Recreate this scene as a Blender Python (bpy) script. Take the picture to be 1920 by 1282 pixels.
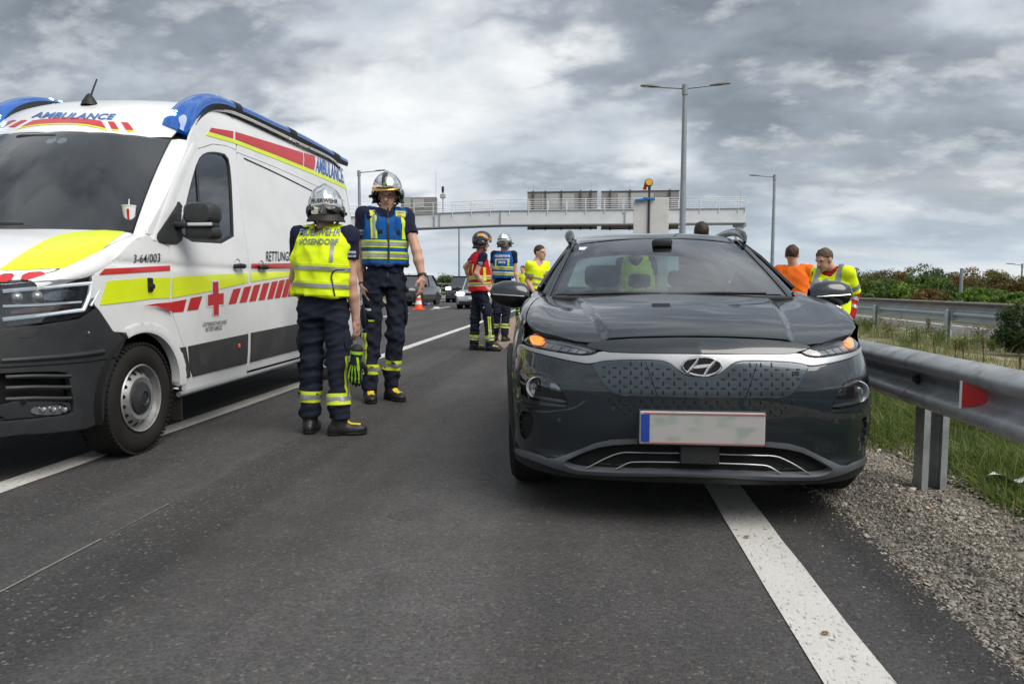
import bpy, bmesh, math, random
import numpy as np
from mathutils import Vector, Matrix
from mathutils.bvhtree import BVHTree
from mathutils.geometry import delaunay_2d_cdt

# ------------------------------------------------------------------ clear
for o in list(bpy.data.objects):
    bpy.data.objects.remove(o)
scene = bpy.context.scene
COL = scene.collection
rng = np.random.default_rng(11)
random.seed(11)
R = math.radians

# ------------------------------------------------------------------ camera (1920-px photo units)
CAM_H = 1.07
F_PX, CX, CY = 1333.0, 960.0, 641.0
PHI = math.atan(104.0 / F_PX)                      # pitch down
THETA = math.atan(135.0 * math.cos(PHI) / F_PX)    # yaw left of the road axis
cam = bpy.data.cameras.new('camera')
cam_o = bpy.data.objects.new('camera', cam)
COL.objects.link(cam_o)
cam_o.location = (0, 0, CAM_H)
cam_o.rotation_euler = (math.pi / 2 - PHI, 0, THETA)
cam.sensor_width = 36.0
cam.lens = 36.0 * F_PX / 1920.0
cam.clip_start = 0.05
cam.clip_end = 6000
scene.camera = cam_o

# ------------------------------------------------------------------ world: overcast sky with broken cloud
SUN_EL, SUN_AZ = 48.0, 124.0          # azimuth measured from +Y (down the road) towards +X
world = bpy.data.worlds.new('World')
scene.world = world
world.use_nodes = True
wn, wl = world.node_tree.nodes, world.node_tree.links
wn.clear()


def N(tree_nodes, typ, **kw):
    n = tree_nodes.new(typ)
    for k, v in kw.items():
        setattr(n, k, v)
    return n


def setin(n, **kw):
    for k, v in kw.items():
        n.inputs[k.replace('_', ' ')].default_value = v
    return n


def wmath(op, a, b=None, c=None):
    n = N(wn, 'ShaderNodeMath', operation=op)
    for i, v in enumerate((a, b, c)):
        if v is None:
            continue
        if isinstance(v, (int, float)):
            n.inputs[i].default_value = v
        else:
            wl.new(v, n.inputs[i])
    return n.outputs[0]


tc = N(wn, 'ShaderNodeTexCoord')
sep = N(wn, 'ShaderNodeSeparateXYZ')
wl.new(tc.outputs['Generated'], sep.inputs[0])
zc = wmath('ADD', wmath('MAXIMUM', sep.outputs['Z'], 0.0), 0.36)
comb = N(wn, 'ShaderNodeCombineXYZ')
wl.new(wmath('DIVIDE', sep.outputs['X'], zc), comb.inputs[0])
wl.new(wmath('DIVIDE', sep.outputs['Y'], zc), comb.inputs[1])
comb.inputs[2].default_value = 3.7


def wnoise(vec, scale, detail, rough, dist=0.0, w=None):
    n = N(wn, 'ShaderNodeTexNoise')
    n.inputs['Scale'].default_value = scale
    n.inputs['Detail'].default_value = detail
    n.inputs['Roughness'].default_value = rough
    n.inputs['Distortion'].default_value = dist
    wl.new(vec, n.inputs['Vector'])
    return n.outputs['Fac']


def wramp(fac, stops):
    n = N(wn, 'ShaderNodeValToRGB')
    cr = n.color_ramp
    while len(cr.elements) < len(stops):
        cr.elements.new(0.5)
    for e, (p, c) in zip(cr.elements, stops):
        e.position = p
        e.color = (*c, 1)
    wl.new(fac, n.inputs[0])
    return n.outputs[0]


def wmix(fac, a, b, blend='MIX'):
    n = N(wn, 'ShaderNodeMix', data_type='RGBA', blend_type=blend)
    if isinstance(fac, (int, float)):
        n.inputs['Factor'].default_value = fac
    else:
        wl.new(fac, n.inputs['Factor'])
    for s, v in ((6, a), (7, b)):
        if isinstance(v, tuple):
            n.inputs[s].default_value = (*v, 1)
        else:
            wl.new(v, n.inputs[s])
    return n.outputs[2]


SKY_OFF = (40.1, -9.3, 0.0)
mapn = N(wn, 'ShaderNodeMapping')
mapn.inputs['Location'].default_value = SKY_OFF
mapn.inputs['Scale'].default_value = (0.75, 1.0, 1.0)
wl.new(comb.outputs[0], mapn.inputs[0])
cv = mapn.outputs[0]


def wrange(v, a, b, lo=0.0, hi=1.0):
    n = N(wn, 'ShaderNodeMapRange', interpolation_type='SMOOTHSTEP')
    for k, x in zip(('From Min', 'From Max', 'To Min', 'To Max'), (a, b, lo, hi)):
        n.inputs[k].default_value = x
    wl.new(v, n.inputs['Value'])
    return n.outputs[0]


# high pale deck
deck = wnoise(cv, 2.6, 8.0, 0.55, 0.3)
cloud = wramp(deck, [(0.34, (0.25, 0.288, 0.33)), (0.48, (0.36, 0.388, 0.415)), (0.64, (0.54, 0.55, 0.555))])
# lower broken masses: body noise with billowed edges
big = wnoise(cv, 1.25, 2.0, 0.45, 0.1)
med = wnoise(cv, 4.0, 10.0, 0.55, 0.12)
bil = wnoise(cv, 3.4, 5.0, 0.50, 0.0)
lump = wmath('ABSOLUTE', wmath('SUBTRACT', bil, 0.5))
thick = wmath('ADD', wmath('MULTIPLY', big, 0.62), wmath('MULTIPLY', med, 0.34))
thick = wmath('ADD', wmath('SUBTRACT', thick, wmath('MULTIPLY', lump, 0.55)), 0.105)
offv = N(wn, 'ShaderNodeVectorMath', operation='ADD')
wl.new(cv, offv.inputs[0])
offv.inputs[1].default_value = (0.025, 0.05, 0.0)
med2 = wnoise(offv.outputs[0], 4.0, 10.0, 0.55, 0.12)
mass = wrange(thick, 0.485, 0.585)
body = wramp(thick, [(0.46, (0.32, 0.35, 0.38)), (0.56, (0.20, 0.225, 0.26)), (0.68, (0.105, 0.125, 0.15))])
rim = wmath('MULTIPLY', wrange(wmath('SUBTRACT', med, med2), 0.0, 0.14), 0.55)
body = wmix(rim, body, (0.43, 0.445, 0.46))
cloud = wmix(mass, cloud, body)
sky = N(wn, 'ShaderNodeTexSky', sky_type='NISHITA')
sky.sun_disc = False
sky.sun_elevation = R(SUN_EL)
sky.sun_rotation = R(SUN_AZ)
sky.air_density = 1.2
sky.dust_density = 2.5
skys = N(wn, 'ShaderNodeVectorMath', operation='SCALE')
wl.new(sky.outputs[0], skys.inputs[0])
skys.inputs['Scale'].default_value = 0.10
cover = wrange(wmath('MAXIMUM', deck, thick), 0.30, 0.40)
over = wmix(cover, skys.outputs[0], cloud)
# far cloud seen edge-on: a paler, hazier layer low down
hz = wmath('POWER', wmath('SUBTRACT', 1.0, wmath('MINIMUM', wmath('MAXIMUM', sep.outputs['Z'], 0.0), 1.0)), 9.0)
streak = N(wn, 'ShaderNodeMapping')
streak.inputs['Scale'].default_value = (2.2, 2.2, 19.0)
wl.new(tc.outputs['Generated'], streak.inputs[0])
st = wnoise(streak.outputs[0], 1.3, 5.0, 0.55, 0.2)
low = wramp(st, [(0.30, (0.26, 0.32, 0.375)), (0.50, (0.345, 0.39, 0.43)), (0.70, (0.49, 0.495, 0.49))])
final = wmix(wmath('MINIMUM', wmath('MULTIPLY', hz, 1.15), 1.0), over, low)
bg = N(wn, 'ShaderNodeBackground')
bg.inputs['Strength'].default_value = 0.80
wl.new(final, bg.inputs[0])
wo = N(wn, 'ShaderNodeOutputWorld')
wl.new(bg.outputs[0], wo.inputs[0])

# ------------------------------------------------------------------ sun behind thin cloud
sl = bpy.data.lights.new('sun', 'SUN')
sl.energy = 1.4
sl.angle = R(45)
sl.color = (1.0, 0.95, 0.88)
sun = bpy.data.objects.new('sun', sl)
COL.objects.link(sun)
sd = Vector((math.sin(R(SUN_AZ)) * math.cos(R(SUN_EL)), math.cos(R(SUN_AZ)) * math.cos(R(SUN_EL)), math.sin(R(SUN_EL))))
sun.rotation_euler = sd.to_track_quat('Z', 'Y').to_euler()

vs = scene.view_settings
vs.view_transform = 'Standard'
vs.look = 'None'
vs.exposure = 1.2
vs.gamma = 1.0
vs.use_curve_mapping = False
scene.render.engine = 'CYCLES'
scene.cycles.max_bounces = 8
scene.cycles.transparent_max_bounces = 16
scene.cycles.caustics_reflective = False
scene.cycles.caustics_refractive = False

# ------------------------------------------------------------------ photo pixel -> ray (a direction only)
_ct, _st, _cp, _sp = math.cos(THETA), math.sin(THETA), math.cos(PHI), math.sin(PHI)
FWD = np.array((-_st * _cp, _ct * _cp, -_sp))
RGT = np.array((_ct, _st, 0.0))
UPV = np.array((-_st * _sp, _ct * _sp, _cp))
CAMP = np.array((0.0, 0.0, CAM_H))


def ray(px, py):
    d = FWD + RGT * ((px - CX) / F_PX) + UPV * ((CY - py) / F_PX)
    return d


def at_y(px, py, Y):            # point of that ray at world depth Y
    d = ray(px, py)
    return CAMP + d * (Y / d[1])


def at_x(px, py, X):
    d = ray(px, py)
    return CAMP + d * (X / d[0])


def at_z(px, py, Z=0.0):
    d = ray(px, py)
    return CAMP + d * ((Z - CAM_H) / d[2])


def at_plane(px, py, p0, n):
    d = ray(px, py)
    return CAMP + d * (np.dot(np.array(p0) - CAMP, n) / np.dot(d, n))


# ------------------------------------------------------------------ object helpers
def tag(o, label=None, cat=None, group=None, kind=None):
    if label:
        o['label'] = label
    if cat:
        o['category'] = cat
    if group:
        o['group'] = group
    if kind:
        o['kind'] = kind
    return o


def empty(name, loc=(0, 0, 0), rz=0.0, label=None, cat=None, group=None):
    o = bpy.data.objects.new(name, None)
    o.empty_display_size = 0.2
    COL.objects.link(o)
    o.location = loc
    o.rotation_euler = (0, 0, rz)
    return tag(o, label, cat, group)


def mk(name, verts, faces, mat=None, parent=None, smooth=True, edges=()):
    me = bpy.data.meshes.new(name)
    if isinstance(verts, np.ndarray) and isinstance(faces, np.ndarray):
        nv, nf, k = len(verts), len(faces), faces.shape[1]
        me.vertices.add(nv)
        me.vertices.foreach_set('co', np.ascontiguousarray(verts, dtype=np.float32).ravel())
        me.loops.add(nf * k)
        me.loops.foreach_set('vertex_index', np.ascontiguousarray(faces, dtype=np.int32).ravel())
        me.polygons.add(nf)
        me.polygons.foreach_set('loop_start', np.arange(0, nf * k, k, dtype=np.int32))
        me.polygons.foreach_set('loop_total', np.full(nf, k, dtype=np.int32))
        me.update(calc_edges=True)
    else:
        me.from_pydata([tuple(map(float, v)) for v in verts], list(edges), [tuple(map(int, f)) for f in faces])
        me.update()
    if smooth:
        me.polygons.foreach_set('use_smooth', np.ones(len(me.polygons), dtype=bool))
    o = bpy.data.objects.new(name, me)
    COL.objects.link(o)
    if mat is not None:
        me.materials.append(mat)
    if parent is not None:
        o.parent = parent
    return o


def copy_tree(o, parent=None):
    c = o.copy()
    COL.objects.link(c)
    c.parent = parent
    for ch in list(o.children):
        copy_tree(ch, c)
    return c


class MB:
    """collects simple solids, then links them as one mesh"""

    def __init__(s):
        s.v, s.f = [], []

    def add(s, v, f):
        n = len(s.v)
        s.v += [tuple(map(float, p)) for p in v]
        s.f += [tuple(n + i for i in q) for q in f]
        return s

    def box(s, c, d, rot=None, bev=0.0):
        hx, hy, hz = d[0] / 2, d[1] / 2, d[2] / 2
        if bev <= 0:
            v = [(x, y, z) for x in (-hx, hx) for y in (-hy, hy) for z in (-hz, hz)]
            f = [(0, 1, 3, 2), (4, 6, 7, 5), (0, 4, 5, 1), (2, 3, 7, 6), (0, 2, 6, 4), (1, 5, 7, 3)]
        else:
            bm = bmesh.new()
            bmesh.ops.create_cube(bm, size=1.0)
            bmesh.ops.scale(bm, vec=d, verts=bm.verts)
            bmesh.ops.bevel(bm, geom=bm.edges[:], offset=min(bev, min(d) * 0.45), segments=2, affect='EDGES', profile=0.5)
            bm.verts.index_update()
            v = [tuple(p.co) for p in bm.verts]
            f = [tuple(p.index for p in q.verts) for q in bm.faces]
            bm.free()
        M = Matrix.Identity(3) if rot is None else rot
        s.add([tuple(M @ Vector(p) + Vector(c)) for p in v], f)
        return s

    def tube(s, pts, r, n=8, cap=True, closed=False):
        pts = [Vector(p) for p in pts]
        if not hasattr(r, '__len__'):
            r = [r] * len(pts)
        m = len(pts)
        rings = []
        prev = None
        for i, p in enumerate(pts):
            a = pts[(i - 1) % m] if (closed or i > 0) else p
            b = pts[(i + 1) % m] if (closed or i < m - 1) else p
            t = (b - a).normalized()
            if prev is None:
                ref = Vector((0, 0, 1)) if abs(t.z) < 0.9 else Vector((1, 0, 0))
                u = t.cross(ref).normalized()
            else:
                u = (prev - t * prev.dot(t)).normalized()
            prev = u
            w = t.cross(u)
            rings.append([p + (u * math.cos(2 * math.pi * k / n) + w * math.sin(2 * math.pi * k / n)) * r[i] for k in range(n)])
        v = [q for g in rings for q in g]
        f = []
        for i in range(m if closed else m - 1):
            j = (i + 1) % m
            for k in range(n):
                f.append((i * n + k, i * n + (k + 1) % n, j * n + (k + 1) % n, j * n + k))
        if cap and not closed:
            f.append(tuple(range(n))[::-1])
            f.append(tuple((m - 1) * n + k for k in range(n)))
        s.add(v, f)
        return s

    def prism(s, poly, axis, a, b):
        """polygon (2-D) extruded along axis 0/1/2 from a to b"""
        n = len(poly)

        def P(p, t):
            q = list(p)
            q.insert(axis, t)
            return tuple(q)
        v = [P(p, a) for p in poly] + [P(p, b) for p in poly]
        f = [tuple(range(n))[::-1], tuple(range(n, 2 * n))]
        for i in range(n):
            j = (i + 1) % n
            f.append((i, j, n + j, n + i))
        s.add(v, f)
        return s

    def lathe(s, prof, c=(0, 0, 0), axis=2, n=24):
        """prof: list of (r, t) turned about an axis through c"""
        v, f = [], []
        for (r, t) in prof:
            for k in range(n):
                a = 2 * math.pi * k / n
                q = [r * math.cos(a), r * math.sin(a)]
                q.insert(axis, t)
                v.append((q[0] + c[0], q[1] + c[1], q[2] + c[2]))
        for i in range(len(prof) - 1):
            for k in range(n):
                f.append((i * n + k, i * n + (k + 1) % n, (i + 1) * n + (k + 1) % n, (i + 1) * n + k))
        s.add(v, f)
        return s

    def grid(s, P):
        """P: rows x cols of points"""
        rws, cls = len(P), len(P[0])
        v = [p for rw in P for p in rw]
        f = [(i * cls + j, i * cls + j + 1, (i + 1) * cls + j + 1, (i + 1) * cls + j) for i in range(rws - 1) for j in range(cls - 1)]
        s.add(v, f)
        return s

    def build(s, name, mat, parent=None, smooth=False, fix=True):
        o = mk(name, s.v, s.f, mat, parent, smooth)
        if fix:
            bm = bmesh.new()
            bm.from_mesh(o.data)
            bmesh.ops.recalc_face_normals(bm, faces=bm.faces)
            bm.to_mesh(o.data)
            bm.free()
        if smooth:
            autosmooth(o)
        return o


def autosmooth(o, ang=38):
    bm = bmesh.new()
    bm.from_mesh(o.data)
    for f in bm.faces:
        f.smooth = True
    lim = R(ang)
    for e in bm.edges:
        if len(e.link_faces) == 2 and e.calc_face_angle(0) > lim:
            e.smooth = False
    bm.to_mesh(o.data)
    bm.free()
    return o


def spline(pts, n):
    """Catmull-Rom through pts (any dimension), n samples, chord-length parameter"""
    P = np.array(pts, float)
    if len(P) == 2:
        t = np.linspace(0, 1, n)[:, None]
        return P[0] * (1 - t) + P[1] * t
    d = np.sqrt(np.linalg.norm(np.diff(P, axis=0), axis=1)) + 1e-9
    t = np.concatenate([[0], np.cumsum(d)])
    s = np.linspace(0, t[-1], n)
    m = np.zeros_like(P)
    m[1:-1] = ((P[1:-1] - P[:-2]) / d[:-1, None] * d[1:, None] + (P[2:] - P[1:-1]) / d[1:, None] * d[:-1, None]) / (d[:-1] + d[1:])[:, None]
    m[0] = (P[1] - P[0]) / d[0]
    m[-1] = (P[-1] - P[-2]) / d[-1]
    out = []
    for x in s:
        i = min(max(int(np.searchsorted(t, x) - 1), 0), len(d) - 1)
        h = d[i]
        u = (x - t[i]) / h
        out.append((2 * u**3 - 3 * u**2 + 1) * P[i] + (u**3 - 2 * u**2 + u) * h * m[i] + (-2 * u**3 + 3 * u**2) * P[i + 1] + (u**3 - u**2) * h * m[i + 1])
    return np.array(out)


# ------------------------------------------------------------------ materials
MATS = {}


def new_mat(name):
    m = bpy.data.materials.new(name)
    m.use_nodes = True
    nt = m.node_tree
    b = nt.nodes['Principled BSDF']
    return m, nt, b


def rgb(h):
    h = h.lstrip('#')
    c = [int(h[i:i + 2], 16) / 255 for i in (0, 2, 4)]
    return tuple(x / 12.92 if x <= 0.04045 else ((x + 0.055) / 1.055) ** 2.4 for x in c)


def M(name, col=None, rough=0.5, metal=0.0, spec=0.5, var=0.12, scale=6.0, bump=0.0, bscale=60.0, coat=0.0, coat_r=0.05,
      rvar=0.08, emit=None, estr=0.0, trans=0.0, ior=1.45, sub=0.0, dirt=None, sheen=0.0):
    """one general material: base colour broken up by noise, roughness variation, optional bump, coat, dirt"""
    if name in MATS:
        return MATS[name]
    m, nt, b = new_mat(name)
    nd, lk = nt.nodes, nt.links
    t = nd.new('ShaderNodeTexCoord')
    n1 = nd.new('ShaderNodeTexNoise')
    n1.inputs['Scale'].default_value = scale
    n1.inputs['Detail'].default_value = 5
    lk.new(t.outputs['Object'], n1.inputs['Vector'])
    mr = nd.new('ShaderNodeMapRange')
    mr.inputs['From Min'].default_value = 0.25
    mr.inputs['From Max'].default_value = 0.75
    mr.inputs['To Min'].default_value = 1 - var
    mr.inputs['To Max'].default_value = 1 + var
    lk.new(n1.outputs['Fac'], mr.inputs['Value'])
    mx = nd.new('ShaderNodeMix')
    mx.data_type = 'RGBA'
    mx.blend_type = 'MULTIPLY'
    mx.inputs['Factor'].default_value = 1.0
    mx.inputs[6].default_value = (*col, 1)
    lk.new(mr.outputs[0], mx.inputs[7])
    out = mx.outputs[2]
    if dirt:
        dcol, damt, dsc = dirt
        n3 = nd.new('ShaderNodeTexNoise')
        n3.inputs['Scale'].default_value = dsc
        n3.inputs['Detail'].default_value = 8
        n3.inputs['Roughness'].default_value = 0.65
        lk.new(t.outputs['Object'], n3.inputs['Vector'])
        m3 = nd.new('ShaderNodeMapRange')
        m3.inputs['From Min'].default_value = 0.48
        m3.inputs['From Max'].default_value = 0.72
        m3.inputs['To Max'].default_value = damt
        lk.new(n3.outputs['Fac'], m3.inputs['Value'])
        mx2 = nd.new('ShaderNodeMix')
        mx2.data_type = 'RGBA'
        lk.new(m3.outputs[0], mx2.inputs['Factor'])
        lk.new(out, mx2.inputs[6])
        mx2.inputs[7].default_value = (*dcol, 1)
        out = mx2.outputs[2]
    lk.new(out, b.inputs['Base Color'])
    rr = nd.new('ShaderNodeMapRange')
    rr.inputs['From Min'].default_value = 0.3
    rr.inputs['From Max'].default_value = 0.7
    rr.inputs['To Min'].default_value = max(0.0, rough - rvar)
    rr.inputs['To Max'].default_value = min(1.0, rough + rvar)
    lk.new(n1.outputs['Fac'], rr.inputs['Value'])
    lk.new(rr.outputs[0], b.inputs['Roughness'])
    b.inputs['Metallic'].default_value = metal
    b.inputs['Specular IOR Level'].default_value = spec
    b.inputs['Coat Weight'].default_value = coat
    b.inputs['Coat Roughness'].default_value = coat_r
    b.inputs['IOR'].default_value = ior
    b.inputs['Transmission Weight'].default_value = trans
    if sheen:
        b.inputs['Sheen Weight'].default_value = sheen
    if sub:
        b.inputs['Subsurface Weight'].default_value = sub
        b.inputs['Subsurface Radius'].default_value = (0.02, 0.008, 0.004)
        b.inputs['Subsurface Scale'].default_value = 0.5
    if emit:
        b.inputs['Emission Color'].default_value = (*emit, 1)
        b.inputs['Emission Strength'].default_value = estr
    if bump:
        n2 = nd.new('ShaderNodeTexNoise')
        n2.inputs['Scale'].default_value = bscale
        n2.inputs['Detail'].default_value = 4
        lk.new(t.outputs['Object'], n2.inputs['Vector'])
        bp = nd.new('ShaderNodeBump')
        bp.inputs['Strength'].default_value = 1.0
        bp.inputs['Distance'].default_value = bump
        lk.new(n2.outputs['Fac'], bp.inputs['Height'])
        lk.new(bp.outputs[0], b.inputs['Normal'])
    MATS[name] = m
    return m


def glass_mat(name, tint, alpha=0.25, rough=0.02):
    """thin pane: mirror reflection over a tinted see-through film"""
    if name in MATS:
        return MATS[name]
    m, nt, b = new_mat(name)
    nd, lk = nt.nodes, nt.links
    nd.remove(b)
    tr = nd.new('ShaderNodeBsdfTransparent')
    tr.inputs[0].default_value = (*tint, 1)
    gl = nd.new('ShaderNodeBsdfGlossy')
    gl.inputs['Roughness'].default_value = rough
    gl.inputs['Color'].default_value = (0.95, 0.97, 1, 1)
    fr = nd.new('ShaderNodeFresnel')
    fr.inputs['IOR'].default_value = 1.52
    ad = nd.new('ShaderNodeMath')
    ad.operation = 'MULTIPLY_ADD'
    ad.inputs[1].default_value = 1.5
    ad.inputs[2].default_value = alpha
    lk.new(fr.outputs[0], ad.inputs[0])
    mx = nd.new('ShaderNodeMixShader')
    lk.new(ad.outputs[0], mx.inputs[0])
    lk.new(tr.outputs[0], mx.inputs[1])
    lk.new(gl.outputs[0], mx.inputs[2])
    lk.new(mx.outputs[0], nd['Material Output'].inputs[0])
    MATS[name] = m
    return m
# ================================================================== SETTING
X_EDGE, X_LANE, X_LANE2 = 0.748, -3.09, -7.05      # edge line and lane lines (centre, from the photo)
ROAD_R, ROAD_L = 1.25, -12.6


def asphalt_mat(name, col, joints=True):
    m, nt, b = new_mat(name)
    nd, lk = nt.nodes, nt.links
    t = nd.new('ShaderNodeTexCoord')

    def noise(scale, detail=4, rough=0.55, vec=None):
        n = nd.new('ShaderNodeTexNoise')
        n.inputs['Scale'].default_value = scale
        n.inputs['Detail'].default_value = detail
        n.inputs['Roughness'].default_value = rough
        lk.new(vec or t.outputs['Object'], n.inputs['Vector'])
        return n.outputs['Fac']

    def mrange(v, a, c, lo, hi, smooth=False):
        n = nd.new('ShaderNodeMapRange')
        if smooth:
            n.interpolation_type = 'SMOOTHSTEP'
        for k, x in zip(('From Min', 'From Max', 'To Min', 'To Max'), (a, c, lo, hi)):
            n.inputs[k].default_value = x
        lk.new(v, n.inputs['Value'])
        return n.outputs[0]

    def mth(op, a, c):
        n = nd.new('ShaderNodeMath')
        n.operation = op
        for i, v in enumerate((a, c)):
            if isinstance(v, (int, float)):
                n.inputs[i].default_value = v
            else:
                lk.new(v, n.inputs[i])
        return n.outputs[0]
    # aggregate: cells with their own tone
    vo = nd.new('ShaderNodeTexVoronoi')
    vo.inputs['Scale'].default_value = 105
    vo.inputs['Randomness'].default_value = 1.0
    lk.new(t.outputs['Object'], vo.inputs['Vector'])
    sepc = nd.new('ShaderNodeSeparateColor')
    lk.new(vo.outputs['Color'], sepc.inputs[0])
    rnd = sepc.outputs[0]
    stone = mrange(rnd, 0.0, 1.0, 0.74, 1.26)
    spark = mrange(rnd, 0.955, 0.99, 0.0, 1.0)
    vo2 = nd.new('ShaderNodeTexVoronoi')
    vo2.inputs['Scale'].default_value = 46
    lk.new(t.outputs['Object'], vo2.inputs['Vector'])
    sep2 = nd.new('ShaderNodeSeparateColor')
    lk.new(vo2.outputs['Color'], sep2.inputs[0])
    spark2 = mrange(sep2.outputs[1], 0.965, 0.985, 0.0, 1.0)
    near = mrange(vo2.outputs['Distance'], 0.22, 0.30, 1.0, 0.0)
    spark2 = mth('MULTIPLY', spark2, near)
    large = mrange(noise(0.55, 6, 0.6), 0.3, 0.7, 0.86, 1.14)
    mid = mrange(noise(5.0, 6, 0.65), 0.3, 0.7, 0.88, 1.12)
    sx = nd.new('ShaderNodeSeparateXYZ')
    lk.new(t.outputs['Object'], sx.inputs[0])
    X = sx.outputs['X']
    wob = mth('ADD', X, mrange(noise(1.4, 3), 0, 1, -0.12, 0.12))
    # the coarse, open-textured strip beside the paving joint and a fainter one by the lane line
    s1 = mth('MULTIPLY', mrange(wob, -2.06, -1.98, 0, 1, True), mrange(wob, -1.62, -1.50, 1, 0, True))
    s2 = mth('MULTIPLY', mrange(wob, -2.92, -2.80, 0, 1, True), mrange(wob, -2.48, -2.30, 1, 0, True))
    s3 = mth('MULTIPLY', mrange(wob, 0.98, 1.12, 0, 1, True), 0.8)
    strip = mth('MINIMUM', mth('ADD', mth('MAXIMUM', s1, mth('MULTIPLY', s2, 0.8)), s3), 1.0)
    if not joints:
        strip = mth('MULTIPLY', strip, 0.0)
    # tyre polish
    wt = mth('MULTIPLY', mrange(wob, -1.15, -0.75, 0, 1, True), mrange(wob, -0.45, -0.1, 1, 0, True))
    tone = mth('MULTIPLY', mth('MULTIPLY', stone, large), mid)
    tone = mth('MULTIPLY', tone, mrange(wt, 0, 1, 0.96, 1.16))
    tone = mth('MULTIPLY', tone, mrange(strip, 0, 1, 1.0, 0.80))
    mpv = nd.new('ShaderNodeMapping')
    mpv.inputs['Scale'].default_value = (1.6, 0.22, 1)
    lk.new(t.outputs['Object'], mpv.inputs[0])
    tone = mth('MULTIPLY', tone, mrange(noise(1.1, 7, 0.62, mpv.outputs[0]), 0.34, 0.66, 0.78, 1.18))
    tone = mth('MULTIPLY', tone, mrange(noise(2.1, 3, 0.5), 0.66, 0.74, 1.0, 0.72))
    base = nd.new('ShaderNodeMix')
    base.data_type = 'RGBA'
    base.blend_type = 'MULTIPLY'
    base.inputs['Factor'].default_value = 1
    base.inputs[6].default_value = (*col, 1)
    lk.new(tone, base.inputs[7])
    # warm tint by region
    wm = nd.new('ShaderNodeMix')
    wm.data_type = 'RGBA'
    wm.blend_type = 'MULTIPLY'
    lk.new(mrange(noise(0.9, 4), 0.45, 0.7, 0, 0.5), wm.inputs['Factor'])
    lk.new(base.outputs[2], wm.inputs[6])
    wm.inputs[7].default_value = (1.0, 0.93, 0.90, 1)
    sp = nd.new('ShaderNodeMix')
    sp.data_type = 'RGBA'
    amt = mth('ADD', mth('MULTIPLY', spark, mrange(strip, 0, 1, 0.24, 0.45)), mth('MULTIPLY', spark2, mrange(strip, 0, 1, 0.28, 0.60)))
    lk.new(mth('MINIMUM', amt, 0.85), sp.inputs['Factor'])
    lk.new(wm.outputs[2], sp.inputs[6])
    sp.inputs[7].default_value = (0.26, 0.245, 0.215, 1)
    lk.new(sp.outputs[2], b.inputs['Base Color'])
    b.inputs['Roughness'].default_value = 0.82
    b.inputs['Specular IOR Level'].default_value = 0.35
    bp = nd.new('ShaderNodeBump')
    bp.inputs['Strength'].default_value = 0.9
    hgt = mth('ADD', mth('MULTIPLY', mth('SUBTRACT', 0.6, vo.outputs['Distance']), mrange(strip, 0, 1, 0.7, 1.2)), mth('MULTIPLY', mth('SUBTRACT', 0.6, vo2.outputs['Distance']), mrange(strip, 0, 1, 0.2, 1.8)))
    lk.new(hgt, bp.inputs['Height'])
    bp.inputs['Distance'].default_value = 0.0045
    lk.new(bp.outputs[0], b.inputs['Normal'])
    return m


def paint_mat(name, col, wear=0.5):
    m, nt, b = new_mat(name)
    nd, lk = nt.nodes, nt.links
    t = nd.new('ShaderNodeTexCoord')
    mp = nd.new('ShaderNodeMapping')
    mp.inputs['Scale'].default_value = (1, 0.55, 1)
    lk.new(t.outputs['Object'], mp.inputs[0])
    n1 = nd.new('ShaderNodeTexNoise')
    n1.inputs['Scale'].default_value = 75
    n1.inputs['Detail'].default_value = 6
    n1.inputs['Roughness'].default_value = 0.7
    lk.new(mp.outputs[0], n1.inputs['Vector'])
    n2 = nd.new('ShaderNodeTexNoise')
    n2.inputs['Scale'].default_value = 3.0
    n2.inputs['Detail'].default_value = 6
    lk.new(t.outputs['Object'], n2.inputs['Vector'])
    r = nd.new('ShaderNodeValToRGB')
    r.color_ramp.elements[0].position = 0.34
    r.color_ramp.elements[0].color = (0.13, 0.125, 0.115, 1)
    r.color_ramp.elements[1].position = 0.34 + 0.16 * wear
    r.color_ramp.elements[1].color = (*col, 1)
    lk.new(n1.outputs['Fac'], r.inputs[0])
    mx = nd.new('ShaderNodeMix')
    mx.data_type = 'RGBA'
    mx.blend_type = 'MULTIPLY'
    mx.inputs['Factor'].default_value = 1
    mr = nd.new('ShaderNodeMapRange')
    mr.inputs['From Min'].default_value = 0.3
    mr.inputs['From Max'].default_value = 0.7
    mr.inputs['To Min'].default_value = 0.86
    mr.inputs['To Max'].default_value = 1.05
    lk.new(n2.outputs['Fac'], mr.inputs[0])
    lk.new(r.outputs[0], mx.inputs[6])
    lk.new(mr.outputs[0], mx.inputs[7])
    lk.new(mx.outputs[2], b.inputs['Base Color'])
    b.inputs['Roughness'].default_value = 0.7
    bp = nd.new('ShaderNodeBump')
    bp.inputs['Distance'].default_value = 0.004
    lk.new(n1.outputs['Fac'], bp.inputs['Height'])
    lk.new(bp.outputs[0], b.inputs['Normal'])
    return m


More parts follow.
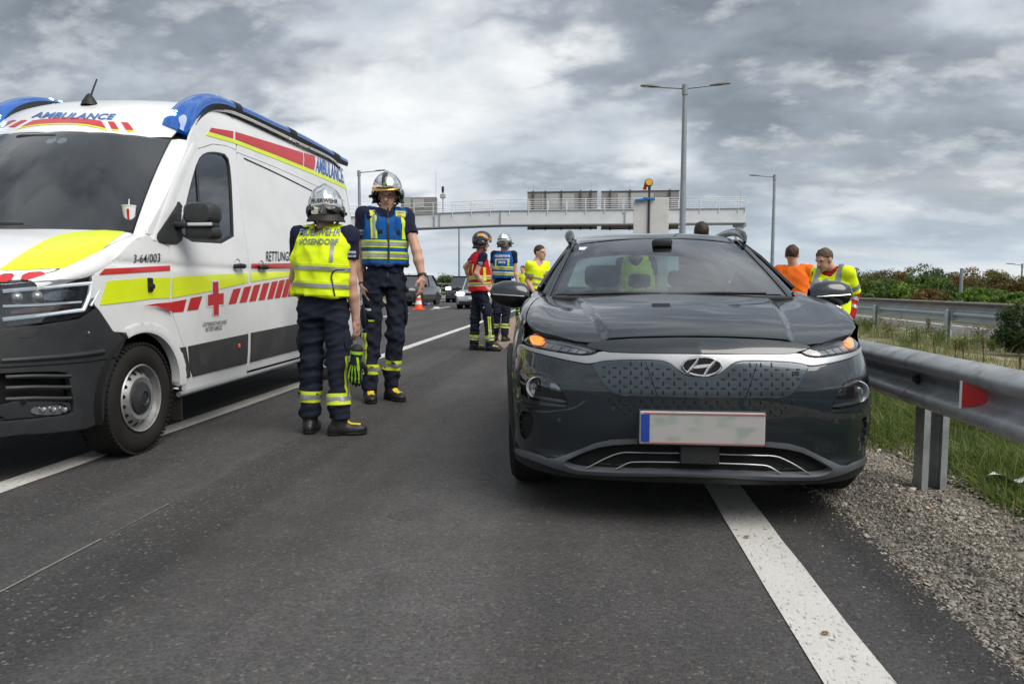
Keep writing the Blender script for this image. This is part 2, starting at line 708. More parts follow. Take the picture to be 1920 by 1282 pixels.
def soil_mat(name, c1, c2, c3, scale=3.0, bump=0.02):
    m, nt, b = new_mat(name)
    nd, lk = nt.nodes, nt.links
    t = nd.new('ShaderNodeTexCoord')
    n1 = nd.new('ShaderNodeTexNoise')
    n1.inputs['Scale'].default_value = scale
    n1.inputs['Detail'].default_value = 9
    n1.inputs['Roughness'].default_value = 0.68
    lk.new(t.outputs['Object'], n1.inputs['Vector'])
    r = nd.new('ShaderNodeValToRGB')
    r.color_ramp.elements[0].position = 0.36
    r.color_ramp.elements[0].color = (*c1, 1)
    r.color_ramp.elements[1].position = 0.64
    r.color_ramp.elements[1].color = (*c3, 1)
    e = r.color_ramp.elements.new(0.5)
    e.color = (*c2, 1)
    lk.new(n1.outputs['Fac'], r.inputs[0])
    lk.new(r.outputs[0], b.inputs['Base Color'])
    b.inputs['Roughness'].default_value = 0.95
    b.inputs['Specular IOR Level'].default_value = 0.15
    n2 = nd.new('ShaderNodeTexNoise')
    n2.inputs['Scale'].default_value = scale * 22
    n2.inputs['Detail'].default_value = 5
    lk.new(t.outputs['Object'], n2.inputs['Vector'])
    bp = nd.new('ShaderNodeBump')
    bp.inputs['Distance'].default_value = bump
    lk.new(n2.outputs['Fac'], bp.inputs['Height'])
    lk.new(bp.outputs[0], b.inputs['Normal'])
    return m


m_asph = asphalt_mat('asphalt', (0.066, 0.0635, 0.0635))
m_asph2 = asphalt_mat('asphalt_ramp', (0.135, 0.13, 0.125), False)
m_paint = paint_mat('road_paint', (0.60, 0.59, 0.56), 0.6)
m_paint2 = paint_mat('road_paint_far', (0.70, 0.69, 0.66), 0.2)
m_gravel = soil_mat('gravel_soil', (0.20, 0.18, 0.155), (0.30, 0.275, 0.24), (0.42, 0.39, 0.34), 9.0, 0.02)
m_dry = soil_mat('dry_soil', (0.12, 0.135, 0.06), (0.26, 0.22, 0.15), (0.40, 0.335, 0.26), 1.1, 0.04)
m_field = soil_mat('field', (0.05, 0.075, 0.02), (0.09, 0.11, 0.035), (0.15, 0.14, 0.06), 0.15, 0.05)
m_turf = soil_mat('turf', (0.035, 0.045, 0.014), (0.055, 0.065, 0.022), (0.10, 0.085, 0.04), 5.0, 0.03)


def sheet(name, poly, z, mat, kind='structure', th=None):
    o = mk(name, [(x, y, z) for x, y in poly], [tuple(range(len(poly)))], mat, None, False)
    return tag(o, kind=kind)


# a single ground sheet to the horizon
o = mk('ground', [(-2500, -200, -0.9), (2500, -200, -0.9), (2500, 4000, -0.9), (-2500, 4000, -0.9)], [(0, 1, 2, 3)], m_field, None, False)
tag(o, kind='structure')


def strip_mesh(name, prof, y0, y1, mat, ny=2, jitter=0.0, seed=0):
    """terrain strip: prof = [(x, z)...] swept along the road"""
    g = np.random.default_rng(seed)
    ys = np.linspace(y0, y1, ny)
    V = np.array([[(x, y, z) for x, z in prof] for y in ys])
    if jitter:
        V[:, 1:-1, 2] += g.normal(0, jitter, V[:, 1:-1, 2].shape)
    k = len(prof)
    F = np.array([(i * k + j, i * k + j + 1, (i + 1) * k + j + 1, (i + 1) * k + j) for i in range(ny - 1) for j in range(k - 1)])
    o = mk(name, V.reshape(-1, 3), F, mat)
    return tag(o, kind='structure')


strip_mesh('road', [(ROAD_L, 0.0), (-6, 0.0), (ROAD_R, 0.0)], -12, 420, m_asph, 2)
strip_mesh('gravel_verge', [(ROAD_R, -0.006), (1.6, -0.016), (1.85, -0.010), (2.2, -0.026), (2.5, -0.06)], -10, 90, m_gravel, 200, 0.005, 3)
gx = np.linspace(2.0, 9.3, 26)
strip_mesh('median', [(x, -0.02 - 0.13 * min(1, max(0, (x - 2.2) / 5.5))) for x in gx], -10, 160, m_dry, 240, 0.03, 4)
strip_mesh('ramp_road', [(9.2, -0.25), (13.6, -0.25)], -10, 260, m_asph2, 2)
strip_mesh('far_verge', [(13.6, -0.26), (14.5, -0.22), (18, -0.5), (26, -0.80), (60, -0.86)], -10, 300, m_field, 60, 0.03, 5)
strip_mesh('left_verge', [(-60, -0.85), (-22, -0.6), (-15, -0.1), (ROAD_L, -0.02)], -10, 400, m_field, 60, 0.02, 6)

# painted lines, 4 mm proud sheets


def line(name, x, w, y0, y1, z=0.004, mat=None, seed=0):
    ys = np.linspace(y0, y1, max(2, int((y1 - y0) / 0.25)) if y1 - y0 < 60 else 160)
    g = np.random.default_rng(seed)
    l = x - w / 2 + g.normal(0, 0.0025, len(ys))
    r = x + w / 2 + g.normal(0, 0.0025, len(ys))
    V = np.array([(a, y, z) for a, y in zip(l, ys)] + [(a, y, z) for a, y in zip(r, ys)])
    n = len(ys)
    F = np.array([(i, n + i, n + i + 1, i + 1) for i in range(n - 1)])
    o = mk(name, V, F, mat or m_paint, None, False)
    return tag(o, kind='structure')


line('edge_line', X_EDGE, 0.192, -2, 40, seed=1)
line('edge_line', X_EDGE, 0.192, 40, 300, seed=2)
line('lane_line', X_LANE, 0.172, -2, 40, seed=3)
line('lane_line', X_LANE, 0.172, 40, 300, seed=4)
for k in range(16):
    y0 = 23.5 + k * 9.0
    line('lane_dash', X_LANE2, 0.17, y0, y0 + 4.6, mat=m_paint2, seed=10 + k)
line('left_edge_line', -10.9, 0.2, -2, 300, mat=m_paint2, seed=40)
line('ramp_line', 12.45, 0.16, -5, 200, z=-0.246, mat=m_paint2, seed=41)
line('ramp_line', 9.75, 0.16, -5, 200, z=-0.246, mat=m_paint2, seed=42)
# thin pale scrape along the paving joint and a repaired core hole
m_scrape = paint_mat('scrape', (0.21, 0.21, 0.20), 1.6)
line('paving_scrape', -2.03, 0.010, 1.6, 2.75, z=0.004, mat=m_scrape, seed=43)
line('paving_scrape', -2.032, 0.006, 2.78, 3.25, z=0.004, mat=m_scrape, seed=44)
pc = at_z(765, 966)
g = np.random.default_rng(5)
an = np.linspace(0, 2 * math.pi, 22, endpoint=False)
m_patch = soil_mat('patch', (0.066, 0.064, 0.063), (0.092, 0.09, 0.088), (0.13, 0.127, 0.122), 90, 0.003)
rim_ = [(pc[0] + 0.090 * (1 + g.normal(0, .10)) * math.cos(a), pc[1] + 0.080 * (1 + g.normal(0, .06)) * math.sin(a)) for a in an]
o = mk('core_patch', [(x, y, .0035) for x, y in rim_] + [(pc[0] + (x - pc[0]) * 1.12, pc[1] + (y - pc[1]) * 1.12, -.002) for x, y in rim_],
       [tuple(range(22))] + [(i, (i + 1) % 22, 22 + (i + 1) % 22, 22 + i) for i in range(22)], m_patch, None, False)
tag(o, kind='structure')


# ------------------------------------------------------------------ loose gravel on the verge (too many to count)
def stones(name, n, fx, fy, fz, size, mat, seed):
    g = np.random.default_rng(seed)
    x, y = fx(g, n), fy(g, n)
    z = fz(x, y)
    base = np.array([(1, 0, 0), (-1, 0, 0), (0, 1, 0), (0, -1, 0), (0, 0, 1), (.62, .62, .45), (-.62, .62, .45), (.62, -.62, .45), (-.62, -.62, .45)], float)
    fc = np.array([(4, 5, 6), (4, 6, 8), (4, 8, 7), (4, 7, 5), (0, 2, 5), (2, 6, 5), (2, 1, 6), (1, 8, 6), (1, 3, 8), (3, 7, 8), (3, 0, 7), (0, 5, 7)])
    s = size(g, n)
    sc = np.stack([s * g.uniform(.7, 1.4, n), s * g.uniform(.6, 1.1, n), s * g.uniform(.35, .8, n)], 1)
    a = g.uniform(0, 6.283, n)
    V = base[None] * sc[:, None, :] * (1 + g.normal(0, .16, (n, 9, 1)))
    ca, sa = np.cos(a)[:, None], np.sin(a)[:, None]
    tilt = g.normal(0, .35, (n, 1))
    vx, vy = V[..., 0] * ca - V[..., 1] * sa, V[..., 0] * sa + V[..., 1] * ca
    V = np.stack([vx + x[:, None], vy + y[:, None], V[..., 2] + vx * tilt + z[:, None]], 2)
    F = (fc[None] + 9 * np.arange(n)[:, None, None]).reshape(-1, 3)
    o = mk(name, V.reshape(-1, 3), F, mat, None, False)
    at = o.data.attributes.new('tone', 'FLOAT', 'POINT')
    at.data.foreach_set('value', np.repeat(g.random(n), 9).astype(np.float32))
    return o


def attr_mat(name, stops, rough=0.9, attr='tone', transl=0.0, spec=0.3):
    m, nt, b = new_mat(name)
    nd, lk = nt.nodes, nt.links
    a = nd.new('ShaderNodeAttribute')
    a.attribute_name = attr
    r = nd.new('ShaderNodeValToRGB')
    cr = r.color_ramp
    while len(cr.elements) < len(stops):
        cr.elements.new(0.5)
    for e, (p, c) in zip(cr.elements, stops):
        e.position = p
        e.color = (*c, 1)
    lk.new(a.outputs['Fac'], r.inputs[0])
    lk.new(r.outputs[0], b.inputs['Base Color'])
    b.inputs['Roughness'].default_value = rough
    b.inputs['Specular IOR Level'].default_value = spec
    if transl:
        tb = nd.new('ShaderNodeBsdfTranslucent')
        lk.new(r.outputs[0], tb.inputs[0])
        mx = nd.new('ShaderNodeMixShader')
        mx.inputs[0].default_value = transl
        lk.new(b.outputs[0], mx.inputs[1])
        lk.new(tb.outputs[0], mx.inputs[2])
        lk.new(mx.outputs[0], nd['Material Output'].inputs[0])
    return m


m_stone = attr_mat('gravel_stone', [(0.0, (0.085, 0.08, 0.075)), (0.15, (0.17, 0.152, 0.13)), (0.5, (0.285, 0.25, 0.205)), (0.85, (0.375, 0.335, 0.28)), (1.0, (0.50, 0.47, 0.41))])


def verge_x(g, n):
    x = 1.22 - np.abs(g.normal(0, 1, n)) * 0.025 + g.beta(1.05, 1.35, n) * 1.0
    return x


def near_y(g, n):
    return 1.3 + 9.5 * g.random(n) ** 1.7


o = stones('gravel', 60000, verge_x, near_y, lambda x, y: np.where(x < 1.26, 0.0, -0.006), lambda g, n: 0.0032 + 0.0075 * g.random(n) ** 2.6, m_stone, 21)
tag(o, 'loose grey and beige gravel along the road edge', 'gravel', kind='stuff')
o = stones('gravel', 420, verge_x, near_y, lambda x, y: np.full_like(x, 0.0), lambda g, n: 0.012 + 0.014 * g.random(n) ** 2, m_stone, 22)
tag(o, 'larger stones lying among the verge gravel', 'gravel', kind='stuff')
o = stones('grit', 420, lambda g, n: 0.9 + 0.35 * g.random(n) ** .5, near_y, lambda x, y: np.full_like(x, 0.0), lambda g, n: 0.003 + 0.005 * g.random(n) ** 2, m_stone, 23)
tag(o, 'scattered grit on the asphalt by the verge', 'gravel', kind='stuff')


# ------------------------------------------------------------------ grass and weeds
def blades(name, x, y, z, hgt, wid, mat, seed, lean=0.45, seg=3):
    g = np.random.default_rng(seed)
    n = len(x)
    a = g.uniform(0, 6.283, n)
    ln = np.abs(g.normal(0, lean, n)) * hgt
    dx, dy = np.cos(a), np.sin(a)
    V = np.zeros((n, 2 * seg + 1, 3))
    fa = a + 1.57 + g.normal(0, .5, n)
    for i in range(seg + 1):
        t = i / seg
        cx = x + dx * ln * t**1.8
        cy = y + dy * ln * t**1.8
        cz = z + hgt * (t - 0.28 * t * t * np.minimum(1, ln / hgt))
        w = wid * (1 - t) ** 0.7
        if i < seg:
            V[:, 2 * i] = np.stack([cx - np.cos(fa) * w, cy - np.sin(fa) * w, cz], 1)
            V[:, 2 * i + 1] = np.stack([cx + np.cos(fa) * w, cy + np.sin(fa) * w, cz], 1)
        else:
            V[:, 2 * i] = np.stack([cx, cy, cz], 1)
    tri = []
    for i in range(seg - 1):
        tri += [(2 * i, 2 * i + 1, 2 * i + 3), (2 * i, 2 * i + 3, 2 * i + 2)]
    tri.append((2 * seg - 2, 2 * seg - 1, 2 * seg))
    F = (np.array(tri)[None] + (2 * seg + 1) * np.arange(n)[:, None, None]).reshape(-1, 3)
    o = mk(name, V.reshape(-1, 3), F, mat)
    at = o.data.attributes.new('tone', 'FLOAT', 'POINT')
    at.data.foreach_set('value', np.repeat(np.clip(g.normal(.5, .22, n), 0, 1), 2 * seg + 1).astype(np.float32))
    return o


m_grass = attr_mat('grass_blade', [(0.0, (0.038, 0.075, 0.014)), (0.4, (0.085, 0.145, 0.024)), (0.72, (0.150, 0.200, 0.042)), (0.92, (0.24, 0.25, 0.07)), (1.0, (0.40, 0.32, 0.15))], 0.6, transl=0.35)
m_drygr = attr_mat('dry_grass', [(0.0, (0.06, 0.115, 0.025)), (0.45, (0.14, 0.19, 0.05)), (0.78, (0.26, 0.25, 0.09)), (1.0, (0.40, 0.33, 0.18))], 0.7, transl=0.35)


def edge_x(y):      # where the green starts behind the gravel
    return 1.98 + 0.10 * np.sin(y * 1.9 + .6) + 0.06 * np.sin(y * 4.7)


g = np.random.default_rng(31)
n = 46000
y = 2.2 + 9 * g.random(n) ** 1.6
x = edge_x(y) + np.abs(g.normal(0, .02, n)) + 1.9 * g.random(n) ** 1.1
cl = (np.sin(x * 5 + y * 3.1) + np.sin(x * 2.3 - y * 4.3 + 1.2) + g.normal(0, .7, n))
h = (0.10 + 0.15 * g.random(n)) * np.clip(0.8 + 0.22 * cl, 0.35, 1.5)
o = blades('grass', x, y, np.full(n, -0.04), h * .9, np.full(n, 0.0034), m_grass, 32, 1.1)
tag(o, 'lush green grass behind the near guardrail', 'grass', kind='stuff')
strip_mesh('turf', [(2.02, -0.016), (2.3, -0.005), (3.2, -0.015), (4.2, -0.05)], 0, 12, m_turf, 60, 0.006, 8)
n = 42000
y = 4 + 30 * g.random(n) ** 1.5
x = 3.3 + 5.0 * g.random(n)
cl = np.sin(x * 1.7 + y * 0.9) + np.sin(x * .8 - y * 1.3 + 2) + g.normal(0, .6, n)
keep = cl > -0.25
x, y = x[keep], y[keep]
n = len(x)
h = 0.10 + 0.28 * g.random(n) ** 2
o = blades('dry_grass', x, y, np.full(n, -0.10), h, np.full(n, 0.004), m_drygr, 33, 0.6)
tag(o, 'sparse yellowing grass tufts on the dry median soil', 'grass', kind='stuff')
n = 9000
y = 12 + 60 * g.random(n) ** 1.3
x = 14.6 + 6 * g.random(n)
o = blades('verge_grass', x, y, np.full(n, -0.40), 0.15 + 0.35 * g.random(n) ** 2, np.full(n, 0.009), m_drygr, 34, 0.5)
tag(o, 'rough grass on the verge beyond the ramp', 'grass', kind='stuff')


# ------------------------------------------------------------------ leafy plants, shrubs, trees
def leaf_cloud(c, rad, n, size, g, hollow=0.35, clumps=9, up=0.25):
    """small leaf quads in clumps through an irregular volume; returns V, F, tone"""
    c, rad = np.array(c, float), np.array(rad, float)
    k = clumps
    cc = g.normal(0, 1, (k, 3))
    cc /= np.linalg.norm(cc, axis=1)[:, None]
    cc *= g.uniform(0.25, 0.82, (k, 1))
    cr = g.uniform(0.24, 0.46, k)
    idx = g.integers(0, k, n)
    d = g.normal(0, 1, (n, 3))
    d /= np.linalg.norm(d, axis=1)[:, None]
    rr = (hollow + (1 - hollow) * g.random(n) ** 0.6)
    P = cc[idx] + d * (cr[idx] * rr)[:, None]
    P = P * rad + c
    nrm = d + g.normal(0, .6, (n, 3)) + np.array([0, 0, up])
    nrm /= np.linalg.norm(nrm, axis=1)[:, None]
    t = np.cross(nrm, g.normal(0, 1, (n, 3)))
    t /= np.linalg.norm(t, axis=1)[:, None] + 1e-9
    b = np.cross(nrm, t)
    s = size * g.uniform(.6, 1.4, n)
    V = np.stack([P - t * s[:, None], P + b * (s * .45)[:, None], P + t * s[:, None], P - b * (s * .45)[:, None]], 1)
    F = (np.array([0, 1, 2, 3])[None] + 4 * np.arange(n)[:, None])
    ctone = g.normal(0, .16, k)
    tone = np.clip(.5 + ctone[idx] + g.normal(0, .12, n), 0, 1)
    return V.reshape(-1, 3), F, np.repeat(tone, 4), cc * rad + c


LEAF = {
    'green': attr_mat('leaf_green', [(0.0, (0.027, 0.054, 0.013)), (0.5, (0.075, 0.132, 0.026)), (1.0, (0.165, 0.232, 0.045))], 0.55, transl=0.3),
    'dark': attr_mat('leaf_dark', [(0.0, (0.022, 0.042, 0.016)), (0.5, (0.054, 0.090, 0.029)), (1.0, (0.112, 0.152, 0.048))], 0.55, transl=0.25),
    'olive': attr_mat('leaf_olive', [(0.0, (0.054, 0.054, 0.019)), (0.5, (0.127, 0.115, 0.031)), (1.0, (0.232, 0.194, 0.046))], 0.6, transl=0.3),
    'russet': attr_mat('leaf_russet', [(0.0, (0.06, 0.04, 0.014)), (0.5, (0.15, 0.092, 0.028)), (1.0, (0.26, 0.17, 0.05))], 0.6, transl=0.3),
    'bright': attr_mat('leaf_bright', [(0.0, (0.041, 0.081, 0.012)), (0.5, (0.115, 0.203, 0.024)), (1.0, (0.230, 0.338, 0.054))], 0.55, transl=0.35),
}
m_bark = M('bark', (0.09, 0.07, 0.055), 0.9, var=0.3, scale=8, bump=0.02, bscale=18)
m_twig = M('twig', (0.13, 0.10, 0.075), 0.85, var=0.2)


def tree(name, base, height, width, kind, seed, label, group, n=2600, leaf=0.11, bare=0.25, cat='tree', clumps=13):
    g = np.random.default_rng(seed)
    t = empty(name, base, g.uniform(0, 6), label, cat, group)
    ch = height * (1 - bare)
    V, F, tone, cc = leaf_cloud((0, 0, height - ch * .5), (width / 2, width / 2, ch * .5), n, leaf, g, clumps=clumps)
    V[:, 2] = np.maximum(V[:, 2], 0.02)
    o = mk('crown', V, F, LEAF[kind], t)
    at = o.data.attributes.new('tone', 'FLOAT', 'POINT')
    at.data.foreach_set('value', tone.astype(np.float32))
    mb = MB()
    r0 = max(0.03, height * 0.018)
    top = Vector((g.normal(0, .05) * height, g.normal(0, .05) * height, height * .8))
    mb.tube([(0, 0, -.15), (top.x * .3, top.y * .3, height * .3), tuple(top)], [r0, r0 * .75, r0 * .2], 7)
    for c in cc[:9]:
        s = Vector((top.x * .3, top.y * .3, height * (.22 + .25 * g.random())))
        e = Vector(c)
        mb.tube([s, s.lerp(e, .5) + Vector((0, 0, .06 * height)), e], [r0 * .5, r0 * .33, r0 * .12], 5)
    mb.build('trunk', m_bark, t, True)
    return t


def px_tree(px, ptop, Y, width, kind, seed, label, group, zb=-0.85, **kw):
    p = at_y(px, 537, Y)
    top = at_y(px, ptop, Y)[2]
    return tree(kw.pop('name', 'tree'), (p[0], Y, zb), top - zb, width, kind, seed, label, group, **kw)


# the scrubby wood beyond the ramp, seen above the far guardrail
gR = 'trees and bushes beyond the ramp'
wood = [  # px, top py, depth, width m, kind
    (1612, 503, 62, 4.2, 'olive'), (1648, 489, 74, 4.8, 'olive'), (1628, 512, 52, 3.4, 'green'), (1664, 520, 48, 3.6, 'green'),
    (1686, 502, 66, 4.0, 'russet'), (1708, 498, 72, 4.4, 'olive'), (1700, 523, 47, 3.0, 'bright'), (1730, 506, 60, 3.6, 'green'),
    (1752, 492, 64, 4.4, 'dark'), (1742, 528, 46, 2.6, 'russet'), (1776, 516, 50, 3.4, 'green'), (1790, 504, 66, 4.0, 'olive'),
    (1812, 503, 62, 4.2, 'russet'), (1838, 501, 60, 4.4, 'olive'), (1834, 536, 42, 2.6, 'bright'), (1864, 506, 58, 4.2, 'olive'),
    (1862, 538, 43, 2.8, 'green'), (1892, 510, 56, 4.2, 'olive'), (1916, 512, 54, 4.2, 'russet'), (1904, 540, 42, 2.6, 'bright'), (1945, 512, 54, 4.4, 'olive'),
    (1965, 506, 60, 4.5, 'green')]
KT = {'russet': 'bush with reddish brown late summer leaves', 'olive': 'tree with olive brown thinning leaves', 'green': 'mid green leafy bush',
      'bright': 'light green young bush', 'dark': 'tall dark green tree'}
for i, (px, pt, Y, w, kd) in enumerate(wood):
    px_tree(px, pt, Y, w, kd, 100 + i, KT[kd] + ' standing in the wood beyond the ramp guardrail', gR + ', ' + kd, zb=-0.82,
            n=2800 if pt < 515 else 1900, leaf=0.10, bare=0.10)
for i, (px, pt) in enumerate([(1470, 520), (1500, 512), (1530, 516), (1560, 506), (1585, 509)]):
    px_tree(px, pt, 78 + 3 * (i % 2), 5.2, ['olive', 'green', 'dark'][i % 3], 140 + i, 'distant hazy tree in the wood behind the paramedic', gR + ', far', zb=-0.82, n=2000, leaf=0.13, bare=0.1)
gL = 'trees beyond the left carriageway'
for i, (px, pt, Y, w, kd) in enumerate([(800, 520, 95, 5, 'green'), (816, 514, 98, 6, 'dark'), (838, 507, 92, 5, 'green'), (852, 516, 96, 6, 'dark'), (868, 515, 100, 6, 'green'),
                                        (786, 524, 94, 5, 'olive'), (905, 520, 110, 7, 'green'), (955, 521, 115, 8, 'dark'), (1010, 521, 118, 8, 'green')]):
    px_tree(px, pt, Y, w, kd, 160 + i, {'green': 'leafy green tree behind the left guardrail', 'dark': 'dark green tree behind the left guardrail',
                                        'olive': 'olive bush behind the left guardrail'}[kd], gL + ', ' + kd, zb=-0.8, n=1800, leaf=0.15, bare=0.12)


def weed(px, py, hgt, kind, seed, label, spread=0.5, n=500, leaf=0.03, name='weed', group='tall weeds on the median', stems=9, X=None, zb=-0.12):
    g = np.random.default_rng(seed)
    p = at_z(px, py, zb)
    t = empty(name, tuple(p), 0, label, 'plant', group)
    mb = MB()
    tips = []
    for k in range(stems):
        a, s = g.uniform(0, 6.28), spread * g.random() ** .6
        e = Vector((math.cos(a) * s, math.sin(a) * s, hgt * g.uniform(.6, 1)))
        mid = Vector((e.x * .35, e.y * .35, e.z * .55))
        mb.tube([(e.x * .1, e.y * .1, -.03), mid, e], [.005, .004, .0015], 4)
        tips.append((mid, e))
    mb.build('stem', m_twig, t, True)
    P, Fs, tn = [], [], []
    m = int(n * 1.5) // stems
    for mid, e in tips:
        u = g.random(m) ** .8
        q = np.where(u[:, None] < .5, np.array(mid) * (u[:, None] * 2), np.array(mid) + (np.array(e) - np.array(mid)) * ((u[:, None] - .5) * 2))
        q = q + g.normal(0, .028 + .05 * spread * .4, (m, 3))
        nr = g.normal(0, 1, (m, 3))
        nr /= np.linalg.norm(nr, axis=1)[:, None]
        tt = np.cross(nr, g.normal(0, 1, (m, 3)))
        tt /= np.linalg.norm(tt, axis=1)[:, None]
        bb = np.cross(nr, tt)
        s = leaf * .72 * g.uniform(.5, 1.3, m)[:, None]
        P.append(np.stack([q - tt * s, q + bb * s * .35, q + tt * s, q - bb * s * .35], 1).reshape(-1, 3))
        tn.append(np.repeat(np.clip(g.normal(.5, .2, m), 0, 1), 4))
    V = np.concatenate(P)
    F = np.arange(len(V)).reshape(-1, 4)
    o = mk('foliage', V, F, LEAF[kind], t)
    at = o.data.attributes.new('tone', 'FLOAT', 'POINT')
    at.data.foreach_set('value', np.concatenate(tn).astype(np.float32))
    return t


weed(1740, 622, 0.95, 'olive', 201, 'tall thin yellowing weed in front of the ramp guardrail posts', 0.30, 520, 0.022)
weed(1668, 632, 0.55, 'olive', 202, 'wispy weed clump near the left ramp guardrail post', 0.5, 700, 0.024)
weed(1715, 640, 0.42, 'bright', 203, 'pale green weed clump on the bare median soil', 0.6, 900, 0.024, stems=14)
weed(1762, 645, 0.40, 'green', 204, 'green weed clump below the ramp guardrail', 0.55, 900, 0.026, stems=14)
weed(1835, 634, 0.38, 'olive', 205, 'low olive weed clump left of the round bush', 0.5, 700, 0.024, stems=12)
weed(1625, 622, 0.40, 'green', 206, 'green weed clump by the paramedic\'s blue glove', 0.45, 1100, 0.03, stems=14)
weed(1860, 655, 0.30, 'bright', 207, 'light green low weeds in front of the round bush', 0.5, 800, 0.024, stems=12)
weed(1790, 655, 0.26, 'green', 208, 'low dark weeds above the near guardrail', 0.55, 800, 0.024, stems=12)
weed(1700, 650, 0.24, 'green', 209, 'low green weeds behind the near guardrail', 0.5, 700, 0.024, stems=12)
for i, (px, y0, y1) in enumerate([(1720, 613, 652), (1751, 640, 656), (1790, 638, 664), (1806, 640, 668), (1843, 633, 675), (1911, 667, 690)]):
    p = at_z(px, y1 + 8, -0.08)
    top = at_y(px + (i % 3 - 1) * 2, y0, p[1])
    mb = MB()
    q = Vector(top)
    mb.tube([tuple(p), tuple(Vector(p).lerp(q, .6) + Vector((.008, 0, 0))), tuple(q)], [.006, .009, .004], 5)
    for k in range(14):
        c = Vector(p).lerp(q, .5 + .5 * k / 14)
        mb.box(c + Vector((random.uniform(-.01, .01), 0, 0)), (.014, .014, .012), Matrix.Rotation(k * 1.3, 3, 'Y'))
    o = mb.build('dock_stalk', M('dead_stalk', (0.07, 0.035, 0.022), .9, var=.3), None, True)
    tag(o, 'dry brown dock stalk standing behind the near guardrail', 'plant', 'dead dock stalks')
# round fine-leaved bush at the right
g = np.random.default_rng(77)
p = at_z(1912, 664, -0.12)
t = empty('bush', tuple(p), 0, 'round feathery dark green bush standing on the median', 'bush')
V, F, tone, cc = leaf_cloud((0.06, 0, .42), (.46, .46, .50), 9000, .026, g, hollow=.1, clumps=16, up=0)
V[:, 2] = np.maximum(V[:, 2], 0.01)
o = mk('crown', V, F, LEAF['dark'], t)
o.data.attributes.new('tone', 'FLOAT', 'POINT').data.foreach_set('value', tone.astype(np.float32))
mb = MB()
for c in cc:
    mb.tube([(0, 0, -.02), (c[0] * .4, c[1] * .4, c[2] * .5), tuple(c)], [.012, .008, .003], 5)
mb.build('stem', m_bark, t, True)
# ================================================================== GUARDRAILS
m_galv = M('galvanised', (0.40, 0.42, 0.43), 0.46, metal=0.45, var=0.2, scale=5, dirt=((0.14, 0.125, 0.11), 0.6, 9), rvar=0.15, bump=0.0006, bscale=90)
m_galv_old = M('galvanised_weathered', (0.22, 0.20, 0.185), 0.6, metal=0.35, var=0.2, scale=2, dirt=((0.12, 0.085, 0.06), 0.6, 3))
m_galv_lt = M('galvanised_pale', (0.46, 0.50, 0.53), 0.5, metal=0.35, var=0.15, scale=2)
m_conc = M('concrete', (0.34, 0.32, 0.29), 0.9, var=0.2, scale=2, bump=0.004, bscale=40)
m_dark = M('dark_steel', (0.05, 0.05, 0.055), 0.5, metal=0.4)
m_black = M('black_plastic', (0.014, 0.015, 0.017), 0.55, var=0.2)
m_rubber = M('rubber', (0.020, 0.0185, 0.017), 0.8, var=0.25, bump=0.0008, bscale=220, spec=0.25)
m_white = M('white_coat', (0.74, 0.75, 0.76), 0.4, var=0.04)
m_redrefl = M('red_reflector', (0.55, 0.012, 0.012), 0.3, var=0.1, coat=0.5)

WPROF = spline([(-0.004, 0.155), (0.012, 0.148), (-0.045, 0.128), (-0.078, 0.095), (-0.070, 0.062), (-0.012, 0.028), (0.0, 0.0), (-0.012, -0.028), (-0.070, -0.062),
                (-0.078, -0.095), (-0.045, -0.128), (0.012, -0.148), (-0.004, -0.155)][1:-1], 40)


def rail_section(length, side):
    V, F = [], []
    n = len(WPROF)
    for k, y in enumerate((0.0, length)):
        for j, (x, z) in enumerate(WPROF):
            V.append((side * x, y, z))
    for k, y in enumerate((0.0, length)):
        for j, (x, z) in enumerate(WPROF):
            V.append((side * (x + 0.004), y, z))
    for j in range(n - 1):
        F.append((j, j + 1, n + j + 1, n + j))
        F.append((2 * n + j + 1, 2 * n + j, 3 * n + j, 3 * n + j + 1))
    F.append((0, n, 3 * n, 2 * n))
    F.append((n - 1, 3 * n - 1, 4 * n - 1, 2 * n - 1))
    return V, F


def guardrail(name, X, zc, y0, n, side, mat, label, post_off, zg, posts_mat=None, first_post=0.0, sec=4.0):
    t = empty(name, (X, y0, zg), 0, label, 'guardrail', 'steel guardrails')
    V, F = rail_section(sec + 0.3, side)
    first = None
    for i in range(n):
        if first is None:
            o = first = mk('rail', V, F, mat, t)
        else:
            o = first.copy()
            COL.objects.link(o)
        o.location = (-side * 0.003 * (i % 2), i * sec, zc - zg)
    pf = None
    hgt = zc - zg + 0.10
    for i in range(n):
        if pf is None:
            mb = MB()
            w, d, th = 0.125, 0.10, 0.006
            # open C profile: back web, two flanges, two returns
            mb.box((0, d / 2, hgt / 2 - .15), (w, th, hgt + .3))
            for s in (-1, 1):
                mb.box((s * (w / 2 - th / 2), 0, hgt / 2 - .15), (th, d - 2 * th, hgt + .3))
                mb.box((s * (w / 2 - 0.016), -d / 2 + th / 2, hgt / 2 - .15), (0.032, th, hgt + .3))
            pf = o = mb.build('post', posts_mat or mat, t)
        else:
            o = pf.copy()
            COL.objects.link(o)
        o.location = (side * post_off, first_post + i * sec, 0)
    bf = None
    for i in range(n):
        for dz in (0.0,):
            if bf is None:
                mb = MB()
                mb.lathe([(0.0, -.022), (.016, -.02), (.018, -.006), (.018, 0), (.03, 0), (.03, .004)], axis=0, n=10)
                bf = o = mb.build('bolt', m_dark, t, True)
            else:
                o = bf.copy()
                COL.objects.link(o)
            o.location = (-side * 0.012 if side > 0 else 0.012, first_post + i * sec, zc - zg + dz)
    return t


# near rail: post foot measured at (1737, 913)
pf_ = at_z(1737, 913, -0.005)
gr = guardrail('guardrail', 1.78, 0.578, pf_[1] - 4.0, 5, 1, m_galv, 'near steel guardrail with red reflector beside the dark car', 0.075, -0.01, first_post=0.0)
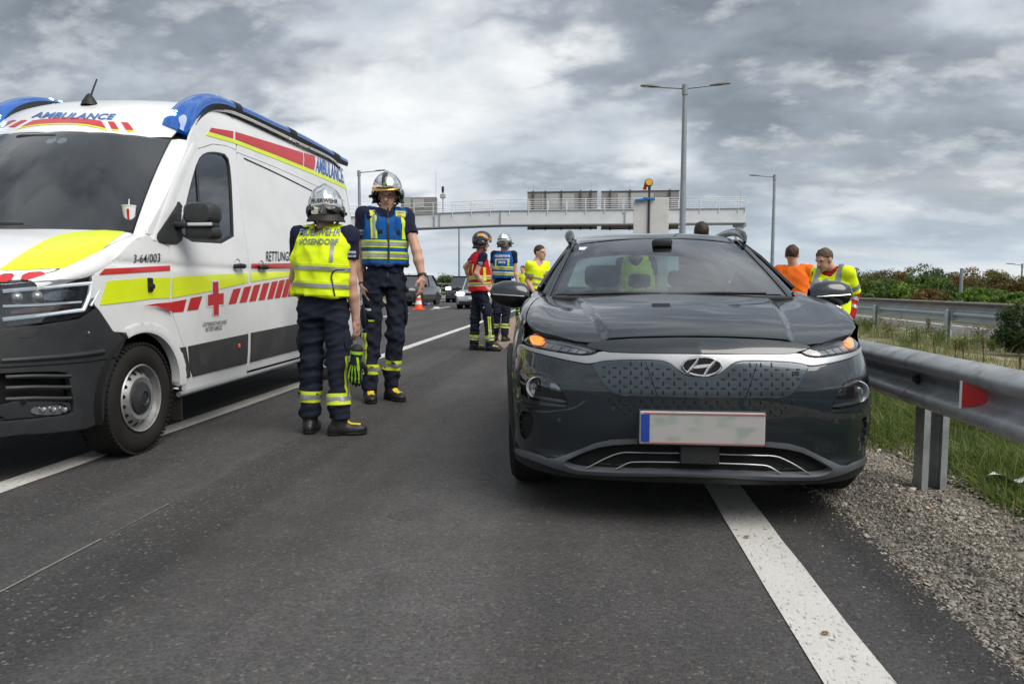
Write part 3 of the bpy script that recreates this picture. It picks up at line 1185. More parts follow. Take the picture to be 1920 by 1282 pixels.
# extra hole bolt and the reflector on a bracket
pr = at_x(1836, 742, 1.76)
mb = MB()
mb.prism([(-.052, .028), (.052, .060), (.052, -.060), (-.052, -.038)], 1, -.004, .004)
o = mb.build('reflector', m_redrefl, gr)
o['label'] = 'red trapezoid reflector plate'
o.location = (pr[0] - 1.795, pr[1] - (pf_[1] - 4.0), pr[2] + 0.01)
o.rotation_euler = (0, math.pi, R(-42))
mb = MB().box((0.0, 0.0, 0), (.010, .013, .124))
e = mb.build('reflector_edge', m_white, o)
e.location = (0.057, 0, 0)
mb = MB().box((0.05, 0, 0), (.07, .02, .03)).tube([(0.075, 0, 0), (.10, 0, 0)], .018, 10)
b_ = mb.build('bracket', m_galv, gr)
b_.location = (pr[0] - 1.795 + 0.02, pr[1] - (pf_[1] - 4.0) - .01, pr[2] + 0.01)
b_.rotation_euler = (0, 0, R(-20))

guardrail('guardrail', 8.2, 0.46, at_x(1783, 600, 8.2)[1] - 16, 28, -1, m_galv_lt, 'pale galvanised guardrail seen from behind across the weedy median', 0.06, -0.16, first_post=0.0)
guardrail('guardrail', 14.0, 0.36, 2.0, 30, 1, m_galv_old, 'weathered brownish guardrail on the far side of the ramp', 0.07, -0.26)

# three-rail parapet beside the left carriageway
t = empty('parapet', (-12.95, 20, 0), 0, 'weathered three-rail parapet on a concrete kerb left of the motorway', 'guardrail')
mb = MB().box((0, 60, .08), (.5, 125, .30))
mb.build('kerb', m_conc, t)
for z in (1.30, .90, .52):
    mb = MB().box((0.05, 60, z), (.08, 125, .15), bev=.03)
    mb.build('rail', m_galv_old, t)
for i in range(62):
    o = MB().box((-.04, 0, .65), (.09, .07, 1.3)).build('post', m_galv_old, t) if i == 0 else pf.copy()
    if i == 0:
        pf = o
    else:
        COL.objects.link(o)
    o.location = (0, -2 + i * 2.02, 0)

# ================================================================== LAMP POSTS
m_pole = M('pole_grey', (0.27, 0.30, 0.33), 0.55, metal=0.3, var=0.1, scale=3)
m_lamp = M('lamp_head', (0.16, 0.16, 0.15), 0.5, metal=0.2)
m_lens = M('lamp_lens', (0.5, 0.5, 0.45), 0.25, var=0.05)


def lamp_post(base, height, arms, label, arm_len=1.1, r=0.09, scale=1.0):
    t = empty('street_lamp', base, 0, label, 'street lamp', 'street lamps')
    mb = MB().tube([(0, 0, -.6), (0, 0, height * .35), (0, 0, height - .3)], [r * 1.25, r * 1.05, r * .72], 14)
    mb.build('pole', m_pole, t, True)
    MB().lathe([(0, height + .04), (r * .95, height + .04), (r * .95, height - .38), (r * .7, height - .4)], n=14).build('collar', m_pole, t, True)
    for s in arms:
        rise = 0.09
        MB().tube([(0, 0, height - .12), (s * arm_len, 0, height - .12 + rise)], [.04, .034], 8).build('arm', m_pole, t, True)
        hd = []
        L = 0.85 * scale
        prof = [(0, .05, .05), (.12, .09, .075), (.4, .15, .085), (.75, .15, .07), (.95, .11, .05), (1, .03, .02)]
        P = []
        for u, w, h in prof:
            x = s * (arm_len - .05 + u * L)
            z = height - .12 + rise + u * .07
            P.append([(x, w * math.cos(a), z + h * (math.sin(a) if math.sin(a) > 0 else .35 * math.sin(a))) for a in np.linspace(0, 2 * math.pi, 13)])
        h_ = MB().grid(P).build('lamp_head', m_lamp, t, True)
        MB().box((s * (arm_len + .5 * L), 0, height + .035 - .035), (.42 * scale, .2, .02), bev=.008).build('lens', m_lens, h_)
    return t


pt = at_y(1284.5, 161, 31.6)
lamp_post((pt[0], 31.6, -.05), pt[2] + .05, (-1, 1), 'tall double-armed grey street lamp behind the dark car', 1.08, .13)
pt = at_y(1452.5, 329, 57)
lamp_post((pt[0], 57, -.7), pt[2] + .7, (-1,), 'single-armed street lamp with arm towards the road, beside the orange vest', 1.1, .13)
pt = at_y(673, 321, 54)
lamp_post((pt[0], 54, -.5), pt[2] + .5, (1,), 'single-armed street lamp behind the ambulance tail', 1.3, .14)
pt = at_y(860.5, 412, 92)
lamp_post((pt[0], 92, -.8), pt[2] + .8, (1,), 'thin far street lamp rising behind the gantry beam', 1.2, .13)
pt = at_y(767, 513, 210)
lamp_post((pt[0], 210, -.85), pt[2] + .85, (-1, 1), 'tiny far double-armed lamp above the dark car', 2.0, .15)
pt = at_y(1917, 495, 75)
lamp_post((pt[0], 75, -.85), pt[2] + .85, (-1,), 'small single-armed lamp rising out of the wood', .7, .10)
pt = at_y(1804, 503, 44)
o = MB().tube([(pt[0], 44, -.8), (pt[0] - .02, 44, pt[2])], [.11, .09], 8).build('utility_pole', m_pole, None, True)
tag(o, 'plain grey pole standing at the edge of the wood', 'pole')

# ================================================================== SIGN GANTRY
m_beam = M('gantry_paint', (0.66, 0.68, 0.70), 0.55, metal=0.15, var=0.08, scale=1.2)
m_beam2 = M('gantry_trim', (0.30, 0.33, 0.37), 0.55, metal=0.2, var=0.1)
m_signback = M('sign_back', (0.27, 0.26, 0.25), 0.6, metal=0.3, var=0.14, scale=1.0)
m_signlite = M('sign_back_light', (0.42, 0.42, 0.41), 0.55, metal=0.3, var=0.1, scale=1.0)
m_stiff = M('sign_stiffener', (0.085, 0.07, 0.06), 0.6, metal=0.2)
GY = 50.0
gt = empty('sign_gantry', (0, GY, -.2), 0, 'grey steel sign gantry spanning the motorway, with railed walkway', 'gantry')


def gx_(px, py=537, Y=GY):
    return at_y(px, py, Y)[0]


def gz_(py, px=1100, Y=GY):
    return at_y(px, py, Y)[2]


xr, xk, xl = gx_(1395), gx_(938), gx_(330)
zb_r, zt_r = gz_(420.5), gz_(394)
drop = 0.0295      # fall of the left half per metre
for (a, b, nm) in ((xk, xr, 0), (xl, xk, 1)):
    za = lambda x: (zb_r - (xk - x) * drop if nm else zb_r)
    mb = MB()
    for (y0, y1) in ((0, 1.3),):
        v = [(a, y0, za(a) + .2), (b, y0, za(b) + .2), (b, y1, za(b) + .2), (a, y1, za(a) + .2)]
        v += [(p[0], p[1], p[2] + zt_r - zb_r) for p in v]
        mb.add(v, [(0, 1, 2, 3), (4, 7, 6, 5), (0, 4, 5, 1), (1, 5, 6, 2), (2, 6, 7, 3), (3, 7, 4, 0)])
    mb.build('beam', m_beam, gt)
    # flange lips
    for dz in (-.03, zt_r - zb_r - .02):
        v = [(a + .01, -.07, za(a) + .2 + dz), (b - .01, -.07, za(b) + .2 + dz), (b - .01, 1.37, za(b) + .2 + dz), (a + .01, 1.37, za(a) + .2 + dz)]
        v += [(p[0], p[1], p[2] + .07) for p in v]
        MB().add(v, [(0, 1, 2, 3), (4, 7, 6, 5), (0, 4, 5, 1), (1, 5, 6, 2), (2, 6, 7, 3), (3, 7, 4, 0)]).build('flange', m_beam2, gt)


def zoff(x):
    return -(xk - x) * drop if x < xk else 0.0


H0 = zt_r + .2
for px in (772 + 43, 825, 938, 1170):
    x = gx_(px)
    MB().box((x, -.02, zoff(x) + (zb_r + zt_r) / 2 + .2), (.09, .06, zt_r - zb_r - .12)).build('stiffener', m_beam2, gt)
xs = [gx_(p) for p in np.arange(672, 1395, 35.4)] + [xr - .06]
for x in xs:
    MB().tube([(x, -.05, H0 + zoff(x) - .25), (x, -.05, H0 + zoff(x) + .76)], .03, 6).build('rail_post', m_beam, gt, True)
    MB().tube([(x, 1.3, H0 + zoff(x) - .1), (x, 1.3, H0 + zoff(x) + .76)], .03, 6).build('rail_post', m_beam, gt, True)
for y in (-.05, 1.3):
    for dz in (.20, .48, .76):
        MB().tube([(xl, y, H0 + zoff(xl) + dz), (xk, y, H0 + dz), (xr - .06, y, H0 + dz)], .022, 6).build('handrail', m_beam, gt, True)
MB().box((gx_(1387.5), .65, (zb_r + .2) / 2), (.5, .6, zb_r + .2), bev=.03).build('column', m_beam, gt)
MB().box((xl + .3, .65, (zb_r + zoff(xl) + .2) / 2), (.5, .6, zb_r + zoff(xl) + .2), bev=.03).build('column', m_beam, gt)
MB().box((gx_(1387.5), .65, zb_r - .12 + .2), (.75, .8, .20)).build('column_head', m_beam2, gt)


def sign_panel(p0, p1, t0, t1, Y, stiff, label):
    a, b = at_y(p0, t1, Y), at_y(p1, t0, Y)
    s = empty('motorway_sign', (a[0], Y, a[2]), 0, label, 'sign', 'signs on the gantry')
    w, h = b[0] - a[0], b[2] - a[2]
    MB().box((w / 2, 0, h / 2), (w, .06, h), bev=.015).build('panel', m_signback, s)
    MB().box((w * .44, -.045, h * .58), (w * .46, .03, h * .72)).build('inner_plate', m_signlite, s)
    for q in stiff:
        x = (q - p0) / (p1 - p0) * w
        MB().box((x, -.11, h * .5), (.10, .13, h * 1.05)).build('stiffener', m_stiff, s)
    for z in (h - .02, .02):
        MB().box((w / 2, -.03, z), (w + .05, .08, .07)).build('frame', m_stiff, s)
    return s


sign_panel(989, 1120, 358.5, 430.5, GY + 1.6, (1000, 1023, 1053, 1089, 1108), 'left back-facing grey motorway sign with five stiffeners on the gantry')
sign_panel(1127, 1273.5, 357, 430.5, GY + 1.6, (1144, 1181, 1256), 'wider back-facing grey motorway sign behind the warning trailer panel')
a = at_y(755, 395, GY + .9)
b = at_y(820, 371, GY + .9)
s = empty('control_cabinet', (a[0], GY + .65, a[2]), 0, 'grey equipment cabinet standing on the gantry walkway', 'cabinet')
MB().box(((b[0] - a[0]) / 2, 0, (b[2] - a[2]) / 2 - .2), (b[0] - a[0], .5, b[2] - a[2] + .4), bev=.02).build('housing', m_signback, s)
MB().box(((b[0] - a[0]) / 2, -.27, (b[2] - a[2]) / 2), (.8, .05, .6), bev=.02).build('hatch', m_signlite, s)
MB().box(((b[0] - a[0]) * .18, -.27, (b[2] - a[2]) / 2), (.5, .05, .7), bev=.02).build('hatch', m_signlite, s)
p = at_y(827.5, 396, GY)
s = empty('traffic_camera', (p[0], GY + .6, p[2]), 0, 'traffic camera with box on a thin mast above the gantry', 'camera')
zt = at_y(827.5, 347, GY)[2] - p[2]
zm = at_y(827.5, 366, GY)[2] - p[2]
MB().tube([(0, 0, -.2), (0, 0, zt - .3)], .035, 8).build('mast', m_pole, s, True)
MB().box((0, 0, zm), (.36, .3, .3), bev=.03).build('box', m_signlite, s)
MB().lathe([(0, zt), (.09, zt - .03), (.10, zt - .25), (.07, zt - .45), (0, zt - .5)], n=12).build('camera_dome', m_dark, s, True)
p = at_y(815.5, 396, GY)
o = MB().tube([(p[0], GY + .4, p[2] - .1), (p[0], GY + .4, at_y(815.5, 320, GY)[2])], [.018, .010], 6).build('whip_antenna', m_pole, None, True)
tag(o, 'thin whip antenna standing on the gantry', 'antenna')
for i, px in enumerate((1000.5, 1108.5, 1180.5, 1388)):
    a = at_y(px, 358 if px < 1300 else 373, GY + 1.5)
    o = MB().tube([(a[0], GY + 1.5, a[2] - .15), (a[0], GY + 1.5, a[2] + .62)], [.012, .006], 5).build('lightning_rod', m_pole, None, True)
    tag(o, 'thin lightning rod on the top edge of the gantry signs', 'rod', 'lightning rods')

# ================================================================== WARNING TRAILER (white panel with beacon)
m_panel = M('panel_white', (0.58, 0.58, 0.57), 0.5, var=0.08, scale=2.0, dirt=((0.35, 0.34, 0.32), 0.4, 4))
m_blue = M('blue_plastic', (0.02, 0.16, 0.42), 0.4)
m_amber = M('amber_lens', (0.85, 0.45, 0.02), 0.2, coat=.5)
m_redp = M('red_plastic', (0.55, 0.03, 0.02), 0.4)
TY = 22.0
p = at_y(1221, 537, TY)
tr = empty('warning_trailer', (p[0], TY, 0), 0, 'white warning trailer panel with amber beacon behind the dark car', 'trailer')


def tz(py):
    return at_y(1221, py, TY)[2]


def tx(px):
    return at_y(px, 400, TY)[0] - p[0]


for (a, b, y) in ((1188, 1216.5, 0.0), (1217.5, 1254, .012)):
    MB().box(((tx(a) + tx(b)) / 2, y, (tz(372) + .75) / 2), (tx(b) - tx(a), .05, tz(372) - .75), bev=.008).build('panel', m_panel, tr)
MB().box((0, .35, .62), (1.5, 2.2, .14), bev=.02).build('chassis', m_dark, tr)
for s in (-1, 1):
    MB().lathe([(.12, -.09), (.28, -.10), (.32, -.06), (.32, .06), (.28, .10), (.12, .09)], c=(s * .82, .5, .32), axis=0, n=24).build('wheel', m_rubber, tr, True)
MB().tube([(tx(1216.5), -.06, .7), (tx(1216.5), -.06, tz(350))], .033, 10).build('mast', m_dark, tr, True)
for (a, b, z, dx) in ((1205, 1227, 373.5, 0), (1190, 1208, 375.5, 0)):
    MB().box(((tx(a) + tx(b)) / 2, -.09, tz(z)), (tx(b) - tx(a), .08, .075), Matrix.Rotation(R(3 if a > 1200 else -4), 3, 'Y'), bev=.01).build('bracket', m_blue, tr)
bc = MB().lathe([(0, -.10), (.09, -.10), (.105, -.05), (.105, .03), (.09, .06), (0, .06)], c=(tx(1215.5), -.06, tz(343)), axis=1, n=24).build('beacon', m_amber, tr, True)
MB().lathe([(.105, .00), (.125, .0), (.125, .05), (.10, .06)], c=(tx(1215.5), -.06, tz(343)), axis=1, n=24).build('rim', m_dark, bc, True)
MB().box((tx(1209), -.02, tz(350)), (.10, .05, .2), Matrix.Rotation(R(14), 3, 'Y'), bev=.01).build('flag', m_redp, tr)
MB().box((tx(1216.5), -.06, tz(353)), (.08, .08, .12), bev=.01).build('beacon_foot', m_dark, tr)

# absorbent spread on the road behind the dark car
g = np.random.default_rng(61)
pts = [at_z(x, y) for x, y in ((930, 640), (945, 612), (958, 596), (985, 583), (1010, 577), (1020, 584), (1000, 596), (985, 615), (965, 640), (945, 655))]
o = mk('absorbent', [(p[0], p[1], .005) for p in pts], [tuple(range(len(pts)))], soil_mat('absorbent', (0.22, 0.15, 0.115), (0.30, 0.22, 0.17), (0.38, 0.29, 0.23), 6, .01), None, False)
tag(o, 'pale pinkish absorbent granules spread on the asphalt', 'absorbent', kind='stuff')

# ================================================================== TRAFFIC CONE, debris
m_orange = M('cone_orange', (0.85, 0.10, 0.02), 0.5, var=0.1)
m_coneW = M('cone_white', (0.72, 0.74, 0.76), 0.4)
p = at_z(785, 580.5)
k = empty('traffic_cone', tuple(p), 0, 'orange and white traffic cone standing by the lane line', 'cone')
s = 0.92 / .75
MB().box((0, 0, .02), (.42 * s, .42 * s, .045), bev=.012).build('base', m_orange, k)
zz = [(.04, .155), (.20, .125), (.34, .098), (.46, .076), (.60, .052), (.75, .03)]
for i in range(5):
    (z0, r0), (z1, r1) = zz[i], zz[i + 1]
    e = .003 if i % 2 else 0
    prof = [(0, z0), (r0 + e, z0), (r1 + e, z1), (0, z1)]
    MB().lathe([(r * s, z * s) for r, z in prof], n=20).build('sleeve', m_coneW if i % 2 else m_orange, k, True)
for i, (px, py, w) in enumerate(((818, 580, .28), (797, 572, .5))):
    p = at_z(px, py)
    o = MB().box((p[0], p[1], .06), (w, .22, .10), Matrix.Rotation(.3, 3, 'Z'), bev=.03).build('road_debris', m_white)
    tag(o, ['small white object lying on the road right of the cone', 'white board lying on the road behind the cone'][i], 'debris')
# a scrap of paper in the grass
p = at_z(1880, 911, -0.0)
V, g = [], np.random.default_rng(3)
for i in range(9):
    for j in range(4):
        u, v = i / 8, j / 3
        w = math.sin(math.pi * min(1, max(0, u))) ** .7
        V.append((p[0] - .10 + .20 * u, p[1] - .10 * w * (v - .5) * 1.6 - .02, .035 + .02 * math.sin(u * 7) + .03 * v + g.normal(0, .004)))
F = [(i * 4 + j, i * 4 + j + 1, (i + 1) * 4 + j + 1, (i + 1) * 4 + j) for i in range(8) for j in range(3)]
o = mk('paper_scrap', V, F, M('paper', (0.78, 0.78, 0.82), .8, var=.1))
tag(o, 'crumpled white paper scrap lying in the roadside grass', 'litter')

# a leaf or two on the asphalt
for i, (px, py) in enumerate(((1400, 1010), (1548, 1192), (1745, 963))):
    p = at_z(px, py)
    V = [(p[0] + .009 * math.cos(a) * (1.4 + .5 * (-1) ** k_), p[1] + .010 * math.sin(a), .007 + .007 * (k_ % 2)) for k_, a in enumerate(np.linspace(0, 6.28, 9)[:-1])]
    o = mk('fallen_leaf', V, [tuple(range(8))], M('leaf_dead', (0.24, 0.11, 0.04), .7), None, False)
    tag(o, 'small dry brown leaf lying near the road edge', 'leaf', 'fallen leaves')


# ================================================================== BACKGROUND CARS
m_tint = glass_mat('car_glass_far', (0.10, 0.13, 0.13), .12)
m_chrome = M('chrome', (0.62, 0.63, 0.65), 0.14, metal=1.0, var=0.03, rvar=.03)
m_lampon = M('headlamp_lit', (0.9, 0.88, 0.8), .2, emit=(1, .93, .78), estr=4.0)
m_lampoff = M('headlamp', (0.55, 0.57, 0.6), .12, coat=1)
m_plate = M('plate', (0.62, 0.62, 0.60), .4)


def wheel_mesh(r, w, mat_rim, parent, loc, spokes=5, name='wheel'):
    """axle along x"""
    tyre = MB().lathe([(r * .62, -w / 2 * .85), (r * .70, -w / 2), (r * .93, -w / 2 * .97), (r, -w / 2 * .72), (r, w / 2 * .72), (r * .93, w / 2 * .97), (r * .70, w / 2), (r * .62, w / 2 * .85)],
                      axis=0, n=32).build(name, m_rubber, parent, True)
    tyre.location = loc
    for s in (-1, 1):
        mb = MB().lathe([(r * .63, s * w * .42), (r * .58, s * w * .40), (r * .56, s * w * .2), (r * .2, s * w * .22), (r * .13, s * w * .36), (0, s * w * .37)], axis=0, n=32)
        for k in range(spokes):
            a = 2 * math.pi * k / spokes
            mb.box((s * w * .33, math.cos(a) * r * .35, math.sin(a) * r * .35), (w * .12, r * .5, r * .13), Matrix.Rotation(a, 3, 'X'))
        mb.build('rim', mat_rim, tyre, True)
    return tyre


def far_car(loc, rz, L, Wd, H, paint, label, lit=True, suv=True, clearance=.22):
    """front of the car faces local -y; y=0 at the nose"""
    t = empty('car', loc, rz, label, 'car', 'cars in the background')
    hood = .62 * H if suv else .60 * H
    # stations: y, half width, sill z, belt z, roof z (roof == belt on bonnet)
    st = [(0.0, .80, .30, .36 * H), (.04, .88, .24, .50 * H), (.14, .95, .22, hood * .93), (.30 * L * .3, .98, .22, hood * .97), (.26 * L, 1, .22, hood), (.30 * L, 1, .22, hood + .01),
          (.6 * L, 1, .22, hood + .02), (.9 * L, .99, .24, hood), (.97 * L, .95, .28, hood * .96), (L, .86, .34, .45 * H)]
    P = []
    for y, w, zs, zt in st:
        hw = Wd / 2 * w
        P.append([(-hw * .93, y, zs), (-hw, y, zs + .12), (-hw, y, (zs + zt) / 2), (-hw * .97, y, zt - .08), (-hw * .88, y, zt), (-hw * .45, y, zt + .025), (0, y, zt + .03),
                  (hw * .45, y, zt + .025), (hw * .88, y, zt), (hw * .97, y, zt - .08), (hw, y, (zs + zt) / 2), (hw, y, zs + .12), (hw * .93, y, zs)])
    mb = MB().grid(P)
    n = len(P[0])
    m = len(st)
    mb.f.append(tuple(range(n)))
    mb.f.append(tuple((m - 1) * n + k for k in range(n)))
    mb.f += [(i * n, i * n + n - 1, (i + 1) * n + n - 1, (i + 1) * n) for i in range(m - 1)]
    mb.build('body', paint, t, True)
    # cabin glass block and roof
    gl = [(.27 * L, .80, hood + .005), (.40 * L, .66, H - .06), (.80 * L, .66, H - .05), (.95 * L if suv else .93 * L, .76, hood + .005)]
    a = Wd / 2
    v = []
    for y, w, z in gl:
        v += [(-a * w, y, z), (a * w, y, z)]
    v += [(-a * .86, .27 * L, hood), (a * .86, .27 * L, hood), (-a * .86, .95 * L, hood), (a * .86, .95 * L, hood)]
    MB().add(v, [(0, 1, 3, 2), (4, 5, 7, 6), (0, 2, 4, 6), (1, 7, 5, 3)]).build('windows', m_tint, t)
    mb = MB()
    mb.box((0, .6 * L, H - .03), (Wd * .66, .42 * L, .06), bev=.025)
    for s in (-1, 1):
        mb.tube([(s * a * .80, .27 * L, hood), (s * a * .665, .40 * L, H - .04)], .035, 6)
        mb.tube([(s * a * .665, .80 * L, H - .04), (s * a * .77, .95 * L, hood)], .06, 6)
        mb.tube([(s * a * .80, .6 * L, hood), (s * a * .665, .6 * L, H - .04)], .035, 6)
    mb.build('roof', paint, t, True)
    for s in (-1, 1):
        hl = MB().box((s * Wd * .37, .07, hood - .17), (.34, .18, .16), bev=.04).build('headlight', m_lampon if lit else m_lampoff, t, True)
        MB().box((s * (a + .08), .29 * L, hood + .07), (.18, .1, .14), bev=.04).build('mirror', m_black, t, True)
        for y in (.19 * L, .79 * L):
            wheel_mesh(.34, .2, m_chrome, t, (s * (a - .12), y, .34))
            MB().lathe([(.0, -.02), (.40, -.02), (.40, .02), (0, .02)], c=(s * (a - .02), y, .36), axis=0, n=24).build('wheel_arch', m_black, t, True)
    MB().box((0, .02, hood - .19), (Wd * .46, .06, .12), bev=.02).build('grille', m_black, t)
    MB().box((0, -.012, hood - .13), (Wd * .40, .05, .025), bev=.01).build('grille_bar', m_chrome, t)
    MB().box((0, -.02, .52), (.52, .03, .12), bev=.005).build('number_plate', m_plate, t)
    MB().box((0, .04, .32), (Wd * .8, .10, .14), bev=.03).build('bumper', m_black, t)
    MB().box((0, L * .5, .2), (Wd * .8, L * .85, .06)).build('underside', m_black, t)
    return t


p = at_z(863, 567)
far_car((p[0], p[1] - .6, 0), R(2), 4.5, 1.9, 1.78, M('paint_slate', (0.045, 0.06, 0.075), .3, metal=.3, coat=.6), 'slate grey off-road car with lit headlights behind the red vest')
p = at_z(888, 579)
far_car((p[0] + .1, p[1] - .6, 0), R(1), 4.2, 1.76, 1.5, M('paint_silver', (0.42, 0.45, 0.48), .3, metal=.5, coat=.6), 'silver hatchback half hidden by the firefighter in the red vest', suv=False)
p = at_z(760, 573.5)
far_car((p[0] - .1, p[1] - .8, 0), R(-7), 4.6, 1.85, 1.72, M('paint_black', (0.012, 0.013, 0.016), .25, coat=1.0), 'black car stopped beside the traffic cone', lit=False)
# ================================================================== CURVED-PANEL MODELLING
def chaikin(P, it=2, closed=True):
    P = np.array(P, float)
    for _ in range(it):
        if closed:
            Q = np.roll(P, -1, 0)
            P = np.stack([.75 * P + .25 * Q, .25 * P + .75 * Q], 1).reshape(-1, P.shape[1])
        else:
            a, b = P[:-1], P[1:]
            P = np.concatenate([P[:1], np.stack([.75 * a + .25 * b, .25 * a + .75 * b], 1).reshape(-1, P.shape[1]), P[-1:]])
    return P


def densify(P, step):
    out = []
    n = len(P)
    for i in range(n):
        a, b = P[i], P[(i + 1) % n]
        k = max(1, int(np.linalg.norm(b - a) / step))
        for j in range(k):
            out.append(a + (b - a) * j / k)
    return np.array(out)


def inside(poly, Q):
    x, y = Q[:, 0], Q[:, 1]
    r = np.zeros(len(Q), bool)
    n = len(poly)
    for i in range(n):
        (x1, y1), (x2, y2) = poly[i], poly[i - 1]
        if y1 == y2:
            continue
        c = ((y1 > y) != (y2 > y)) & (x < (x2 - x1) * (y - y1) / (y2 - y1) + x1)
        r ^= c
    return r


def bdist(poly, Q):
    A = np.asarray(poly)
    B = np.roll(A, -1, 0)
    d = np.full(len(Q), 1e9)
    for a, b in zip(A, B):
        ab = b - a
        L = ab @ ab + 1e-12
        t = np.clip(((Q - a) @ ab) / L, 0, 1)
        d = np.minimum(d, np.linalg.norm(Q - a - t[:, None] * ab, axis=1))
    return d


def area2(P):
    x, y = P[:, 0], P[:, 1]
    return np.sum(x * np.roll(y, -1) - y * np.roll(x, -1))


def panel(name, outer, surf, mat, parent=None, holes=(), off=0.0, roll=0.004, spacing=0.025, wall=0.012, step=0.02, smooth_it=1, hsmooth=1, keep=False):
    """trim a sheet with outline `outer` (2-D, surface coordinates) and holes out of surface surf(uv)->xyz;
    off = stand-off along the outward normal, roll = how far the edge turns in, wall = depth of the returned edge"""
    def prep(P, it):
        P = np.array(P, float)
        if it:
            P = chaikin(P, it)
        return densify(P, step)
    O = prep(outer, smooth_it)
    if area2(O) < 0:
        O = O[::-1]
    HS = []
    for h in holes:
        h = prep(h, hsmooth)
        if area2(h) > 0:
            h = h[::-1]
        HS.append(h)
    loops = [O] + HS
    pts, edges = [], []
    for L in loops:
        b = len(pts)
        pts += list(L)
        edges += [(b + i, b + (i + 1) % len(L)) for i in range(len(L))]
    nb = len(pts)
    lo, hi = O.min(0), O.max(0)
    gx_, gy_ = np.meshgrid(np.arange(lo[0], hi[0], spacing), np.arange(lo[1], hi[1], spacing))
    gx_[1::2] += spacing / 2
    G = np.stack([gx_.ravel(), gy_.ravel()], 1)
    k = inside(O, G)
    G = G[k]
    D = bdist(O, G) if len(G) else np.zeros(0)
    for h in HS:
        if len(G):
            ins = inside(h, G)
            D = np.where(ins, -1, np.minimum(D, bdist(h, G)))
    G = G[D > spacing * .55] if len(G) else G
    # inner ring just inside every boundary, so the edge can roll over
    rw = max(roll * 1.3, 0.003)
    ring = []
    for L in loops:
        a, c = np.roll(L, 1, 0), np.roll(L, -1, 0)
        t = c - a
        nrm = np.stack([-t[:, 1], t[:, 0]], 1)
        nrm /= np.linalg.norm(nrm, axis=1)[:, None] + 1e-12
        ring.append(L + nrm * rw)
    Rg = np.concatenate(ring)
    ok = inside(O, Rg) & (bdist(O, Rg) > rw * .6)
    for h in HS:
        ok &= ~inside(h, Rg) & (bdist(h, Rg) > rw * .6)
    Rg = Rg[ok]
    allp = np.concatenate([np.array(pts), Rg, G]) if len(G) else np.concatenate([np.array(pts), Rg])
    vv, _, ff, vo, _, _ = delaunay_2d_cdt([Vector(p) for p in allp], edges, [], 0, 1e-7)
    V2 = np.array([tuple(v) for v in vv])
    F = np.array([f for f in ff if len(f) == 3])
    C = V2[F].mean(1)
    k = inside(O, C)
    for h in HS:
        k &= ~inside(h, C)
    F = F[k]
    db = bdist(O, V2)
    for h in HS:
        db = np.minimum(db, bdist(h, V2))
    e = 1e-3
    P0 = surf(V2)
    du = surf(V2 + np.array([e, 0])) - surf(V2 - np.array([e, 0]))
    dv = surf(V2 + np.array([0, e])) - surf(V2 - np.array([0, e]))
    Nn = np.cross(du, dv)
    Nn /= np.linalg.norm(Nn, axis=1)[:, None] + 1e-12
    if surf.flip:
        Nn = -Nn
    onb = db < 1e-5
    r = np.where(onb, roll, 0.0)
    P3 = P0 + Nn * (off - r)[:, None]
    # consistent winding
    fn = np.cross(P3[F[:, 1]] - P3[F[:, 0]], P3[F[:, 2]] - P3[F[:, 0]])
    bad = (fn * Nn[F[:, 0]]).sum(1) < 0
    F[bad] = F[bad][:, ::-1]
    # boundary edges -> return wall
    from collections import Counter
    ec = Counter()
    dire = {}
    for f in F:
        for a, b in ((f[0], f[1]), (f[1], f[2]), (f[2], f[0])):
            ec[(min(a, b), max(a, b))] += 1
            dire[(min(a, b), max(a, b))] = (a, b)
    be = [dire[q] for q, c in ec.items() if c == 1]
    nv = len(P3)
    verts = [P3]
    faces = [tuple(f) for f in F]
    if wall > 0 and be:
        bi = sorted({i for q in be for i in q})
        ix = {b: j for j, b in enumerate(bi)}
        top = P3[bi]
        bot = P0[bi] + Nn[bi] * (off - roll - wall)
        verts += [top, bot]
        m = len(bi)
        for a, b in be:
            faces.append((nv + ix[b], nv + ix[a], nv + m + ix[a], nv + m + ix[b]))
    V = np.concatenate(verts)
    me = bpy.data.meshes.new(name)
    me.from_pydata(V.tolist(), [], [tuple(map(int, f)) for f in faces])
    me.polygons.foreach_set('use_smooth', np.ones(len(me.polygons), dtype=bool))
    me.update()
    cn = np.zeros((len(V), 3))
    # rolled edge leans outwards
    cn[:nv] = Nn
    if onb.any():
        vn = np.zeros((len(V), 3), np.float32)
        me.vertices.foreach_get('normal', vn.ravel()) if False else None
        vnn = np.array([tuple(v.normal) for v in me.vertices])
        q = Nn[onb] + .45 * vnn[:nv][onb]
        cn[:nv][onb] = q / np.linalg.norm(q, axis=1)[:, None]
        cn[nv:] = vnn[nv:]
    me.normals_split_custom_set_from_vertices([tuple(c) for c in cn])
    o = bpy.data.objects.new(name, me)
    COL.objects.link(o)
    me.materials.append(mat)
    if parent is not None:
        o.parent = parent
    return o


class Surf:
    def __init__(s, fn, flip=False):
        s.fn, s.flip = fn, flip

    def __call__(s, uv):
        return s.fn(np.asarray(uv, float))


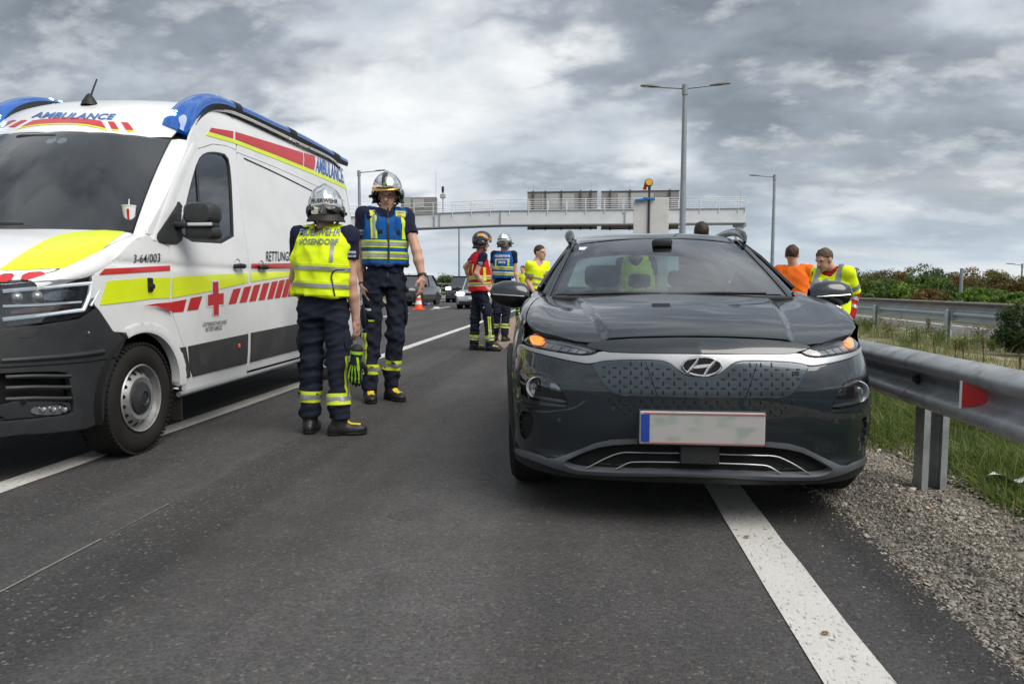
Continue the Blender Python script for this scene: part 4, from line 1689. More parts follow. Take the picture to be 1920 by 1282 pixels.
def mirror_x(o, parent=None, name=None):
    """mirrored twin of a mesh part (x -> -x in the parent's frame)"""
    me = o.data.copy()
    n = len(me.vertices)
    co = np.zeros(n * 3, np.float32)
    me.vertices.foreach_get('co', co)
    co = co.reshape(-1, 3)
    co[:, 0] *= -1
    cn = None
    if me.has_custom_normals:
        cn = np.zeros(len(me.loops) * 3, np.float32)
        me.corner_normals.foreach_get('vector', cn)
        cn = cn.reshape(-1, 3)
        li = np.zeros(len(me.loops), np.int32)
        me.loops.foreach_get('vertex_index', li)
        vn = np.zeros((n, 3), np.float32)
        vn[li] = cn
        vn[:, 0] *= -1
    me.vertices.foreach_set('co', co.ravel())
    me.flip_normals()
    me.update()
    if cn is not None:
        me.normals_split_custom_set_from_vertices([tuple(map(float, c)) for c in vn])
    c = bpy.data.objects.new(name or o.name.split('.')[0], me)
    COL.objects.link(c)
    c.parent = parent if parent is not None else o.parent
    return c


def text_mesh(s, size=1.0, bold=0.0, shear=0.0, spacing=1.0, align='CENTER'):
    cu = bpy.data.curves.new('lettering', 'FONT')
    cu.body = s
    cu.size = size
    cu.offset = bold
    cu.shear = shear
    cu.space_character = spacing
    cu.align_x = align
    cu.align_y = 'CENTER'
    cu.resolution_u = 3
    o = bpy.data.objects.new('lettering', cu)
    COL.objects.link(o)
    dg = bpy.context.evaluated_depsgraph_get()
    me = bpy.data.meshes.new_from_object(o.evaluated_get(dg))
    V = np.array([tuple(v.co)[:2] for v in me.vertices])
    F = [tuple(p.vertices) for p in me.polygons]
    bpy.data.objects.remove(o)
    bpy.data.meshes.remove(me)
    bpy.data.curves.remove(cu)
    return V, F


def text_on(name, s, place, mat, parent, w=None, h=None, bold=0.0, shear=0.0, cuts=1):
    """lettering laid on a surface: place(uv array in box [-.5,.5]^2 units of w,h) -> xyz"""
    V, F = text_mesh(s, 1.0, bold, shear)
    bm = bmesh.new()
    vs_ = [bm.verts.new((p[0], p[1], 0)) for p in V]
    for f in F:
        try:
            bm.faces.new([vs_[i] for i in f])
        except ValueError:
            pass
    if cuts:
        bmesh.ops.triangulate(bm, faces=bm.faces[:])
        bmesh.ops.subdivide_edges(bm, edges=bm.edges[:], cuts=cuts, use_grid_fill=True)
    bm.verts.index_update()
    V = np.array([(v.co.x, v.co.y) for v in bm.verts])
    F = [tuple(v.index for v in f.verts) for f in bm.faces]
    bm.free()
    lo, hi = V.min(0), V.max(0)
    U = (V - (lo + hi) / 2) / (hi - lo)
    P = place(U)
    return mk(name, P, F, mat, parent, False)
# ================================================================== THE DARK ELECTRIC CAR
KX, KY = 0.500, 3.06
car = empty('car', (KX, KY, 0), 0, 'dark teal grey electric crossover with hazard lights on, parked on the edge line', 'car')


def paint(name, col, metal=0.35, rough=0.38, flake=0.25):
    m, nt, b = new_mat(name)
    nd, lk = nt.nodes, nt.links
    t = nd.new('ShaderNodeTexCoord')
    n = nd.new('ShaderNodeTexNoise')
    n.inputs['Scale'].default_value = 900
    n.inputs['Detail'].default_value = 2
    lk.new(t.outputs['Object'], n.inputs['Vector'])
    n2 = nd.new('ShaderNodeTexNoise')
    n2.inputs['Scale'].default_value = 3.5
    n2.inputs['Detail'].default_value = 7
    n2.inputs['Roughness'].default_value = .7
    lk.new(t.outputs['Object'], n2.inputs['Vector'])
    mr = nd.new('ShaderNodeMapRange')
    mr.inputs['From Min'].default_value = .3
    mr.inputs['From Max'].default_value = .7
    mr.inputs['To Min'].default_value = 1 - flake
    mr.inputs['To Max'].default_value = 1 + flake
    lk.new(n.outputs['Fac'], mr.inputs[0])
    mx = nd.new('ShaderNodeMix')
    mx.data_type = 'RGBA'
    mx.blend_type = 'MULTIPLY'
    mx.inputs['Factor'].default_value = 1
    mx.inputs[6].default_value = (*col, 1)
    lk.new(mr.outputs[0], mx.inputs[7])
    # thin road dust
    d = nd.new('ShaderNodeMapRange')
    d.inputs['From Min'].default_value = .45
    d.inputs['From Max'].default_value = .8
    d.inputs['To Max'].default_value = .05
    lk.new(n2.outputs['Fac'], d.inputs[0])
    mx2 = nd.new('ShaderNodeMix')
    mx2.data_type = 'RGBA'
    lk.new(d.outputs[0], mx2.inputs['Factor'])
    lk.new(mx.outputs[2], mx2.inputs[6])
    mx2.inputs[7].default_value = (.10, .09, .08, 1)
    lk.new(mx2.outputs[2], b.inputs['Base Color'])
    b.inputs['Metallic'].default_value = metal
    b.inputs['Roughness'].default_value = rough
    b.inputs['Coat Weight'].default_value = 1.0
    cr = nd.new('ShaderNodeMapRange')
    cr.inputs['From Min'].default_value = .4
    cr.inputs['From Max'].default_value = .75
    cr.inputs['To Min'].default_value = .008
    cr.inputs['To Max'].default_value = .045
    lk.new(n2.outputs['Fac'], cr.inputs[0])
    lk.new(cr.outputs[0], b.inputs['Coat Roughness'])
    MATS[name] = m
    return m


mk_paint = paint('car_paint', (0.008, 0.0145, 0.0215))
mk_silver = M('satin_silver', (0.38, 0.39, 0.405), 0.42, metal=0.75, var=.05, rvar=.04, coat=.3)
mk_skid = M('skid_grey', (0.13, 0.14, 0.155), 0.42, metal=0.3, var=.1)
mk_clad = M('cladding', (0.018, 0.019, 0.021), 0.55, var=.15, bump=.0004, bscale=400, dirt=((.06, .055, .05), .35, 9))
mk_gap = M('gap_black', (0.004, 0.004, 0.004), 0.9)
mk_glass = glass_mat('windscreen', (0.24, 0.33, 0.315), .09)
mk_clear = glass_mat('lamp_cover', (0.86, 0.88, 0.9), .02)
mk_privacy = glass_mat('privacy_glass', (0.16, 0.19, 0.19), .05)
mk_lampbk = M('lamp_inner', (0.045, 0.047, 0.05), 0.25, var=.1)
mk_reflct = M('lamp_reflector', (0.55, 0.57, 0.6), 0.12, metal=.9, var=.05)
mk_drl = M('drl_cell', (0.50, 0.52, 0.55), 0.15, metal=.4, var=.15, scale=60)
mk_amber = M('indicator_lit', (0.9, 0.28, 0.03), .25, emit=(1.0, 0.22, 0.015), estr=0.9, var=.6, scale=110)
mk_fabric = M('seat_fabric', (0.022, 0.022, 0.025), 0.85, var=.15, bump=.001, bscale=300)
mk_dash = M('dashboard', (0.030, 0.031, 0.033), 0.7, var=.1, bump=.0005, bscale=400)

# plan curve of the nose, and how far each height stands back
_ym = spline([(0, 0), (.2, .010), (.4, .042), (.55, .086), (.68, .160), (.77, .262), (.83, .380), (.865, .50), (.885, .62), (.897, .76), (.903, .95)], 120)
_yz = spline([(.10, .16), (.17, .085), (.22, .045), (.27, .012), (.33, .016), (.45, .0), (.55, .0), (.65, .006), (.72, .020), (.77, .040), (.80, .060), (.84, .105), (.88, .165), (.93, .25)], 120)


def S_front(x, z):
    ax = np.abs(x)
    y = np.interp(ax, _ym[:, 0], _ym[:, 1]) + np.maximum(0, ax - .903) * 6
    k = np.clip((z - .60) / .28, 0, 1)
    y = y * (1 + .33 * k * k * (3 - 2 * k))
    return y + np.interp(z, _yz[:, 0], _yz[:, 1])


SF = Surf(lambda uv: np.stack([uv[:, 0], S_front(uv[:, 0], uv[:, 1]), uv[:, 1]], 1))   # du x dv = -y : outward


def fpx(px, py):
    Y = KY + .1
    for _ in range(25):
        p = at_y(px, py, Y)
        Y = KY + float(S_front(np.array(p[0] - KX), np.array(p[2])))
    p = at_y(px, py, Y)
    return np.array((p[0] - KX, p[2]))


def FP(pts):
    return [fpx(*p) for p in pts]


def full(half):
    """left-half outline (open at the centre line) -> symmetric closed outline"""
    h = [tuple(p) for p in half]
    return h + [(-x, z) for x, z in reversed(h) if abs(x) > 1e-6]


def half_c(pts, zc0=None, zc1=None):
    """pixel outline of the left half that starts and ends on the centre line"""
    P = FP(pts)
    P[0][0] = 0
    P[-1][0] = 0
    return P


# ---- dark shell behind every shut line
mb = MB()
gx0 = np.linspace(-.88, .88, 60)
gz0 = np.linspace(.20, .86, 30)
mb.grid([[(x, float(S_front(np.array(x), np.array(z))) + .035, z) for x in gx0] for z in gz0])
mb.build('inner_shell', mk_gap, car, True)

HL = [(979, 618.5), (1009, 622.5), (1051, 632.5), (1088.6, 643.5), (1124, 656.5), (1110, 664.5), (1088, 665.5), (1051, 660), (1014, 653.5), (990, 647.5), (980.5, 638)]
CL = [(975.5, 697.5), (1011.6, 703), (1034, 708), (1046, 719.4), (1066, 757), (1054, 759.5), (1019.6, 753), (980, 744.3), (973, 733), (972.5, 711)]
VENT = [(972.5, 769), (996, 772), (999.5, 790), (995, 812), (985, 826), (973, 815)]
GRL = [(1300, 706), (1285, 704.5), (1268, 692.5), (1253, 680.6), (1232, 675.5), (1165.5, 675.8), (1131, 677.8), (1110.5, 682.5), (1112.5, 689), (1123, 704), (1136, 725), (1149.6, 738.5), (1168, 742.5), (1300, 745.5)]
STRIP = [(1300, 664), (1149.6, 662), (1126, 658), (1112, 666), (1088, 667.5), (1051, 662), (1014, 655.5), (990, 649.5), (977.5, 643.5), (976.5, 651), (1019.6, 664.5), (1059.4, 674), (1096.5, 681), (1110, 681), (1131, 676),
         (1165, 674), (1232, 673.8), (1254, 679), (1269, 691), (1286, 703), (1300, 705)]
TRIM_T = [(1300, 821.5), (1194.7, 822), (1131, 824.5), (1064.7, 851), (1033, 861.5), (1006, 849.5), (963, 834)]
INTAKE = [(1300, 831.5), (1197, 831.5), (1131, 835.5), (1088.6, 850), (1058, 864.5), (1056.7, 871), (1074, 879.5), (1099, 883.5), (1300, 885.5)]

# ---- bumper skin, body colour, with lamp and vent openings
left_edge = [(-.893, .70), (-.880, .62), (-.866, .50), (-.858, .40)]
top = half_c(STRIP[-1:] + [(1286, 704), (1269, 692), (1254, 680), (1232, 675), (1165, 675.2), (1131, 677), (1110, 682.5), (1096.5, 682.5), (1059.4, 675.5), (1019.6, 666), (976.5, 652.5)] + TRIM_T[::-1][1:])
# outline: centre top -> left along strip -> side -> trim -> centre bottom
t1 = FP([(1300, 706), (1286, 704), (1269, 692), (1254, 680), (1232, 675), (1165, 675.2), (1131, 677), (1110, 682.5), (1096.5, 682.5), (1059.4, 675.5), (1019.6, 666), (976.5, 652.5)])
t2 = FP([(966, 836.5), (1006, 851), (1033, 863), (1064.7, 852.5), (1131, 826), (1194.7, 823.5), (1300, 823)])
t1[0][0] = 0
t2[-1][0] = 0
bump = [tuple(p) for p in t1] + [(-.86, .80), (-.893, .74)] + left_edge[1:] + [tuple(p) for p in t2]


def mh(poly):
    return [np.array(poly), np.array([(-x, z) for x, z in poly])]


HLp, CLp, VEp, GRp = FP(HL), FP(CL), FP(VENT), half_c(GRL)
panel('bumper', full(bump), SF, mk_paint, car, holes=mh(CLp) + mh(VEp), roll=.004, spacing=.022, wall=.02, smooth_it=1)
# bright strip between the lamps
panel('bright_strip', full(half_c(STRIP)), SF, mk_silver, car, off=.006, roll=.005, spacing=.015, wall=.015, smooth_it=1, step=.012)
# bonnet nose below the shut line
nose = half_c([(1300, 630.5), (1147, 634.5), (1091, 643.8), (1126, 656), (1149.6, 660.5), (1300, 662.5)])
panel('bonnet_nose', full(nose), SF, mk_paint, car, off=.002, roll=.004, spacing=.02, wall=.015)
# closed grille, three fields, with raised pips
gp = np.array(GRp)
gr_ = panel('grille', full(gp), SF, M('grille_grey', (0.055, 0.070, 0.084), .33, metal=.6, var=.06, coat=.5), car, off=.010, roll=.006, spacing=.02, wall=.016)


def stand(x, z, off):
    return np.array((x, float(S_front(np.array(x), np.array(z))) - off, z))


mb = MB()
GG = np.array(full(gp))


def pill(cx, cz, w, h, off=.012, prd=.0035):
    V = []
    for (s, d) in ((1.0, 0.0), (.55, prd)):
        for a in np.linspace(0, 2 * math.pi, 8, endpoint=False):
            ca, sa = math.cos(a), math.sin(a)
            x = cx + (w / 2) * s * np.sign(ca) * abs(ca) ** .6
            z = cz + (h / 2) * s * np.sign(sa) * abs(sa) ** .6
            V.append(stand(x, z, off + d))
    F = [(i, (i + 1) % 8, 8 + (i + 1) % 8, 8 + i) for i in range(8)] + [tuple(range(8, 16))]
    mb.add(V, F)


seg = lambda q: q
rows = np.arange(.445, .765, .0195)
for r_, z in enumerate(rows):
    up = r_ % 2
    for c_ in range(-14, 15):
        x = (c_ + (.5 if up else 0)) * .0455
        inside_g = inside(GG, np.array([[x, z]]))[0] and bdist(GG, np.array([[x, z]]))[0] > .011
        low = (z < .60) and abs(x) < .40 - (.60 - z) * .55 + 0 and z > .52
        if abs(x) < .088 and z > .685:
            continue
        if inside_g or low:
            o_ = .0105 if inside_g else .0005
            if up:
                pill(x, z, .0075, .021, o_)
            else:
                pill(x, z, .021, .0070, o_)
o = mb.build('grille_pips', M('pip_dark', (0.014, 0.018, 0.022), .55, spec=.3), gr_, True)
o['kind'] = 'stuff'
for s in (-1, 1):
    a, b = fpx(1209, 676), fpx(1233, 743)
    ln = [stand(s * (-(-a[0] + (a[0] - b[0]) * t)), a[1] + (b[1] - a[1]) * t, .0105) for t in np.linspace(0.02, .99, 12)]
    MB().tube(ln, .0016, 5).build('grille_seam', mk_gap, gr_, True)
# small charge-port mark at the right
c = fpx(1490, 699)
MB().box((c[0], float(S_front(c[0], c[1])) - .012, c[1]), (.030, .004, .018), bev=.002).build('charge_port_mark', mk_lampbk, gr_)

# ---- emblem: oval ring with a slanted letter form
ec = fpx(1311, 685.7)
ec[0] = 0
ey = float(S_front(0., ec[1])) - .016
ra, rb = .0800, .0395
em = MB().prism([(ra * .96 * math.cos(a), ec[1] + rb * .96 * math.sin(a)) for a in np.linspace(0, 2 * math.pi, 40, endpoint=False)], 1, ey, ey + .02).build('emblem', M('emblem_black', (.006, .006, .008), .12, coat=1), car)
MB().tube([(ra * math.cos(a), ey - .002, ec[1] + rb * math.sin(a)) for a in np.linspace(0, 2 * math.pi, 48, endpoint=False)], .0052, 8, closed=True).build('emblem_ring', m_chrome, em, True)


def ribbon(pts, w, name):
    P = spline(pts, 20)
    wd = np.interp(np.linspace(0, 1, 20), np.linspace(0, 1, len(w)), w)
    t = np.gradient(P, axis=0)
    nrm = np.stack([-t[:, 1], t[:, 0]], 1) / np.linalg.norm(t, axis=1)[:, None]
    L, Rr = P + nrm * wd[:, None], P - nrm * wd[:, None]
    V = [(p[0], ey - .006, ec[1] + p[1]) for p in L] + [(p[0], ey - .009, ec[1] + p[1]) for p in P] + [(p[0], ey - .006, ec[1] + p[1]) for p in Rr]
    n = 20
    F = [(i, i + 1, n + i + 1, n + i) for i in range(n - 1)] + [(n + i, n + i + 1, 2 * n + i + 1, 2 * n + i) for i in range(n - 1)]
    MB().add(V, F).build(name, m_chrome, em, True)


ribbon([(-.012, .0375), (-.026, .012), (-.045, -.012), (-.060, -.028)], [.005, .007, .008, .005], 'letter_stroke')
ribbon([(.060, .028), (.045, .012), (.026, -.012), (.012, -.0375)], [.005, .008, .007, .005], 'letter_stroke')
ribbon([(-.040, -.006), (-.018, -.002), (.018, .003), (.040, .006)], [.004, .007, .007, .004], 'letter_stroke')

def plate_face():
    m, nt, b = new_mat('plate_face')
    nd, lk = nt.nodes, nt.links
    t = nd.new('ShaderNodeTexCoord')
    mp = nd.new('ShaderNodeMapping')
    mp.inputs['Scale'].default_value = (9, 9, 20)
    lk.new(t.outputs['Object'], mp.inputs[0])
    n = nd.new('ShaderNodeTexNoise')
    n.inputs['Scale'].default_value = 1.0
    n.inputs['Detail'].default_value = 1
    lk.new(mp.outputs[0], n.inputs['Vector'])
    r = nd.new('ShaderNodeValToRGB')
    for k, (p_, c_) in enumerate(((0.34, (.27, .31, .28)), (0.46, (.37, .375, .36)), (0.6, (.40, .375, .375)))):
        e = r.color_ramp.elements[k] if k < 2 else r.color_ramp.elements.new(.6)
        e.position = p_
        e.color = (*c_, 1)
    lk.new(n.outputs['Fac'], r.inputs[0])
    lk.new(r.outputs[0], b.inputs['Base Color'])
    b.inputs['Roughness'].default_value = .45
    return m


# ---- number plate: blue band, red edge lines, characters not legible
pz0, pz1 = fpx(1314, 831)[1], fpx(1314, 770)[1]
plt = MB().box((0, -.022, (pz0 + pz1) / 2), (.520, .020, pz1 - pz0), bev=.006).build('number_plate', plate_face(), car)
plt['label'] = 'pale registration plate with blue band at its left end'
MB().box((-.236, -.0335, (pz0 + pz1) / 2), (.036, .003, (pz1 - pz0) * .84), bev=.001).build('country_band', M('band_blue', (.012, .05, .30), .4), plt)
for z in (pz0 + .008, pz1 - .008):
    MB().box((0.01, -.0335, z), (.50, .003, .005)).build('edge_line', M('plate_red', (.35, .12, .12), .5), plt)
MB().box((0, -.012, (pz0 + pz1) / 2), (.535, .02, pz1 - pz0 + .012), bev=.006).build('plate_holder', mk_clad, plt)

# ---- lower intake: opening, bright fins, centre sensor, surround
INp = half_c(INTAKE)
sur_o = half_c(TRIM_T[:-1] + [(966, 837), (965, 848), (1000, 862), (1046, 880), (1088, 890.5), (1300, 891)])
panel('intake_surround', full(sur_o), SF, mk_skid, car, holes=[np.array(full(INp))], off=.006, roll=.006, spacing=.02, wall=.05, step=.015)
lip = FP([(1300, 890), (1088, 889.5), (1046, 879), (1000, 861), (965.5, 847), (964, 858), (985, 873), (1054, 893), (1126, 900), (1300, 906)])
lip[0][0] = lip[-1][0] = 0
panel('front_lip', full(lip), SF, mk_clad, car, off=.004, roll=.008, spacing=.02, wall=.06)
# recess floor
ip = np.array(full(INp))
cen = ip.mean(0)
panel('intake_back', cen + (ip - cen) * np.array([1.03, 1.3]), SF, mk_gap, car, off=-.075, roll=0, wall=0, spacing=.03)
for s in (-1, 1):
    sh = [fpx(*p) for p in ((1064, 866), (1100, 848), (1140, 838), (1185, 834), (1188, 880), (1100, 881), (1076, 877))]
    panel('intake_blade', [(-s * p[0], p[1]) for p in sh], SF, M('blade_grey', (.045, .047, .05), .5, var=.1), car, off=-.035, roll=.004, wall=.02, spacing=.02)
for (pl) in ([(1300, 851), (1200, 850), (1165, 850.5), (1135, 861), (1110, 874), (1098, 879.5)], [(1300, 868), (1205, 867.5), (1180, 869), (1165, 876), (1155, 881)]):
    pts = [fpx(*p) for p in pl]
    pts[0][0] = 0
    P = spline(pts, 22)
    for s in (-1, 1):
        MB().tube([stand(s * p[0], p[1], -.018) for p in P], .0032, 6).build('intake_fin', mk_silver, car, True)
a, b = fpx(1276, 834), fpx(1276, 868)
MB().box((0, .018, (a[1] + b[1]) / 2), (.165, .03, a[1] - b[1]), bev=.006).build('radar_cover', mk_clad, car)

# ---- slim day lamps with amber flashers
for s in (-1, 1):
    flip = np.array([-s, 1])
    P_ = [p * flip for p in HLp]
    lamp = panel('headlight', P_, SF, mk_lampbk, car, off=-.018, roll=.0, spacing=.02, wall=.0)
    lamp['label'] = 'slim upper lamp with lit amber flasher'
    # rim around
    rimP = [(980, 619.5), (1009, 623.5), (1051, 634), (1088.6, 645), (1121, 656.8), (1108, 663), (1088, 664), (1051, 658.5), (1014, 652), (991, 646), (982, 637.5)]
    rim = [stand(*(fpx(*p) * flip), .002) for p in rimP]
    MB().tube(rim, .0032, 6, closed=True).build('lamp_rim', m_black, lamp, True)
    am = [fpx(*p) * flip for p in ((988, 628), (1000, 625.5), (1014, 629), (1019, 637), (1008, 645.5), (993, 642.5))]
    panel('indicator', am, SF, mk_amber, lamp, off=-.008, roll=.004, spacing=.01, wall=.01)
    for k in range(5):
        u0, u1 = k / 5, (k + .82) / 5
        q = [(1022 + 80 * u0, 640.5 + 15.5 * u0), (1022 + 80 * u1, 640.5 + 15.5 * u1), (1014 + 80 * u1, 650 + 12.5 * u1), (1014 + 80 * u0, 650 + 12.5 * u0)]
        panel('drl_cell', [fpx(*p) * flip for p in q], SF, mk_drl, lamp, off=-.010, roll=.003, spacing=.01, wall=.006, smooth_it=0)
    bar = [(1018, 638.5), (1050, 643), (1085, 651.5), (1110, 659.5)]
    MB().tube([stand(*(fpx(*p) * flip), .004 * 0 - .004) for p in bar], .0022, 5).build('light_bar', mk_reflct, lamp, True)
    bar = [(984, 622.5), (1009, 627), (1021, 634), (1013, 648), (992, 645), (984, 637)]
    MB().tube([stand(*(fpx(*p) * flip), -.003) for p in bar], .0018, 5, closed=True).build('chrome_edge', mk_reflct, lamp, True)
    panel('lamp_cover', P_, SF, mk_clear, lamp, off=.001, roll=.0, spacing=.02, wall=.0)
    # main lamp low in the corner
    C_ = [p * flip for p in CLp]
    ml = panel('main_lamp', C_, SF, M('main_lamp_inner', (.07, .072, .075), .3), car, off=-.07, roll=0, spacing=.02, wall=0)
    pc_ = fpx(1001.5, 726.5) * flip
    y_ = float(S_front(pc_[0], pc_[1]))
    MB().lathe([(.034, .01), (.047, -.012), (.0505, -.030), (.0475, -.034), (.040, -.018), (.034, -.002)], c=(pc_[0] - s * .012, y_ + .040, pc_[1]), axis=1, n=32).build('projector_ring', M('ring_silver', (.62, .64, .66), .22, metal=.35, var=.04), ml, True)
    MB().lathe([(0.0, -.020), (.015, -.018), (.028, -.010), (.036, .004)], c=(pc_[0] - s * .012, y_ + .026, pc_[1]), axis=1, n=28).build('projector_lens', M('projector_glass', (.20, .21, .22), .05, coat=1, metal=.3), ml, True)
    rf = [fpx(*p) * flip for p in ((1024, 716), (1038, 720), (1050, 737), (1036, 734), (1023, 732))]
    panel('reflector_bowl', rf, SF, M('bowl', (.30, .31, .33), .15, metal=.8, var=.5, scale=70), ml, off=-.020, roll=.006, spacing=.012, wall=.01)
    lw = [fpx(*p) * flip for p in ((981, 741), (1010, 743), (1060, 752), (1054, 757), (1019.6, 751), (982, 743))]
    panel('lamp_sill', lw, SF, M('lamp_sill', (.25, .26, .27), .3, metal=.3), ml, off=-.015, roll=.004, spacing=.015, wall=.01)
    panel('lamp_cover', C_, SF, mk_clear, ml, off=-.002, roll=0, spacing=.02, wall=0)
    V_ = [p * flip for p in VEp]
    vb = panel('corner_vent', V_, SF, mk_gap, car, off=-.04, roll=0, spacing=.02, wall=0)
    for k in range(3):
        z = V_[1][1] - .03 - k * .04
        MB().box((-s * .80 * -1 if False else s * -.80 * -1 * -1 if False else (s * .80), 0, 0), (.001, .001, .001)) if False else None
        xx = s * .785
        MB().tube([stand(xx + s * d, z, -.02) for d in (0, .03, .06)], .004, 5).build('vent_bar', mk_clad, vb, True)
    # ledge under the main lamp
    lg = [fpx(*p) * flip for p in ((969, 745), (1019, 756), (1066, 761), (1068, 766), (1019, 764), (969, 758))]
    panel('lamp_ledge', lg, SF, mk_paint, car, off=.006, roll=.005, spacing=.012, wall=.01)
for i, (px, py) in enumerate(((1049, 787), (1149, 766), (1477, 767), (1567, 790))):
    q = fpx(px, py)
    MB().lathe([(0, -.002), (.010, -.002), (.0115, .002)], c=(q[0], float(S_front(q[0], q[1])) - .001, q[1]), axis=1, n=14).build('parking_sensor', mk_clad, car, True)

# ---- bonnet
_zc = spline([(.06, .815), (.125, .856), (.19, .886), (.30, .918), (.46, .949), (.70, .984), (.95, 1.010), (1.15, 1.028), (1.35, 1.045)], 80)


def H_bon(x, y):
    ax = np.abs(x)
    z = np.interp(y, _zc[:, 0], _zc[:, 1])
    # nose sweeps back with the plan curve
    lag = np.interp(ax, _ym[:, 0], _ym[:, 1]) * .62
    z = np.interp(y - lag * np.clip(1.25 - y, 0, 1), _zc[:, 0], _zc[:, 1])
    z = z - .030 * (ax / .8) ** 2
    c = .36 + .17 * np.clip(y / 1.1, 0, 1)
    d = (ax - c)
    z = z - .017 * np.clip(d / .04, 0, 1) ** 2 * (3 - 2 * np.clip(d / .04, 0, 1)) + .013 * np.clip((d - .04) / .2, 0, 1) + .020 * np.exp(-((ax - .76) / .10) ** 2) * np.clip((y - .3) / .4, 0, 1)
    return z


SB = Surf(lambda uv: np.stack([uv[:, 0], uv[:, 1], H_bon(uv[:, 0], uv[:, 1])], 1))


def bpx(px, py):
    lo, hi = KY + .0, KY + 1.6
    f = lambda Y: (lambda p: p[2] - float(H_bon(np.array(p[0] - KX), np.array(Y - KY))))(at_y(px, py, Y))
    ys = np.linspace(lo, hi, 120)
    fv = [f(y) for y in ys]
    for i in range(119):
        if fv[i] >= 0 > fv[i + 1]:
            t = fv[i] / (fv[i] - fv[i + 1])
            Y = ys[i] + t * (ys[i + 1] - ys[i])
            p = at_y(px, py, Y)
            return np.array((p[0] - KX, Y - KY))
    j = int(np.argmin(np.abs(fv)))
    p = at_y(px, py, ys[j])
    return np.array((p[0] - KX, ys[j] - KY))


fr = [bpx(*p) for p in ((1300, 627.5), (1225, 628.5), (1147, 631.5), (1088.6, 641), (1051, 630.5), (1009, 620.5))]
fr[0][0] = 0
bon = [tuple(p) for p in fr] + [(-.785, .44), (-.792, .62), (-.785, .85), (-.765, 1.05), (-.72, 1.20), (-.5, 1.175), (-.25, 1.155), (0, 1.15)]
panel('bonnet', full(bon), SB, mk_paint, car, roll=.005, spacing=.022, wall=.02, smooth_it=1)
print('bonnet front', [tuple(np.round(q, 3)) for q in fr])

# ---- front wings: rounded band from the bonnet edge over to the flank
_xs = np.linspace(.5, .93, 300)


def x_at(y, z):
    """half width of the nose surface where it reaches depth y at height z"""
    return float(np.interp(y, S_front(_xs, np.full(300, z)), _xs))


for s in (-1, 1):
    P = []
    for y in np.linspace(.452, 1.42, 26):
        hx = float(np.interp(y, [.36, .44, .62, .85, 1.05, 1.2, 1.42], [.772, .789, .796, .789, .770, .745, .735]))
        hz = float(H_bon(np.array(hx), np.array(min(y, 1.2)))) + (0 if y < 1.2 else (y - 1.2) * .1)
        wl_ = lambda z: max(min(x_at(y, z), .905), hx + .003)
        x84, x78, x70 = wl_(min(.84, hz - .03)), wl_(.78), wl_(.70)
        row = spline([(s * hx, y, hz - .003), (s * (hx * .5 + x84 * .5 + .004), y, hz - .012), (s * x84, y, min(.84, hz - .03)), (s * x78, y, .78), (s * (x70 - .002), y, .715)], 14)
        P.append([tuple(q) for q in row])
    MB().grid(P).build('wing', mk_paint, car, True)

# ---- flanks with wheel arches
AX0, AX1, WR = .845, 3.445, .334


def side_x(y, z):
    w = np.interp(y, [.4, .5, .62, .76, .95, 3.3, 3.7, 4.0, 4.18], [.84, .868, .887, .899, .905, .905, .89, .84, .74])
    return w - .05 * np.clip((z - .78) / .22, 0, 1) ** 2 - .035 * np.clip((.42 - z) / .2, 0, 1)


def arch(cy, r, z0, n=16, rev=False):
    a0 = math.asin((z0 - WR) / r)
    a = np.linspace(math.pi - a0, a0, n)
    p = [(cy + r * math.cos(t), WR + r * math.sin(t)) for t in a]
    return p[::-1] if rev else p


